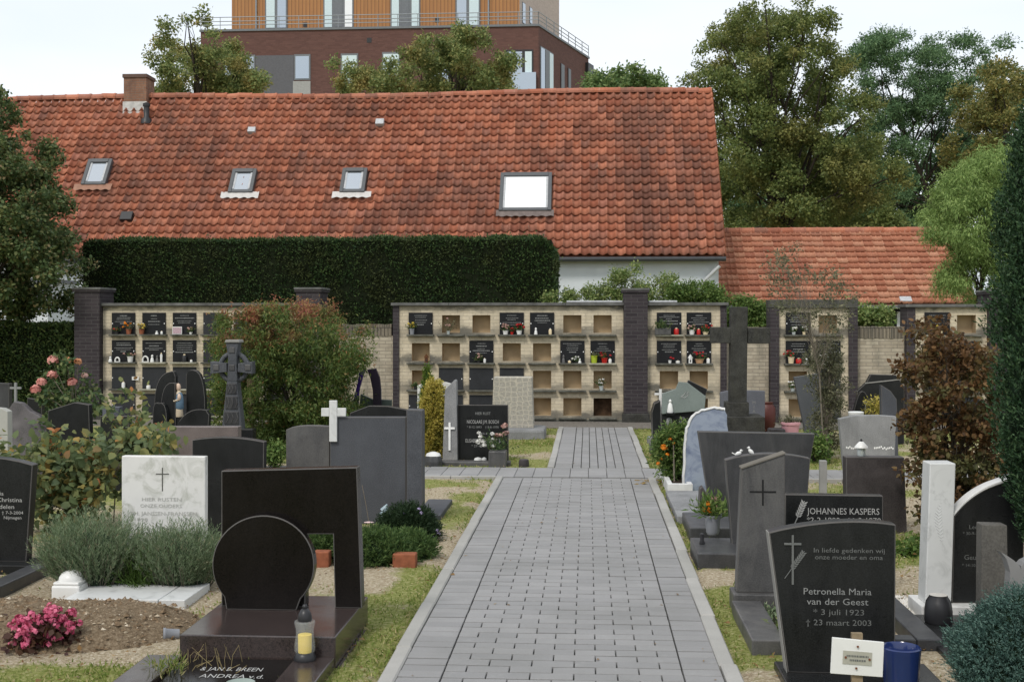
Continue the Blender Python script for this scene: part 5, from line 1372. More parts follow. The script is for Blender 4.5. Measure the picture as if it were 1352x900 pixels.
Y = 8.85
g = grave('arched_headstone', 'dark headstone with arched top, two white birds perched on it', 1010, Y, GG)
panel(g, 'slab', [(966.5, None), (957.5, 607)]+arc(957.5, 606.5, 1014, 598.5, 1070, 605, 10)[1:]+[(1062, None)], Y, 0.1, DARK, 0.1)
MB().box(P3(919, None, 8.6)[0], P3(1064, None, 8.6)[0], YD(752, 945), Y+0.25, -0.05, 0.115).build('base_slab', DARK, g, bevel=0.01)
def bird(u, v, Y, face, label, up):
    q = WY(u, v, Y); s = 0.046
    t = thing('bird_figurine', label, 'figurine', q, 'white birds on the arched headstone')
    f = np.array((face, 0, 0)); z = np.array((0, 0, 1.0))
    ax = unit(f*1.0+z*up)
    m = MB()
    m.tube([q-ax*0.5*s+z*.3*s, q-ax*0.3*s+z*.36*s, q+z*.45*s, q+ax*0.35*s+z*.55*s, q+ax*0.5*s+z*.62*s], [0.05*s, 0.22*s, 0.34*s, 0.26*s, 0.1*s], 10); m.build('body', WHITE, t, smooth=True)
    h = q+ax*0.48*s+z*.85*s
    MB().lathe(h, [(0.02*s, -.24*s), (.17*s, -.15*s), (.22*s, 0), (.16*s, .15*s), (.02*s, .21*s)], 10).build('head', WHITE, t, smooth=True)
    MB().tube([h+f*.18*s, h+f*.36*s], [.06*s, .01*s], 5).build('beak', WHITE, t)
    tl = q-ax*0.45*s+z*.36*s
    MB().prism([tl+(0, -.08*s, -.05*s), tl-ax*.55*s+z*.3*s*(1 if up < .5 else -1.0)+(0, -.08*s, 0), tl-ax*.5*s+z*.45*s*(1 if up < .5 else -1.0)+(0, -.08*s, 0), tl+(0, -.08*s, .1*s)], (0, .16*s, 0)).build('tail', WHITE, t)
bird(974.5, 602.2, Y+0.05, 1, 'white bird figurine facing right with raised tail, left of the pair', 0.15)
bird(992, 600.2, Y+0.05, -1, 'white bird figurine facing left with tail down, right of the pair', 0.7)
# vase with orange flowers on that slab
def lathe_thing(name, label, cat, q, parts, group=None):
    t = thing(name, label, cat, q, group)
    for nm, prof, mat in parts:
        MB().lathe(q, prof, 18).build(nm, mat, t, smooth=True)
    return t
def tuft(parent, name, c, r, h, n, L, W, mat, seed, up=1.0):
    rng = np.random.default_rng(seed)
    P = np.array(c)+rng.normal(size=(n, 3))*np.array((r*.35, r*.35, 0.002))
    dr = unit(rng.normal(size=(n, 3))*np.array((.6, .6, .35))+np.array((0, 0, up)))
    o = leafobj(name, sprigs(rng, P, dr, h*rng.uniform(.5, 1.1, n), 6, L, W, 0.6), mat, parent); o['kind'] = 'stuff'; return o
def blooms(parent, name, c, r, h, n, size, mat, seed):
    rng = np.random.default_rng(seed)
    C = np.array(c)+np.stack([rng.normal(size=n)*r*.55, rng.normal(size=n)*r*.45, rng.uniform(.35, 1.0, n)*h], 1)
    V = np.concatenate([blossoms(rng, C, size, 12), blossoms(rng, C, size*.6, 7)])
    o = leafobj(name, V, mat, parent); o['kind'] = 'stuff'; return o
q = G(941, 705, 0.115)
q = np.array((q[0], q[1], 0.115))
t = lathe_thing('grave_vase', 'grey vase with orange flowers before the arched headstone', 'vase', q, [('vase', [(0.04, 0), (0.05, 0.02), (0.055, 0.10), (0.065, 0.14), (0.055, 0.145)], GREYPLASTIC)])
tuft(t, 'leaves', q+(0, 0, .12), .08, .2, 60, .06, .018, FRESH, 73); blooms(t, 'flowers', q+(-.04, -.02, .12), .05, .12, 7, .024, ORANGEPET, 74); blooms(t, 'pale_flowers', q+(.02, 0, .16), .03, .12, 4, .02, DUSKPET, 75)
q = np.array(G(927, 718, 0.115)); t = lathe_thing('grave_candle', 'small black candle holder on the slab before the arched headstone', 'candle holder', q, [('holder', [(0.018, 0), (0.02, 0.01), (0.014, 0.03), (0.016, 0.075), (0.006, 0.08)], BLACKPLASTIC)])

Y = 11.15
g = grave('trapezium_headstone', 'large dark grey headstone widening upward, before the stone cross', 998, Y, GG)
panel(g, 'slab', [(938, None), (921.5, 569.5), (1076, 572.5), (1058, None)], Y, 0.11, DARK)
m = MB().box(P3(903, None, 10.2)[0], P3(1060, None, 10.2)[0], YD(713, 925), 10.4, -0.05, 0.10); m.build('foot_slab', DARK, g, bevel=0.01)
MB().box(P3(889, None, 11.2)[0]-0.02, P3(935, None, 11.2)[0], 10.42, 12.0, -0.05, 0.06).build('side_kerb', PALEGREY, g, bevel=0.008)
panel(g, 'side_stone', [(922, None), (924, 645), (928, 642), (934, 652), (937, None)], Y-0.2, 0.12, BROWNSTONE)

Y = 12.3
g = grave('marble_headstone', 'blue veined marble headstone with rough white edge beside the path', 930, Y, GG)
outl = [(902.3, None), (904.2, 620), (904.8, 585), (907, 565), (914, 550), (926, 542), (943, 538.5), (956, 540), (960, 548), (960, 560), (975, None)]
panel(g, 'slab', outl, Y, 0.09, BLUEMARBLE)
m = MB(); pts = outl[:8]
rngw = np.random.default_rng(3)
pp_ = []
for i in range(len(pts)-1):
    (ua, va), (ub, vb) = pts[i], pts[i+1]
    for k in range(4):
        a = P3(ua, va, Y, 0.0); b = P3(ub, vb, Y, 0.0); pp_.append(a+(b-a)*k/4+np.array((rngw.normal()*.003, 0, rngw.normal()*.003)))
pp_.append(P3(956, 540, Y))
m.tube([p+(0.0, -0.004, 0) for p in pp_], [.006+.004*rngw.random() for _ in pp_], 6); m.tube([p+(0.012, 0.05, -0.012) for p in pp_], .028, 6); m.build('rough_edge', WHITESTONE, g)
x0, x1 = P3(879, None, 12.4)[0], P3(905, None, 12.4)[0]
t = thing('marigold_planter', 'white planter of leafy marigolds beside the blue marble headstone', 'planter', ((x0+x1)/2+.1, 12.5, 0))
y0, y1 = YD(653, 890), YD(632, 890)
MB().box(x0, x1+.05, y0, y0+.05, -.03, .11).build('box_side', WHITESTONE, t, bevel=.005); MB().box(x0, x0+.05, y0+.052, y1, -.03, .11).build('box_side', WHITESTONE, t, bevel=.005); MB().box(x1+.0, x1+.05, y0+.052, y1, -.03, .108).build('box_side', WHITESTONE, t, bevel=.005); MB().box(x0+.052, x1-.002, y0+.052, y1, -.03, .07).build('soil', SOILDARK, t)
rng = np.random.default_rng(76)
cl = clumps_in(rng, [(866, 595), (878, 572), (905, 556), (914, 575), (908, 630), (884, 634), (870, 615)], 12.75, .3, 46, (5, 10))
leafobj('foliage', leaves_on(rng, cl, 7000, .05, .018), FRESH, t)
MB().tube([((x0+x1)/2, 12.6, .05), ((x0+x1)/2, 12.7, .5)], [.012, .006], 5).build('stem', TWIG, t)
for (u, v, r) in ((876.5, 591, 5), (881, 600, 3), (885, 580, 3), (869, 612, 3), (873, 606, 2.5), (890, 585, 2.5)):
    c = D(u, v, 12.6); leafobj('marigold', np.concatenate([blossoms(rng, [c], r*12.6/FOC, 16), blossoms(rng, [c], r*.6*12.6/FOC, 10)]), ORANGEPET, t)
n = 60; P = np.stack([rng.uniform(-.25, .25, n)+P3(872, None, 12.9)[0], rng.uniform(12.7, 13.15, n), np.full(n, .02)], 1)
o = leafobj('yellow_leaf_litter', kites(P, rnd_dirs(rng, n)*np.array((1, 1, .1)), np.tile((0, 0, 1.), (n, 1)), .06, .045), YELLEAF); tag(o, 'yellow fallen leaves beside the marigold planter', 'leaves', kind='stuff')

# stone cross
Y = 16.6
g = grave('stone_cross', 'tall weathered stone cross on a stepped base, right of the path', 976, Y, None, cat='cross')
def pbox(parent, name, u0, u1, v0, v1, Y, dep, mat, bevel=0.01, zb=None):
    a, b = P3(u0, v0, Y), P3(u1, v1 if v1 is not None else CV, Y)
    return MB().box(a[0], b[0], Y, Y+dep, zb if v1 is None else b[2], a[2]).build(name, mat, parent, bevel=bevel)
a = P3(965, 405, Y); b = P3(988, 530, Y)
m = MB(); l, r_ = P3(965.5, 405, Y), P3(987.5, 405, Y); l2, r2 = P3(963.5, 531, Y), P3(986, 531, Y)
m.prism([l2, l, r_, r2], (0, .22, 0)); m.build('shaft', OLDSTONE, g, bevel=.012)
pbox(g, 'arm', 939, 965.2, 432, 453, Y+.005, .21, OLDSTONE); pbox(g, 'arm', 987.6, 1017, 432.5, 453.5, Y+.005, .21, OLDSTONE)
pbox(g, 'step', 959, 989, 531, 550, Y-.06, .34, OLDSTONE); pbox(g, 'step', 936, 1010, 550.2, None, Y-.2, .62, OLDSTONE, zb=-.05)
cx = P3(976, None, Y)[0]

# grave with the grey-green dove stone
Y = 15.3
g = grave('dove_headstone', 'black headstone with grey-green gable panel carved with a dove', 904, Y, GG)
panel(g, 'back_slab', [(873, None), (873, 545), (935, 538), (935, None)], Y, .08, BLACK)
panel(g, 'gable_panel', [(874, 546.5), (874, 519.5), (892, 513.5), (896, 504), (908, 505), (932, 523), (930, 542)], Y-.04, .036, GREENSTONE)
panel(g, 'corner_slab', [(904, 511), (909, 501.5), (934, 513.5), (931, 525), (920, 520)], Y+.005, .06, BLACK)
m = MB(); rr = lambda pts: m.tube([WY(u, v, Y-.043) for u, v in pts], .004, 4)
rr([(899, 524), (903, 521), (906, 516), (905, 522), (909, 517), (908, 522), (904, 525), (900, 524)]); m.build('dove_outline', LETTER, g)
m = MB()
m.tube([WY(880, 583, Y-.006), WY(881.5, 570, Y-.006), WY(883, 562, Y-.006)], [.012, .016, .012], 5); m.lathe(WY(883.5, 556.5, Y-.006), [(.004, -.06), (.03, -.045), (.042, 0), (.03, .04), (.004, .055)], 9); m.tube([WY(880, 572, Y-.006), WY(885, 566, Y-.006)], .018, 4); m.build('rose_relief', LETTERGREY, g)
text(g, 'TER\nNAG', 896.5, 552, 3.2, Y, LETTERGREY, 'LEFT')
panel(g, 'side_slab', [(863, None), (860.5, 545), (864, 533), (872, 529), (872.5, None)], Y+.1, .3, BLACK)
q = WY(885, 543.5, Y-.08); t = lathe_thing('white_statuette', 'small white robed statuette on the dove headstone', 'statuette', (q[0], Y-.06, q[2]-.01), [('robe', [(.038, 0), (.04, .02), (.026, .10), (.012, .125)], WHITE), ('head', [(.006, .12), (.018, .13), (.018, .15), (.004, .165)], WHITE)])
MB().box(q[0]-.05, q[0]+.05, Y-.14, Y-.042, q[2]-.035, q[2]-.01).build('ledge', BLACK, g)
t = grave('small_white_cross', 'small white metal cross left of the dove headstone', 871.5, Y+.45, cat='cross')
m = MB(); a = P3(872, 513.5, Y+.45); m.box(a[0]-.016, a[0]+.016, Y+.45, Y+.48, -.03, a[2]); m.build('upright', WHITE, t); c = P3(868, 520, Y+.45); MB().box(a[0]-.075, a[0]-.018, Y+.452, Y+.478, c[2]-.013, c[2]+.013).build('arm', WHITE, t); MB().box(a[0]+.018, a[0]+.075, Y+.452, Y+.478, c[2]-.013, c[2]+.013).build('arm', WHITE, t)
for k, (u0, u1, v0, vb, mt, lb) in enumerate(((855, 869, 577, 586, PALEGREY, 'rough grey stone block left of the dove headstone, at the back'), (858, 872, 585, 599, MIDGREY, 'grey stone block left of the dove headstone, in front'))):
    yb = YD(vb, u0); o = pbox(None, 'stone_block', u0, u1, v0, None, yb, .2, mt, .02, -.03); o['label'] = lb; o['category'] = 'stone'
    q = P3((u0+u1)/2, None, yb)
q = G(872, 597); t = lathe_thing('memorial_candle', 'slim white candle before the dove headstone', 'candle', q, [('candle', [(.025, 0), (.025, .10), (.02, .105)], WHITE)])

Y = 18.6
g = grave('slate_headstone', 'blue-grey headstone behind the stepped base of the stone cross', 980, Y, GG)
panel(g, 'slab', [(951, None), (951, 518), (968, 514.5), (1010, 516), (1010, None)], Y, .1, granite('blue_grey_slate', (.07, .075, .09), (.13, .135, .155), .5, .25, 100, .2))
text(g, 'M\nI\nA', 995.5, 531, 4, Y, LETTERGREY)
Y = 17.0
g = grave('slanted_headstone', 'plain slate-grey slanted headstone before the framed niche wall', 1068, Y, GG)
panel(g, 'slab', [(1066, None), (1061, 560), (1048.5, 498), (1080, 493), (1086, 540), (1086, None)], Y, .1, granite('flat_slate', (.06, .066, .072), (.095, .1, .107), .6, .2, 100, .12))
q = G(1043.5, 577); t = lathe_thing('pink_pot', 'pink plastic flower pot behind the trapezium headstone', 'flower pot', q, [('pot', [(.11, 0), (.135, .19), (.15, .19), (.15, .22), (.13, .22)], plain('pink_plastic', (.62, .33, .36), .5, .3)), ('soil', [(.128, .15), (.128, .2)], SOILDARK)])
tuft(t, 'withered_plant', q+(0, 0, .19), .2, .13, 40, .06, .012, DULL, 77)
q = G(1022, 575); t = lathe_thing('red_vase', 'rusty red jar at the foot of the framed niche wall', 'jar', (q[0], 19.2, 0), [('jar', [(.10, 0), (.14, .1), (.14, .36), (.1, .42), (.11, .45)], plain('rusty_red_glaze', (.08, .018, .013), .5, .4))])
q = P3(1024, None, 18.2); o = MB().box(q[0]-.12, q[0]+.12, 18.0, 18.25, -.02, .14).build('rubble_block', BROWNSTONE, None, (q[0], 18.1, 0), bevel=.03); tag(o, 'brown rubble block left of the pink pot', 'stone')

# second row right
Y = 12.9
g = grave('grey_headstone', 'streaky pale grey headstone behind the brown granite one', 1146, Y, GG)
panel(g, 'slab', [(1117, None), (1108, 553), (1128, 548.5), (1160, 548), (1183.5, 549.5), (1180, None)], Y, .1, PALEGREY)
m = MB(); rw = np.random.default_rng(9)
for u in list(np.arange(1117, 1129, 2.2))+list(np.arange(1154, 1180, 2.2)):
    a = WY(u, 591+rw.normal()*.7, Y-.002); m.box(a[0], a[0]+.012, Y-.002, Y+.001, a[2]-.008, a[2]+.01)
m.build('inscription', LETTERWHITE, g)
Y = 10.1
g = grave('brown_headstone', 'swirly brown granite headstone with lantern on top', 1155, Y, GG)
panel(g, 'slab', [(1118, None), (1117, 603), (1194, 603.5), (1198, None)], Y, .14, BROWNSTONE)
q = WY(1137.5, 602.5, Y+.06); q = np.array((q[0], Y+.07, P3(1137, 603.2, Y)[2]+.002))
t = lathe_thing('grave_lantern', 'white-roofed lantern on the brown granite headstone', 'lantern', q, [('glass_body', [(.03, 0), (.034, .008), (.034, .07)], glassmat('lantern_glass', (.55, .6, .6), .1, .3)), ('roof', [(.055, .068), (.052, .08), (.02, .115), (.008, .12)], WHITE), ('finial', [(.008, .12), (.011, .13), (.004, .142)], DARKMETAL)])
q = P3(1087.5, None, 12.0); o = MB().box(q[0]-.034, q[0]+.034, 12.0, 12.07, -.05, P3(1087, 608, 12.)[2]).build('grey_post', plain('post_concrete', (.28, .28, .27), .9, .1), None, (q[0], 12, 0), bevel=.006); tag(o, 'slim pale concrete post left of the brown headstone', 'post')
Y = 17.2
g = grave('dark_headstone', 'dark headstone with sloping shoulders behind the yellow shrub at right', 1160, Y, GG)
panel(g, 'slab', [(1132, None), (1132, 516), (1144, 505), (1150, 494), (1183, 495), (1194, 510), (1194, None)], Y, .1, BLACK)
m = MB().prism([P3(1142, 506.5, Y-.01), P3(1142.5, 505, Y-.01), P3(1188, 500, Y-.01), P3(1188, 501.5, Y-.01)], (0, .008, 0)); m.build('moulding', RIM, g)
Y = 15.6
g = grave('round_headstone', 'low dark rounded headstone left of the yellow shrub', 1138, Y, GG)
panel(g, 'slab', [(1127, None)]+arc(1127, 545, 1139, 516, 1152, 545, 9)+[(1152, None)], Y, .08, BLACK); cross_mark(g, 1142.5, 527, 541, 3.5, 531, 1.2, Y, LETTERDIM)
Y = 14.4
g = grave('pointed_headstone', 'grey blade-shaped headstone right of the yellow shrub', 1175, Y, GG)
panel(g, 'slab', [(1165, None), (1163.5, 508), (1176, 516), (1184, 527), (1187, None)], Y, .1, GREY)
shrub('yellow_shrub', 'small golden yellow shrub above the pale grey headstone', [(1144, 548), (1146, 535), (1158, 530), (1160, 518), (1164, 520), (1166, 550), (1158, 580), (1150, 580)], 14.9, .15, 16, (4, 7), 1500, .04, .016, GOLDEN, 78, 1156, .012)
q = G(1129, 590); 
t = lathe_thing('white_bowl', 'white bowl behind the pale grey headstone', 'bowl', np.array((P3(1130, None, 13.4)[0], 13.4, 0)), [('pedestal', [(.05, 0), (.05, .68)], GREY), ('bowl', [(.05, .68), (.08, .7), (.085, .735), (.07, .74)], WHITE)])

# white marble pillar grave
Y = 7.18
g = grave('pillar_headstone', 'white marble pillar beside a black stone with white curved edge', 1260, Y, GG)
panel(g, 'pillar', [(1221.5, None), (1228, 611.5), (1262, 611.5), (1256, None)], Y, .16, COLMARBLE, .085)
panel(g, 'black_slab', [(1256.5, None), (1259.5, 682)]+arc(1259.5, 681.5, 1284, 657, 1314, 641, 8)[1:]+[(1352, 628), (1352, None)], Y+.03, .09, BLACK, .085)
m = MB(); A = arc(1259.5, 680, 1284, 655.5, 1314, 639.5, 9)+[(1352, 626)]; s = .0125
top = [P3(u, v-2.0, Y+.02) for u, v in A]; bot = [P3(u, v+1.5, Y+.02) for u, v in A]
m.prism(bot[::-1]+top if False else bot+top[::-1], (0, .11, 0)); m.build('curved_edge', WHITESTONE, g, bevel=.003)
MB().box(P3(1213, None, Y)[0], P3(1370, None, Y)[0], Y-.06, Y+.24, -.05, .085).build('white_base', WHITESTONE, g, bevel=.006)
m = MB(); 
for k in range(13):
    t_ = k/12; u = 1243-6*math.sin(t_*2.5)+3*t_; v = 714-50*t_; L = 6.5*math.sin(math.pi*(.15+.8*t_))
    for sg in (-1, 1): m.tube([WY(u, v, Y-.001), WY(u+sg*L*.8, v-L*.7, Y-.001)], .0016, 3)
m.build('leaf_relief', plain('marble_relief', (.52, .53, .52), .6, .3), g)
text(g, 'Leo', 1279, 695, 5.5, Y+.03, LETTERDIM, 'LEFT'); text(g, '* 30-9-1931', 1271, 703.5, 4, Y+.03, LETTERDIM, 'LEFT'); text(g, 'Geurts', 1272.5, 735, 6.5, Y+.03, LETTERDIM, 'LEFT'); text(g, '* 14-10-1935', 1270, 745.5, 4, Y+.03, LETTERDIM, 'LEFT')
MB().box(P3(1224, None, 6.6)[0], P3(1380, None, 6.6)[0], 5.9, Y-.065, -.05, .04).build('grave_slab', BLACK, g, bevel=.006)
q = np.array((P3(1239, None, 6.92)[0], 6.92, .041))
t = lathe_thing('black_urn', 'black bell-shaped urn at the foot of the white marble pillar', 'urn', q, [('urn', [(.072, 0), (.076, .01), (.076, .07), (.068, .12), (.05, .148), (.05, .152)], BLACKPLASTIC), ('rim', [(.045, .150), (.05, .156), (.04, .158)], plain('pale_rim', (.5, .48, .44), .5, .3))])
Y = 6.75
g = grave('granite_pillar', 'short dark rough-sided granite stone before the curved black one', 1310, Y, GG)
panel(g, 'slab', [(1295.5, None), (1296.5, 692), (1330, 693), (1332, None)], Y, .1, granite('rough_side_granite', (.04, .038, .034), (.1, .095, .085), .7, .2, 90, .3), .041)
Y = 6.45
g = grave('crescent_stone', 'grey crescent-shaped stone under the cypress', 1340, Y, GG)
panel(g, 'crescent', [(1330, None), (1333, 770), (1334, 755), (1329, 738), (1321.5, 728.5)]+arc(1321.5, 728.5, 1342, 742, 1348, 752, 6)[1:]+arc(1348, 752, 1352, 742, 1372, 735, 5)[1:]+[(1372, None)], Y, .08, plain('satin_grey_stone', (.2, .2, .2), .4, .4), .041, .004)

# name board on a stake, blue pot
Y = 5.33
t = grave('name_board', 'white board with small plate on a wooden stake before the black headstone', 1131, Y, cat='sign')
MB().prism([P3(1096.5, 888.5, Y), P3(1099, 841, Y), P3(1167.5, 847.5, Y), P3(1165.5, 893.5, Y)], (0, .012, 0)).build('board', WHITE, t, bevel=.002)
MB().prism([P3(1112.5, 875.5, Y-.003), P3(1113.5, 858, Y-.003), P3(1151.5, 861, Y-.003), P3(1151, 878.5, Y-.003)], (0, .0025, 0)).build('name_plate', plain('dull_brass_plate', (.42, .41, .35), .5, .4, .2), t)
a = P3(1133, 837, Y); MB().box(a[0]-.023, a[0]+.023, Y+.014, Y+.04, -.2, a[2]).build('stake', PALEWOOD, t)
m = MB()
for u, v in ((1116.5, 867), (1148, 870), (1132.5, 853), (1130.5, 881.5)):
    q = WY(u, v, Y-.004); m.tube([q, q+(0, -.004, 0)], .005, 7)
m.build('bolt', plain('rusty_bolt', (.16, .06, .03), .7, .3), t)
m = MB(); rw = np.random.default_rng(12)
for v, w in ((866, 28), (871.5, 20)):                # the plate's two lines are too worn to read
    u = 1132-w/2
    while u < 1132+w/2:
        l = rw.uniform(.8, 2.2); a = WY(u, v+(u-1132)*.07, Y-.0045); m.box(a[0], a[0]+l*Y/FOC, Y-.0045, Y-.0032, a[2]-.004, a[2]+.004); u += l+.9
m.build('inscription', LETTERDIM, t)
q = np.array((P3(1189.5, None, 5.5)[0], 5.5, .0))
t = lathe_thing('blue_pot', 'glazed blue flower pot beside the white board', 'flower pot', q, [('pot', [(.055, 0), (.065, .02), (.078, .14), (.084, .24), (.088, .275), (.082, .28), (.076, .27), (.072, .2)], plain('blue_glaze', (.014, .028, .11), .15, .6)), ('soil', [(.072, .18), (.072, .2)], SOILDARK)])

# ---- left side, near to far
Y = 6.48
g = grave('disc_headstone', 'black headstone with a round disc before an angular slab, on red-brown granite', 350, 6.5, GG)
pz = .16
panel(g, 'back_slab', [(292, None), (292, 621), (471.5, 616.5), (478, None), (442, None), (439.5, 705), (403, 705), (403, None)], Y+.07, .09, BROWNBLACK, pz)
cxp, cyp, rp = 347.5, 745.5, 67.5
pts = [(cxp+rp*math.cos(a), cyp-rp*.97*math.sin(a)) for a in np.linspace(-math.radians(43), math.radians(180+40), 44)]
panel(g, 'disc', [(298.5, None)]+[p for p in pts[::-1]]+[(391, None)], Y, .067, BROWNBLACK, pz)
yf = 5.94; x0, x1 = P3(236, None, yf)[0], P3(441, None, yf)[0]
MB().box(x0, x1+.005, yf+.01, Y+.36, .004, pz).build('plinth', REDGRAN, g, bevel=.006)
MB().box(x0-.03, x1+.02, yf+.03, Y+.38, -.05, .003).build('foundation', REDGRAN, g)
gx0 = x0-.16
MB().box(gx0, gx0+.18, 4.6, yf+.006, -.05, .06).build('kerb', REDGRAN, g, bevel=.006); MB().box(x1-.19, x1, 4.6, yf+.006, -.05, .063).build('kerb', REDGRAN, g, bevel=.006)
tab = MB().add([(gx0+.185, 4.9, .0), (x1-.195, 4.9, .0), (x1-.195, yf-.01, .05), (gx0+.185, yf-.01, .05), (gx0+.185, 4.9, -.05), (x1-.195, 4.9, -.05), (x1-.195, yf-.01, -.05), (gx0+.185, yf-.01, -.05)], [(0, 1, 2, 3), (0, 4, 5, 1), (1, 5, 6, 2), (2, 6, 7, 3), (3, 7, 4, 0), (4, 7, 6, 5)]).build('sloping_tablet', BROWNBLACK, g, bevel=.004)
def tablet_text(body, u, v, width, cap):
    cu = bpy.data.curves.new('t', 'FONT'); cu.body = body; cu.resolution_u = 2; ob = bpy.data.objects.new('t', cu); me = bpy.data.meshes.new_from_object(ob)
    n = len(me.vertices); co = np.empty(n*3, np.float32); me.vertices.foreach_get('co', co); co = co.reshape(-1, 3)
    q = G(u, v, .04); w = (co[:, 0].max()-co[:, 0].min()); sx = width*q[1]/FOC/w; sl_ = .05/(yf-4.91)
    yy = q[1]+co[:, 1]*cap/.69; out = np.stack([q[0]+co[:, 0]*sx, yy, .0+(yy-4.9)*sl_+.002], 1)-ORI[g]
    me.vertices.foreach_set('co', out.reshape(-1).astype(np.float32)); me.update(); me.materials.clear(); me.materials.append(LETTER); me.name = 'inscription'
    o = bpy.data.objects.new('inscription', me); link(o); o.parent = g; ORI[o] = ORI[g]; bpy.data.objects.remove(ob)
tablet_text('& JAN B. BREEN', 263, 885, 84, .05); tablet_text('ANDREA v.d.', 262, 893, 88, .05)
# glass lantern
q = np.array((P3(402.5, None, yf-.055)[0], yf-.055, .063))
LG = Mat('lantern_clear_glass'); LG.set(Base_Color=(.75, .78, .76), Roughness=.08, Metallic=.2); tb_ = LG.node('BsdfTransparent'); ms_ = LG.node('MixShader'); ms_.inputs[0].default_value = .2; LG.l.new(tb_.outputs[0], ms_.inputs[1]); LG.l.new(LG.p.outputs[0], ms_.inputs[2]); LG.l.new(ms_.outputs[0], LG.out.inputs['Surface']); LG = LG.m
t = lathe_thing('glass_lantern', 'glass grave lantern with yellow candle and black cap on granite kerb', 'lantern', q, [('base', [(.054, 0), (.056, .01), (.046, .034), (.044, .036)], BLACKPLASTIC), ('glass', [(.044, .036), (.052, .05), (.050, .09), (.044, .12), (.044, .15), (.052, .185), (.05, .192)], LG), ('candle', [(.033, .038), (.034, .125), (.03, .127)], plain('yellow_wax', (.75, .56, .09), .6, .3)), ('cap', [(.034, .192), (.036, .2), (.03, .23), (.018, .25), (.011, .252), (.013, .262), (.009, .272), (.003, .274)], BLACKPLASTIC)])
q = np.array(G(319, 905, .04)); t = lathe_thing('shallow_bowl', 'shallow green-grey bowl on the sloping tablet at the bottom edge', 'bowl', (q[0], q[1]-.02, .028), [('bowl', [(.04, 0), (.062, .02), (.068, .035), (.062, .035), (.05, .022)], plain('celadon_glaze', (.24, .29, .26), .3, .5))])
rng = np.random.default_rng(80)
t = thing('dry_grass', 'dry grass stalks growing before the tablet at bottom left', 'plant', G(262, 885))
m = MB()
for k in range(26):
    u = rng.uniform(245, 330); a = np.array((P3(u, None, yf)[0], yf-.02-rng.random()*.2, .035)); b = a+np.array((rng.normal()*.05, -.03, rng.uniform(.04, .14))); m.tube([a, (a+b)/2+rng.normal(size=3)*.008, b], [.0016, .0013, .0008], 3)
m.build('stalks', plain('straw', (.3, .24, .12), .9, .1), t)
n = 40; P = np.stack([P3(240, None, 5.9)[0]+rng.normal(size=n)*.03, 5.72+rng.normal(size=n)*.06, np.full(n, .03)], 1)
leafobj('blades', sprigs(rng, P, rng.normal(size=(n, 3))*.5+np.array((0, 0, 1)), .08, 5, .04, .006, .5), GRASSBLADE, t)

# white marble headstone with slab
Y = 8.0
g = grave('white_headstone', 'white veined marble headstone with engraved cross behind lavender', 215, Y, GG)
panel(g, 'slab', [(160.5, None), (160.5, 601.5), (271, 602.5), (271, None)], Y, .06, WHITEMARBLE)
ENG = plain('engraved_grey', (.42, .42, .395), .8, .1)
cross_mark(g, 214.5, 617, 648, 9, 625.5, 1.4, Y, plain('engraved_dark', (.10, .10, .09), .8, .1), .002)
text(g, 'HIER RUSTEN', 187, 658.5, 4.6, Y, ENG, 'LEFT', 53); text(g, 'ONZE OUDERS', 185, 667, 4.6, Y, ENG, 'LEFT', 56); text(g, 'JOH. JANSSEN-FRANSSEN', 168, 677, 5, Y, ENG, 'LEFT', 94); text(g, '1898              1976', 176, 685, 4, Y, ENG, 'LEFT', 76)
x0, x1 = P3(112, None, 7.45)[0], P3(265, None, 7.45)[0]; xm = x0+(x1-x0)*.78
MB().box(x0, xm-.003, YD(802, 190), YD(778, 190), -.03, .05).build('ledger_slab', COLMARBLE, g, bevel=.005); MB().box(xm+.003, x1, YD(802, 190), YD(778, 190), -.03, .05).build('ledger_slab', COLMARBLE, g, bevel=.005)
# white domed ornament
q = np.array(G(94, 787)); t = thing('white_ornament', 'white domed ceramic box left of the marble ledger', 'ornament', q)
MB().box(q[0]-.09, q[0]+.09, q[1]-.09, q[1]+.09, -.01, .085).build('box', WHITE, t, bevel=.012); MB().box(q[0]-.082, q[0]+.082, q[1]-.082, q[1]+.082, .085, .105).build('lid', WHITE, t, bevel=.008)
MB().lathe(q, [(.075, .105), (.072, .125), (.055, .15), (.03, .163), (.004, .166)], 18).build('dome', WHITE, t, smooth=True)
# soil mound, begonia, tipped pot
mo = G(110, 833); rng = np.random.default_rng(81)
n1, n2 = 60, 44; X_, Y_ = np.meshgrid(np.linspace(-1.15, .75, n1), np.linspace(-.55, .72, n2)); xx = X_.ravel(); yy = Y_.ravel()
rr_ = np.sqrt((xx/np.where(xx < 0, 1.6, .72))**2+(yy/np.where(yy < 0, .48, .62))**2)
zz = .17*np.clip(1-rr_**2, 0, 1)**.75+(vnoise(xx+30, yy+30, 4, 9, 5)-.5)*.13*np.clip(1.25-rr_, 0, 1)-.03
me = bpy.data.meshes.new('soil_mound'); ix = np.arange(n1*n2).reshape(n2, n1)
me.from_pydata(np.stack([xx, yy, zz], 1).tolist(), [], np.stack([ix[:-1, :-1], ix[:-1, 1:], ix[1:, 1:], ix[1:, :-1]], -1).reshape(-1, 4).tolist())
M = Mat('mound_soil'); p = M.pos(); c = M.ramp(M.noise(p, 48, 6, .75), [(.3, (.10, .07, .045)), (.52, (.26, .195, .125)), (.7, (.42, .34, .24))]); M.set(Base_Color=c, Roughness=.95); M.p.inputs['Specular IOR Level'].default_value = .08; M.bump(M.noise(p, 40, 6, .8), 1.0, .03)
me.materials.append(M.m); me.polygons.foreach_set('use_smooth', [True]*len(me.polygons))
mound = thing('grave_mound', 'fresh mound of brown soil and stones in the left foreground', 'soil mound', mo)
place('soil', me, mound)
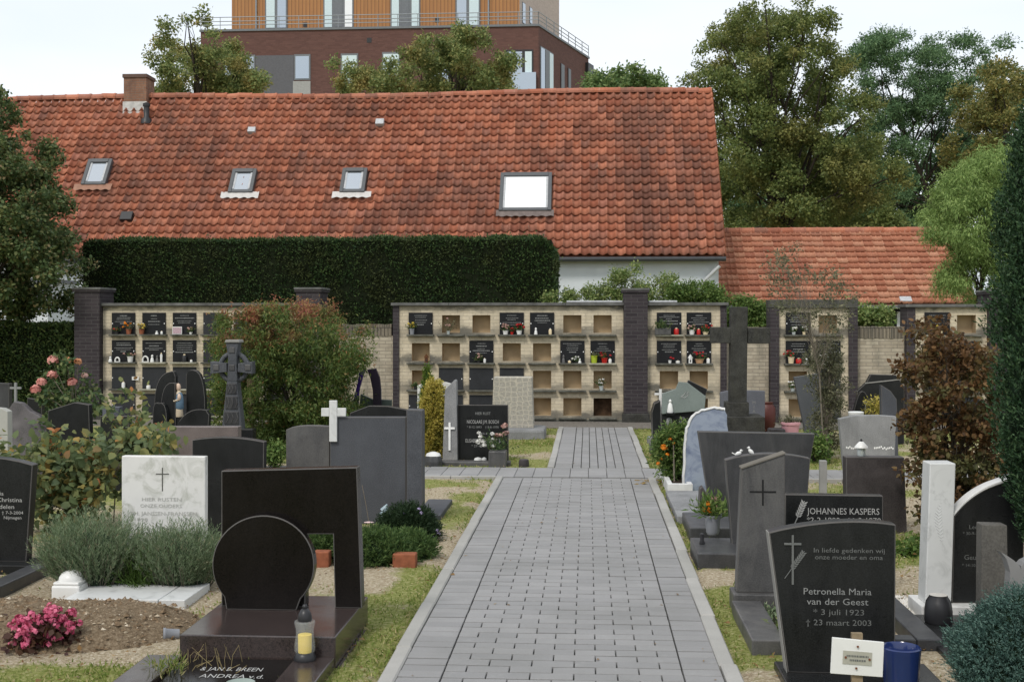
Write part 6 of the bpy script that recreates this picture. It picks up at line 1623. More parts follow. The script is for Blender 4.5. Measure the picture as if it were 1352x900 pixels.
n = 5000; i = rng.integers(0, n1*n2, n); ok = rr_[i] < 1.05; i = i[ok]
o = pebble_obj('stones', np.stack([xx[i]+rng.normal(size=len(i))*.02, yy[i]+rng.normal(size=len(i))*.02, zz[i]-.003], 1)+mo, .0025+.012*rng.random(len(i))**3, GRAVEL, mound, 8); o['kind'] = 'stuff'
n = 2600; i = rng.integers(0, n1*n2, n); ok = rr_[i] < 1.0; i = i[ok]
o = pebble_obj('soil_clods', np.stack([xx[i]+rng.normal(size=len(i))*.02, yy[i]+rng.normal(size=len(i))*.02, zz[i]-.006], 1)+mo, .006+.02*rng.random(len(i))**2.5, plain('clod_soil', (.17, .12, .075), .95, .05, var=.5, scale=30), mound, 9); o['kind'] = 'stuff'
def zmound(x, y):
    k = np.argmin((xx+mo[0]-x)**2+(yy+mo[1]-y)**2); return zz[k]
q = np.array(G(52, 835, .1)); q[2] = zmound(q[0], q[1])-.01
t = thing('pink_begonia', 'clump of hot pink begonias on the soil mound', 'flowers', q)
leafobj('leaves', leaves_on(rng, [(q+np.array((-.04, 0, .06)), .08), (q+np.array((.05, .04, .08)), .08)], 420, .045, .035), petals('bronze_begonia_leaves', (.05, .02, .018), (.09, .05, .025)), t)
C = np.concatenate([q+np.array((-.06, 0, .10))+rng.normal(size=(80, 3))*np.array((.04, .035, .04)), q+np.array((.05, .05, .13))+rng.normal(size=(90, 3))*np.array((.045, .035, .04))])
leafobj('flowers', np.concatenate([blossoms(rng, C, .023, 9), blossoms(rng, C, .013, 5)]), PINKBEG, t)
q = np.array(G(227, 846)); t = thing('tipped_pot', 'grey plastic pot lying on its side beside the mound', 'flower pot', q)
ax = unit(np.array((-1., -.35, .02))); m = MB(); c0 = q+np.array((.035, .02, .034)); m.tube([c0, c0+ax*.07, c0+ax*.073, c0+ax*.085, c0+ax*.084, c0+ax*.02], [.027, .034, .038, .038, .033, .026], 16); m.build('pot', GREYPLASTIC, t, smooth=True); MB().tube([c0+ax*.06, c0+ax*.086], [.03, .0325], 14).build('soil', SOILDARK, t)
pebble_obj('spilled_soil', c0+ax*.1+rng.normal(size=(60, 3))*np.array((.035, .02, .0))+np.array((0, 0, -.03)), rng.uniform(.006, .014, 60), SOILDARK, t, 4)

# far left black headstone
Y = 8.17
g = grave('serif_headstone', 'black headstone cut by the left edge with white serif names', -20, Y, GG)
panel(g, 'slab', [(-75, None), (-82, 612)]+arc(-82, 612, -20, 603, 43, 613.5, 8)[1:]+[(34.5, None)], Y, .09, BLACK, .06)
MB().box(P3(-110, None, Y)[0], P3(60, None, Y)[0], Y-.12, Y+.16, -.05, .06).build('plinth', BLACK, g, bevel=.008)
xk = P3(38, None, 8.)[0]
MB().box(xk, xk+.13, 6.9, Y-.123, -.05, .075).build('kerb', DARK, g, bevel=.008)
text(g, 'Maria', 5, 651, 5.2, Y, LETTER, 'RIGHT'); text(g, 'Christina', 29.5, 659.5, 5.6, Y, LETTER, 'RIGHT', 34); text(g, 'van Eindelen', 19.5, 668.5, 5.6, Y, LETTER, 'RIGHT', 48); text(g, '\u2020 7-3-2004', 31, 676.5, 4, Y, LETTER, 'RIGHT', 29); text(g, 'Nijmegen', 29, 683, 4, Y, LETTER, 'RIGHT', 24)

Y = 9.5
g = grave('dark_arched_headstone', 'dark arched headstone behind the disc monument', 300, Y, GG)
panel(g, 'slab', [(254, None), (253.5, 580.5)]+arc(253.5, 580.5, 300, 577, 348.5, 583, 8)[1:]+[(347, None)], Y, .09, BLACK)
Y = 12.2
g = grave('granite_headstone', 'low reddish granite headstone before the winged Madonna group', 275, Y, GG)
panel(g, 'slab', [(206, None), (206, 563), (314.5, 563), (314.5, None)], Y, .12, granite('grey_red_granite', (.07, .055, .055), (.15, .125, .12), .3, .4, 120, .25))
Y = 13.6
g = grave('winged_headstone', 'four black petal-shaped stones around a small Madonna statue', 238, Y, GG)
def petal(pts, y, nm='petal'): panel(g, nm, pts, y, .09, BLACK)
petal([(209, None), (204, 560)]+arc(204, 545, 208, 505, 226, 490, 8)+[(229, 490), (231.5, 497), (231, None)], Y+.15)
petal([(246, None), (245.5, 495), (248, 489.5)]+arc(248, 489.5, 265, 497, 270.5, 540, 8)+[(270, None)], Y+.15)
petal([(212, None)]+arc(212, 545, 216, 514, 228, 505, 7)+[(231, 506), (232, 560), (231, None)], Y)
petal([(201.5, None)]+arc(201.5, 555, 203, 535, 209, 532, 6)+arc(209, 532, 217, 535, 220, 552, 5)[1:]+[(221, None)], Y-.1)
petal([(233, None), (234, 560)]+arc(234, 560, 250, 543, 272, 541, 8)+[(276, 548), (275, 562), (272, None)], Y-.1)
q = P3(238, 549.5, Y+.12); q = np.array((q[0], Y+.12, q[2]))
MB().box(q[0]-.07, q[0]+.07, Y+.095, Y+.148, -.02, q[2]).build('pedestal', BLACK, g)
MB().box(q[0]-.06, q[0]+.06, Y+.02, Y+.092, q[2]-.3, q[2]-.002).build('ledge', BLACK, g)
q = q+np.array((0, -.06, 0))
t = thing('madonna_statue', 'small Madonna statue with blue mantle between black stone wings', 'statue', q)
MB().lathe(q, [(.05, 0), (.055, .02), (.048, .12), (.05, .2), (.038, .27), (.02, .3)], 12).build('robe', plain('cream_paint', (.6, .5, .36), .5, .3), t, smooth=True)
MB().lathe(q+np.array((.008, -.004, 0)), [(.03, .07), (.062, .10), (.058, .2), (.046, .26), (.03, .28)], 12, .9, .85).build('mantle', plain('sky_blue_paint', (.11, .18, .25), .5, .3), t, smooth=True)
MB().lathe(q+np.array((-.004, 0, .30)), [(.012, -.01), (.028, .015), (.032, .045), (.02, .075), (.004, .085)], 12).build('head', plain('pale_flesh_paint', (.6, .45, .34), .5, .3), t, smooth=True)
MB().tube([q+np.array((-.045, -.02, .24)), q+np.array((-.03, -.05, .18)), q+np.array((.02, -.055, .2))], [.018, .017, .012], 6).build('arms', bpy.data.materials['cream_paint'], t, smooth=True)
MB().lathe(q+np.array((.025, -.05, .21)), [(.005, -.02), (.02, 0), (.022, .03), (.012, .055), (.003, .06)], 8).build('child', bpy.data.materials['pale_flesh_paint'], t, smooth=True)

# Celtic cross
Y = 14.7
g = grave('celtic_cross', 'dark grey Celtic cross with ring beside the maple', 306, Y, cat='cross')
panel(g, 'shaft', [(290, None), (293, 562), (299.5, 503), (312.5, 503), (319, 562), (323, None)], Y, .16, IRONGREY)
panel(g, 'arm', [(300, 502.8), (301, 470), (298, 452.5), (314.5, 452.5), (312, 470), (313, 502.8)], Y, .16, IRONGREY)
panel(g, 'arm', [(277.5, 493.5), (277.5, 477), (299, 479.5), (299.5, 491)], Y+.003, .15, IRONGREY); panel(g, 'arm', [(313.5, 491), (314, 479.5), (333, 477), (333, 493.5)], Y+.003, .15, IRONGREY)
panel(g, 'cap', [(296.5, 452.2), (297.5, 448.5), (315, 448.5), (316, 452.2)], Y-.02, .2, RIM)
c = WY(306.3, 485, Y); s = Y/FOC
m = MB(); m.tube([c+np.array((18.5*s*math.cos(a), .08, 18.5*s*math.sin(a))) for a in np.linspace(0, 2*math.pi, 33)], .032, 8); m.build('ring', IRONGREY, g, smooth=True)
for v0, v1, w in ((506, 520, 6.5), (523, 540, 8), (543, 560, 9.5)):
    a = WY(306-w, v0, Y); b = WY(306+w, v1, Y)
    m = MB().box(a[0], b[0], Y-.008, Y-.001, b[2], a[2]); m.build('carved_panel', DARK, g, bevel=.004)
    m = MB()
    for k in range(3):
        u = 306-w*.66+k*w*.66; m.tube([WY(u, v0+2, Y-.01), WY(u+w*.2, (v0+v1)/2, Y-.01), WY(u-w*.1, v1-2, Y-.01)], .006, 4)
    m.build('knot_relief', MIDGREY, g)
for u, v in ((285, 485), (327, 485), (306, 462), (306, 485)):
    q = WY(u, v, Y-.005); MB().box(q[0]-.035, q[0]+.035, Y-.010, Y+.004, q[2]-.035, q[2]+.035).build('carved_boss', MIDGREY, g, bevel=.004)
MB().box(P3(286, None, Y)[0], P3(334, None, Y)[0], Y-.08, Y+.3, -.05, .22).build('base_block', IRONGREY, g, bevel=.02)
o = pbox(None, 'dark_block', 318, 334, 566, None, 14.2, .15, BLACK, .01, -.03); tag(o, 'small dark block at the foot of the Celtic cross', 'stone')
q = P3(331, None, 16.0); o = MB().tube([(q[0], 16.0, -.05), (q[0], 16.0, .95)], .05, 9).build('wooden_post', PALEWOOD, None, (q[0], 16, 0), smooth=True); tag(o, 'weathered wooden stake under the maple behind the Celtic cross', 'post')

# wide grey headstone with white cross
Y = 10.2
g = grave('wide_headstone', 'wide slate-grey headstone with white marble cross on its shoulder', 470, Y, GG)
panel(g, 'pillar', [(536.5, None), (536.5, 540.5), (557.5, 541.5), (558, None)], Y-.02, .16, GREY)
panel(g, 'slab', [(435.5, None), (435.5, 550.5), (536, 550.5), (536, None)], Y, .1, GREY)
panel(g, 'low_wing', [(378, None), (377.5, 567)]+arc(377.5, 567, 398, 562, 435, 563, 6)[1:]+[(435, None)], Y+.02, .1, MIDGREY)
yc = Y-.03
pbox(g, 'white_cross', 434.6, 444.8, 528.5, 583, yc, .026, COLMARBLE, .004)
pbox(g, 'white_cross_arm', 424, 434.4, 538.5, 549.5, yc+.001, .024, COLMARBLE, .004); pbox(g, 'white_cross_arm', 445, 456.5, 538.5, 549.5, yc+.001, .024, COLMARBLE, .004)
MB().box(P3(558, None, 10.8)[0]-.02, P3(590, None, 10.9)[0], 10.4, 11.35, -.05, .05).build('side_kerb', GREY, g, bevel=.006)
# its planting
def mound_plant(name, label, u, v, rx, ry, h, mat, seed, n=900, L=.03, W=.008, ln=.08, cat='plant'):
    rng = np.random.default_rng(seed); b = G(u, v); t = thing(name, label, cat, b)
    d = rnd_dirs(rng, n); d[:, 2] = np.abs(d[:, 2])
    P = b+d*np.array((rx, ry, h))*rng.uniform(.65, .95, n)[:, None]
    leafobj('foliage', sprigs(rng, P, d+np.array((0, 0, .5))+rng.normal(size=(n, 3))*.4, ln, 8, L, W, .6), mat, t)
    MB().lathe(b, [(rx*.85, -.01), (rx*.8, h*.45), (rx*.45, h*.8), (.02, h*.88)], 12, 1, ry/rx).build('inner_foliage', plain('plant_interior_%d' % seed, (.015, .026, .012), .95, .05), t)
    return t
mound_plant('ground_juniper', 'spreading green ground juniper right of the disc monument', 496, 742, .29, .22, .21, MATPLANT, 90, 1500)
mound_plant('mossy_plant', 'low green cushion plant behind the terracotta edging', 540, 736, .19, .16, .16, MATPLANT, 91, 700)
mound_plant('green_cushion', 'green cushion plant seen through the disc monument opening', 424, 737, .13, .15, .19, MATPLANT, 92, 600)
h = mound_plant('heather_bush', 'dark evergreen bush with lilac flowers before the wide grey headstone', 538, 712, .24, .18, .25, DARKSHRUB, 93, 1400)
rng = np.random.default_rng(94)
C = [D(u, v, 9.5) for u, v in ((534, 677.5), (549, 690), (556, 677), (553, 672), (571, 709), (577, 700), (579, 704))]
for c in C: leafobj('flower', blossoms(rng, np.array([c]), .017, 10), PURPLEPET, h)
for u0, u1, vb, lb in ((518, 548.5, 751, 'terracotta edging brick at the right of the ground juniper'), (413, 434, 748, 'terracotta edging brick seen through the disc monument')):
    yb = YD(vb, u0); a, b = P3(u0, None, yb), P3(u1, None, yb); o = MB().box(a[0], b[0], yb, yb+.1, -.02, .105).build('edging_brick', TERRACOTTA, None, ((a[0]+b[0])/2, yb, 0), bevel=.008); tag(o, lb, 'brick', 'terracotta edging bricks')
q = np.array(G(510, 702)); t = thing('dove_ornament', 'pale blue dove ornament before the wide grey headstone', 'ornament', q)
q2 = D(511, 679, q[1]); m = MB(); m.tube([q2+(-.06, 0, .01), q2+(-.045, 0, .0), q2, q2+(.045, 0, -.005), q2+(.06, 0, -.0)], [.012, .035, .046, .034, .01], 10); m.tube([q2+(-.03, 0, .03), q2+(-.01, 0, .06), q2+(.0, 0, .085)], [.03, .02, .004], 8); m.build('dove', plain('pale_blue_glaze', (.28, .36, .4), .4, .4), t, smooth=True)
MB().tube([q+(0, 0, -.02), q2+(0, 0, -.03)], [.035, .028], 8).build('stump', BARK, t, smooth=True)
t = thing('shell_stake', 'pale pink disc on a thin wire before the wide grey headstone', 'ornament', G(487, 705)); q = D(487, 689.5, 9.7)
MB().lathe(q, [(.004, -.006), (.035, 0), (.036, .004), (.004, .01)], 12, 1.1, .7).build('disc', plain('pale_pink_glaze', (.7, .52, .52), .4, .3), t, smooth=True); a = G(487, 705)
MB().tube([a+(0, 0, -.02), (a+q)/2, q+(0, .002, 0)], .002, 4).build('wire', TWIG, t); MB().tube([q, D(483, 665, 9.7), D(478, 640, 9.7)], .0018, 4).build('dry_stalk', PALEWOOD, t)

Y = 14.2
g = grave('gabled_headstone', 'low black headstone with gabled top behind the wide grey one', 500, Y, GG)
panel(g, 'slab', [(462, None), (462, 545), (487, 535.5), (512, 536), (538, 541), (540, None)], Y, .1, BLACK)
Y = 17.2
g = grave('purple_sculpture', 'sculpted headstone of two curved dark blades, one purple, beside the maple', 488, Y, cat='sculpture')
PURP = plain('purple_glass', (.045, .02, .15), .2, .5); DP = plain('dark_violet_stone', (.014, .009, .02), .3, .4)
panel(g, 'purple_blade', [(459, None), (466, 530)]+[(472, 505), (474, 492), (481, 486), (483, 487), (479, 497), (474, 515)]+[(470, None)], Y, .06, PURP, bevel=.003)
panel(g, 'dark_blade', [(494, None), (492, 515), (489, 500), (484.5, 487.5), (496, 486), (501, 498), (503, 515), (504, None)], Y, .06, DP, bevel=.003)
panel(g, 'base_panel', [(470, None), (476, 520), (492, 527), (517, 528), (517, None)], Y+.08, .06, granite('green_black_stone', (.02, .03, .027), (.05, .065, .06), .35, .3), bevel=.004)
shrub('dwarf_bush', 'small round green bush left of the wide headstone wing', [(347, 600), (352, 586), (370, 583), (380, 592), (380, 612), (348, 612)], 14.1, .3, 14, (5, 8), 1500, .04, .02, FRESH, 95)

# grave of the black stone by the cross path
Y = 14.85
g = grave('black_headstone', 'black headstone with white lettering left of the far path', 640, Y, GG)
panel(g, 'slab', [(604.5, None), (604.5, 534.5), (670.5, 534.5), (671.5, None)], Y, .08, BLACK, .0)
panel(g, 'pillar', [(584, None), (587.5, 514), (600.5, 501), (602.5, 503), (604, None)], Y-.08, .15, PALEGREY)
cross_mark(g, 593.7, 557.5, 594, 7, 565, 2.6, Y-.08, LETTERWHITE, .02, 'white_cross')
for b_, v, c_, w, mt in (('HIER RUST', 545.5, 3.6, 20, LETTERGREY), ('NICOLAAS J.M. BOSCH', 556.5, 4.6, 42, LETTER), ('* 8-12-1893    \u2020 8-8-1970', 563.5, 2.8, 42, LETTERGREY), ('MENS & ', 572, 2.6, 13, LETTERGREY), ('ELISABETH H.J. GERRITS', 581.5, 4.6, 46, LETTER), ('* 27-4-1898    \u2020', 588.5, 2.8, 30, LETTERGREY)):
    text(g, b_, 637.5, v, c_, Y, mt, width=w)
MB().box(P3(580, None, 14.7)[0], P3(676, None, 14.7)[0], 14.35, 14.55, -.04, .05).build('kerb', MIDGREY, g, bevel=.01)
q = np.array((P3(658.5, None, 14.5)[0], 14.45, .045)); t = thing('stone_vase', 'grey stone block vase with dried pink and white flowers before black headstone', 'vase', q)
MB().box(q[0]-.105, q[0]+.105, 14.26, 14.46, -.03, .19).build('block', MIDGREY, t, bevel=.015)
tuft(t, 'stems', q+(0, -.08, .14), .15, .26, 30, .06, .016, ROSELEAF, 96); blooms(t, 'white_flowers', q+(-.14, -.08, .1), .13, .25, 11, .03, WHITEPET, 97); blooms(t, 'pink_flowers', q+(.05, -.08, .17), .1, .28, 10, .032, DUSKPET, 98)
for u, v, r, h_, lb in ((571, 617, .11, .13, 'dark round stone with white top at the edge of the cross path'), (691.5, 617, .065, .1, 'broken dark stone beside the cross path, right of the stone vase')):
    q = np.array(G(u, v)); q[1] = max(q[1], YC1+.16); t = thing('kerb_boulder', lb, 'stone', q)
    MB().lathe(q, [(r, -.03), (r*1.02, h_*.5), (r*.9, h_)], 7).build('stone', DARK if r > .1 else BROWNSTONE, t, bevel=.012)
    if r > .1: MB().lathe(q, [(r*.85, h_+.001), (r*.7, h_+.03), (r*.25, h_+.048)], 10).build('white_top', WHITESTONE, t, smooth=True)
for u, v, lb in ((627, 613, 'larger white pebble before the black headstone'), (636, 612, 'smaller white pebble right of the larger one before black headstone')):
    q = np.array(G(u, v, .05)); t = lathe_thing('white_pebble', lb, 'pebble', (q[0], 14.5, .045), [('stone', [(.01, 0), (.05 if u < 630 else .03, .012), (.04 if u < 630 else .025, .035), (.005, .045)], WHITESTONE)])

Y = 19.1
g = grave('white_arched_stone', 'white rounded headstone half hidden behind the slim conifer', 580, Y, GG)
panel(g, 'slab', [(551, None), (551, 510)]+arc(551, 509, 575, 503, 599, 508, 7)+[(599, None)], Y, .09, WHITESTONE); cross_mark(g, 577, 512, 522, 4, 515, 1.2, Y, LETTERDIM)
Y = 17.9
g = grave('rubble_monument', 'pale rubble-stone monument tapering upward on a stone base', 676, Y, GG)
M = Mat('pale_rubble'); p = M.pos(); vr = M.node('TexVoronoi'); M.l.new(M.scaled(p, (9, 9, 11)), vr.inputs['Vector']); vr.inputs['Randomness'].default_value = 0.45; vr.feature = 'DISTANCE_TO_EDGE'; vr.inputs['Scale'].default_value = 1.3
c = M.mix(M.ramp(vr.outputs['Distance'], [(.03, 1.0), (.10, 0.0)]), M.ramp(M.noise(p, 30, 5), [(.3, (.27, .255, .22)), (.7, (.38, .36, .31))]), (.46, .42, .34)); M.set(Base_Color=c, Roughness=.95); M.bump(M.noise(p, 25, 5), .5, .02)
panel(g, 'rubble_body', [(649, None), (651.5, 498), (702, 498), (704.5, None)], Y, .35, M.m, .14, .01)
MB().box(P3(640, None, Y)[0], P3(720, None, Y)[0], Y-.28, Y+.5, -.05, .145).build('base', PALEGREY, g, bevel=.04)
t = tuft(thing('path_weed', 'small green weed growing beside the rubble monument base', 'plant', G(709, 574)), 'leaves', G(709, 574), .1, .14, 40, .05, .014, FRESH, 99)

# small stones at far left
Y = 15.5
g = grave('thin_cross_stone', 'thin pale metal cross above the dark stones at far left', 20, Y, cat='cross')
a = P3(20, 505, Y); MB().box(a[0]-.015, a[0]+.015, Y, Y+.03, -.04, a[2]).build('upright', LETTERGREY, g); c = P3(20, 512, Y)
MB().box(a[0]-.075, a[0]-.017, Y+.002, Y+.028, c[2]-.014, c[2]+.014).build('arm', LETTERGREY, g); MB().box(a[0]+.017, a[0]+.075, Y+.002, Y+.028, c[2]-.014, c[2]+.014).build('arm', LETTERGREY, g)
for nm, lb, pts, Y, mt in (
    ('wavy_headstone', 'grey-brown headstone with a wavy falling top at far left', [(5, None), (8, 545), (18, 530), (28, 532), (40, 543), (52, 549), (62, 560), (62, None)], 13.0, granite('grey_brown_granite', (.05, .048, .052), (.12, .11, .115), .4, .3, 100, .5)),
    ('angled_headstone', 'black headstone with sloping top under the rose bush', [(63, None), (63, 542), (98, 531), (117, 534), (121, None)], 12.3, BLACK),
    ('reading_stone', 'black headstone right of the rose bush behind the yellow shrub', [(133, None), (132, 549), (170, 549), (172, None)], 12.0, BLACK),
    ('lectern_stone', 'small blue-grey sloping stone before the left niche wall', [(135, None), (135, 540), (138, 537), (158, 537), (156, 549), (156, None)], 13.0, granite('lectern_slate', (.05, .055, .07), (.1, .105, .125), .4, .3)),
    ('dark_stone', 'dark headstone at the left edge before the low hedge', [(-10, None), (-10, 505), (12, 506), (12, None)], 16.0, DARK),
    ('small_dark_stone', 'small dark headstone beside the thin metal cross', [(34, None), (36, 525), (55, 528), (56, None)], 15.0, BLACK),
    ('weathered_stone', 'pale weathered headstone cut by the left edge', [(-20, None), (-20, 537), (2, 539), (10, 543), (11, None)], 11.5, plain('pale_weathered_stone', (.36, .36, .33), .8, .2))):
    g = grave(nm, lb, pts[2][0], Y, GG); panel(g, 'slab', pts, Y, .1, mt)

# ------------------------------------------------------------------ things on the niche shelves
def shelf_pos(u, row, dy=.06):
    return np.array((WY(u, 450, YW-dy)[0], YW-dy, ZR[row][0]+.001))
SG = 'flowers and candles on the niche shelves'
POTC = {'white': WHITE, 'red': plain('red_glass', (.42, .015, .012), .3, .4), 'green': plain('lime_plastic', (.34, .42, .03), .5, .3), 'terracotta': TERRACOTTA, 'grey': GREYPLASTIC, 'glass': glassmat('vase_glass', (.5, .55, .56), .1, .3), 'stone': MIDGREY, 'brown': plain('brown_glaze', (.1, .04, .015), .5, .3), 'dark': DARKMETAL, 'cream': plain('cream_wax', (.66, .55, .36), .6, .2), 'beige': plain('beige_basket', (.45, .28, .16), .8, .1)}
sid = [200]
def potted(label, u, row, pot, flower=None, r=.05, h=.09, fh=.12, nb=8, leaf=ROSELEAF, name='potted_flowers', cat='flower pot', spread=1.4, fs=.022):
    sid[0] += 1; q = shelf_pos(u, row); t = thing(name, label, cat, q, SG)
    MB().lathe(q, [(r*.75, 0), (r*.95, h*.9), (r*1.05, h*.9), (r*1.05, h), (r*.85, h)], 14).build('pot', POTC[pot], t, smooth=True)
    if leaf: tuft(t, 'leaves', q+(0, 0, h*.9), r*spread, fh, 26, .035, .014, leaf, sid[0])
    if flower: blooms(t, 'flowers', q+(0, -.01, h*.8), r*spread, fh, nb, fs, flower, sid[0]+500)
def candle(label, u, row, col, r=.022, h=.07, cat='candle', name='grave_candle'):
    q = shelf_pos(u, row); t = thing(name, label, cat, q, SG)
    MB().lathe(q, [(r, 0), (r*1.05, h*.1), (r*1.05, h*.85), (r*.8, h)], 12).build('holder', POTC[col], t, smooth=True)
    MB().lathe(q, [(r*.5, h), (r*.5, h*1.12), (r*.1, h*1.18)], 8).build('top', POTC['cream'] if col != 'cream' else WHITE, t, smooth=True)
def figure(label, u, row, col, h=.12, cat='figurine', name='shelf_figurine', r=.03):
    q = shelf_pos(u, row); t = thing(name, label, cat, q, SG)
    MB().lathe(q, [(r, 0), (r, h*.12), (r*.7, h*.5), (r*.5, h*.62)], 12).build('body', POTC[col], t, smooth=True); MB().lathe(q, [(r*.3, h*.6), (r*.62, h*.72), (r*.55, h*.9), (r*.1, h)], 12).build('head', POTC[col], t, smooth=True)
def heart(label, u, row, col=WHITE, w=.07):
    q = shelf_pos(u, row); t = thing('horseshoe_ornament', label, 'ornament', q, SG)
    m = MB(); m.tube([q+np.array((w*.5*math.cos(a), 0, w*.25+w*.75*max(0, math.sin(a))+(-.25*w if math.sin(a) < 0 else 0))) for a in np.linspace(-.3, math.pi+.3, 14)], .014, 7); m.build('arch', col, t, smooth=True)
    MB().box(q[0]-w*.6, q[0]+w*.6, q[1]-.02, q[1]+.02, q[2], q[2]+.012).build('foot', col, t)
def house_lantern(label, u, row, col):
    q = shelf_pos(u, row); t = thing('house_lantern', label, 'lantern', q, SG)
    MB().box(q[0]-.028, q[0]+.028, q[1]-.028, q[1]+.028, q[2], q[2]+.09).build('body', POTC[col], t); MB().lathe(q+(0, 0, .09), [(.046, 0), (.004, .06)], 4).build('roof', POTC[col], t); MB().box(q[0]-.010, q[0]+.010, q[1]-.031, q[1]-.0285, q[2]+.02, q[2]+.06).build('opening', DARKMETAL, t)
# seven-column wall
potted('yellow flowers in a grey vase, top row, leftmost plaque of the widest wall', 544, 0, 'grey', YELPET, .045, .10, .13, 9)
potted('dried flowers in a small glass in the second top niche, widest wall', 592, 0, 'glass', DUSKPET, .03, .06, .26, 5, spread=1.0, leaf=DULL)
potted('white pot of pink and white flowers, top middle plaque of widest wall', 667.5, 0, 'white', DUSKPET, .05, .07, .12, 12)
potted('white pot of dark red flowers, top middle plaque of widest wall', 685.5, 0, 'white', REDPET, .05, .07, .12, 12)
potted('small red flowers between two white pots, top row of widest wall', 676, 0, 'red', REDPET, .03, .05, .06, 6)
figure('white angel figurine on the fifth top shelf of the widest wall', 707.5, 0, 'white')
candle('cream candle on the fifth top shelf of the widest wall', 726.5, 0, 'cream', .025, .09)
house_lantern('small brown house lantern in the first niche, second row, widest wall', 563, 1, 'brown')
potted('pink flowers under the plaque in the second row, widest wall', 632, 1, 'dark', DUSKPET, .035, .04, .12, 8)
candle('white candle right of the pink flowers, second row, widest wall', 640, 1, 'white')
candle('low white candle at the left of the sixth plaque, second row', 752, 1, 'cream', .025, .04)
potted('white flowers under the sixth plaque, second row, widest wall', 760.5, 1, 'dark', WHITEPET, .03, .03, .08, 7)
figure('white figurine right of the white flowers, sixth plaque, second row', 765.5, 1, 'white', .08)
figure('grey figurine at the left corner of the sixth plaque, second row', 744, 1, 'stone', .14)
potted('lime green pot on the last shelf, second row, widest wall', 784.5, 1, 'green', None, .06, .13, .06, 0, DULL)
potted('red pot with red flowers beside the lime green pot', 798, 1, 'red', REDPET, .055, .09, .10, 10)
candle('white candle right of the red pot on the last shelf', 805.5, 1, 'white', .026, .07)
potted('white flowers in a glass vase in the last niche, third row', 794, 2, 'glass', WHITEPET, .04, .08, .16, 9)
potted('dark pot in the first niche of the third row, widest wall', 549, 2, 'dark', None, .04, .06, .07, 0)
# left wall
potted('red flowers in a dark pot, top left plaque of the left wall', 154, 0, 'dark', REDPET, .04, .05, .08, 6)
potted('terracotta pot of brown heather, left of two between the first plaques', 170, 0, 'terracotta', ORANGEPET, .05, .09, .13, 10, DULL)
potted('terracotta pot of yellow flowers between the first two plaques, left wall', 187, 0, 'terracotta', YELPET, .05, .09, .10, 8, DULL)
figure('small white ornament on the second top shelf of the left wall', 207, 0, 'white', .06)
candle('small white pot on the second top shelf of the left wall', 213.5, 0, 'white', .02, .05)
q = shelf_pos(234, 0); t = thing('photo_frame', 'small pale photo frame leaning on the third top plaque, left wall', 'photo frame', q, SG); MB().box(q[0]-.085, q[0]+.085, q[1]-.008, q[1]+.004, q[2], q[2]+.13).build('frame', WHITE, t, bevel=.003); MB().box(q[0]-.075, q[0]+.075, q[1]-.0105, q[1]-.0085, q[2]+.012, q[2]+.118).build('picture', plain('pink_grey_print', (.42, .3, .34), .5, .3, var=.5, scale=60), t)
potted('white and brown flowers on the third top shelf of the left wall', 252, 0, 'white', DUSKPET, .03, .04, .09, 8)
figure('white lamp-like figurine at the left edge of the first second-row shelf', 145.8, 1, 'white', .10, r=.035)
heart('white swan-shaped ornament on the first second-row shelf, left wall', 155, 1, WHITE, .08)
potted('white pot with red cap flowers on first second-row shelf, left wall', 172, 1, 'white', DUSKPET, .055, .10, .07, 6)
heart('white horseshoe ornament on the second shelf, second row, left wall', 192, 1, WHITE, .1)
figure('white jug figurine beside the horseshoe ornament, left wall', 201, 1, 'white', .13, r=.035)
figure('grey candle figurine right of the jug, second shelf of left wall', 207.5, 1, 'stone', .12)
candle('tall white candle at the right end of the second shelf, left wall', 213, 1, 'white', .02, .14)
candle('dark lantern on the third shelf, second row, left wall', 243.5, 1, 'dark', .04, .12, 'lantern', 'grave_lantern')
candle('white tea light right of the dark lantern, left wall', 252.5, 1, 'white', .02, .04)
candle('white bottle vase on the first third-row shelf, left wall', 163, 2, 'white', .03, .11, 'vase', 'bottle_vase')
candle('small white jar on the second third-row shelf, left wall', 196, 2, 'white', .035, .06, 'jar', 'white_jar')
q = shelf_pos(178, 2); o = MB().box(q[0]-.06, q[0]+.06, YW-.04, YW-.0255, q[2]+.15, q[2]+.21).build('white_card', WHITE, None, (q[0], YW-.03, q[2]+.15)); tag(o, 'small white card fixed on the dark slab, third row, left wall', 'card')
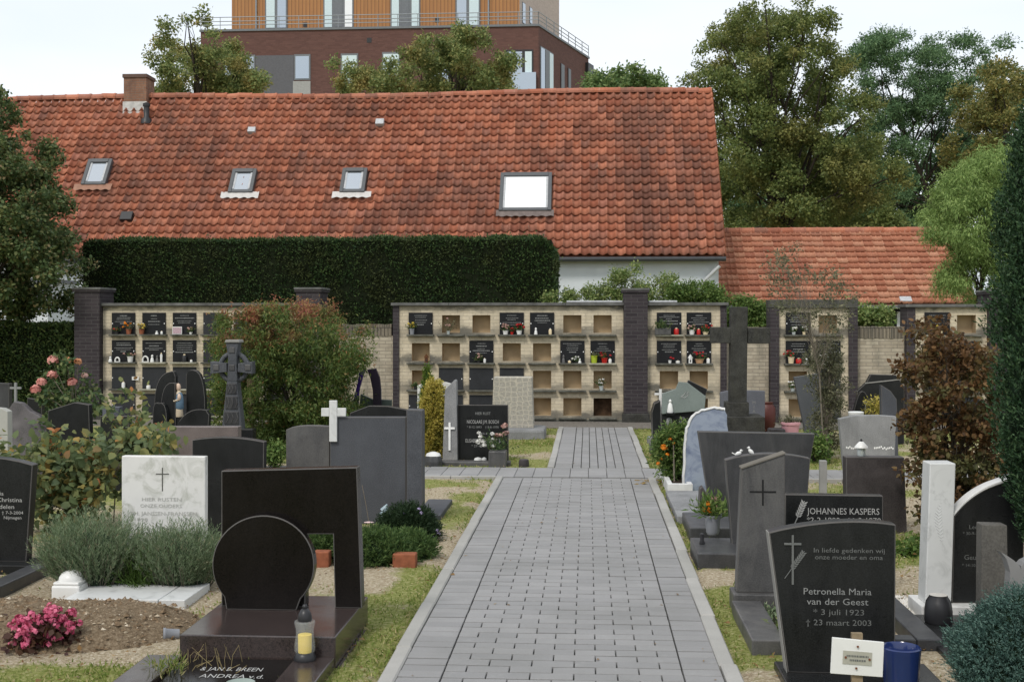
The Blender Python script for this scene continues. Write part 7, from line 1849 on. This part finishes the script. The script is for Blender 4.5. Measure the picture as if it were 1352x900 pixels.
# two-column wall
q = shelf_pos(875.5, 0, .08); t = thing('flower_trough', 'grey trough of green plants on the top left shelf beside the pier', 'planter', q, SG); MB().box(q[0]-.14, q[0]+.13, q[1]-.05, q[1]+.05, q[2], q[2]+.115).build('trough', MIDGREY, t, bevel=.006); tuft(t, 'leaves', q+(-.04, 0, .1), .22, .16, 40, .05, .018, ROSELEAF, 300)
candle('red glass candle right of the grey trough', 893, 0, 'red', .04, .10)
potted('white pot of red and white flowers, top right shelf behind the cross', 913.5, 0, 'white', DUSKPET, .05, .08, .09, 9)
candle('red glass candle on the top right shelf behind the cross', 922.5, 0, 'red', .033, .09)
potted('dark red flowers in a cream dish, top right shelf behind the cross', 931.5, 0, 'cream', REDPET, .05, .05, .12, 7)
potted('small white pot with red flower, lower left shelf beside the pier', 884.5, 1, 'white', REDPET, .03, .05, .06, 3, None)
candle('low white dish at the right of the lower left shelf', 895, 1, 'white', .035, .04, 'dish', 'white_dish')
house_lantern('white house-shaped lantern on the lower right shelf', 911.5, 1, 'white')
potted('beige basket of dark red flowers on the lower right shelf', 923.5, 1, 'beige', REDPET, .075, .07, .13, 8)
candle('white block candle at the right end of the lower right shelf', 935, 1, 'white', .028, .08)
# framed wall
potted('white flowers on the top left shelf of the framed wall', 1048, 0, 'glass', WHITEPET, .035, .05, .09, 7)
potted('pale bouquet at the right of the top left shelf, framed wall', 1062, 0, 'cream', WHITEPET, .035, .05, .10, 7)
potted('pale pot of red flowers on the second left shelf, framed wall', 1044.5, 1, 'cream', REDPET, .055, .11, .12, 9)
candle('red candle glass on the second left shelf, framed wall', 1054.5, 1, 'red', .045, .08)
candle('white candle glass on the second left shelf, framed wall', 1064.5, 1, 'white', .035, .09)
potted('white and pink bouquet on the second right shelf, framed wall', 1089, 1, 'white', WHITEPET, .06, .05, .12, 10)
potted('white bouquet in the third left niche, framed wall', 1046.5, 2, 'glass', WHITEPET, .04, .05, .12, 9)
potted('yellow flowers on the top left shelf, far right wall', 1241, 0, 'cream', YELPET, .05, .08, .09, 8)
potted('pink flowers on the second right shelf, far right wall', 1279, 1, 'white', DUSKPET, .05, .05, .1, 8)
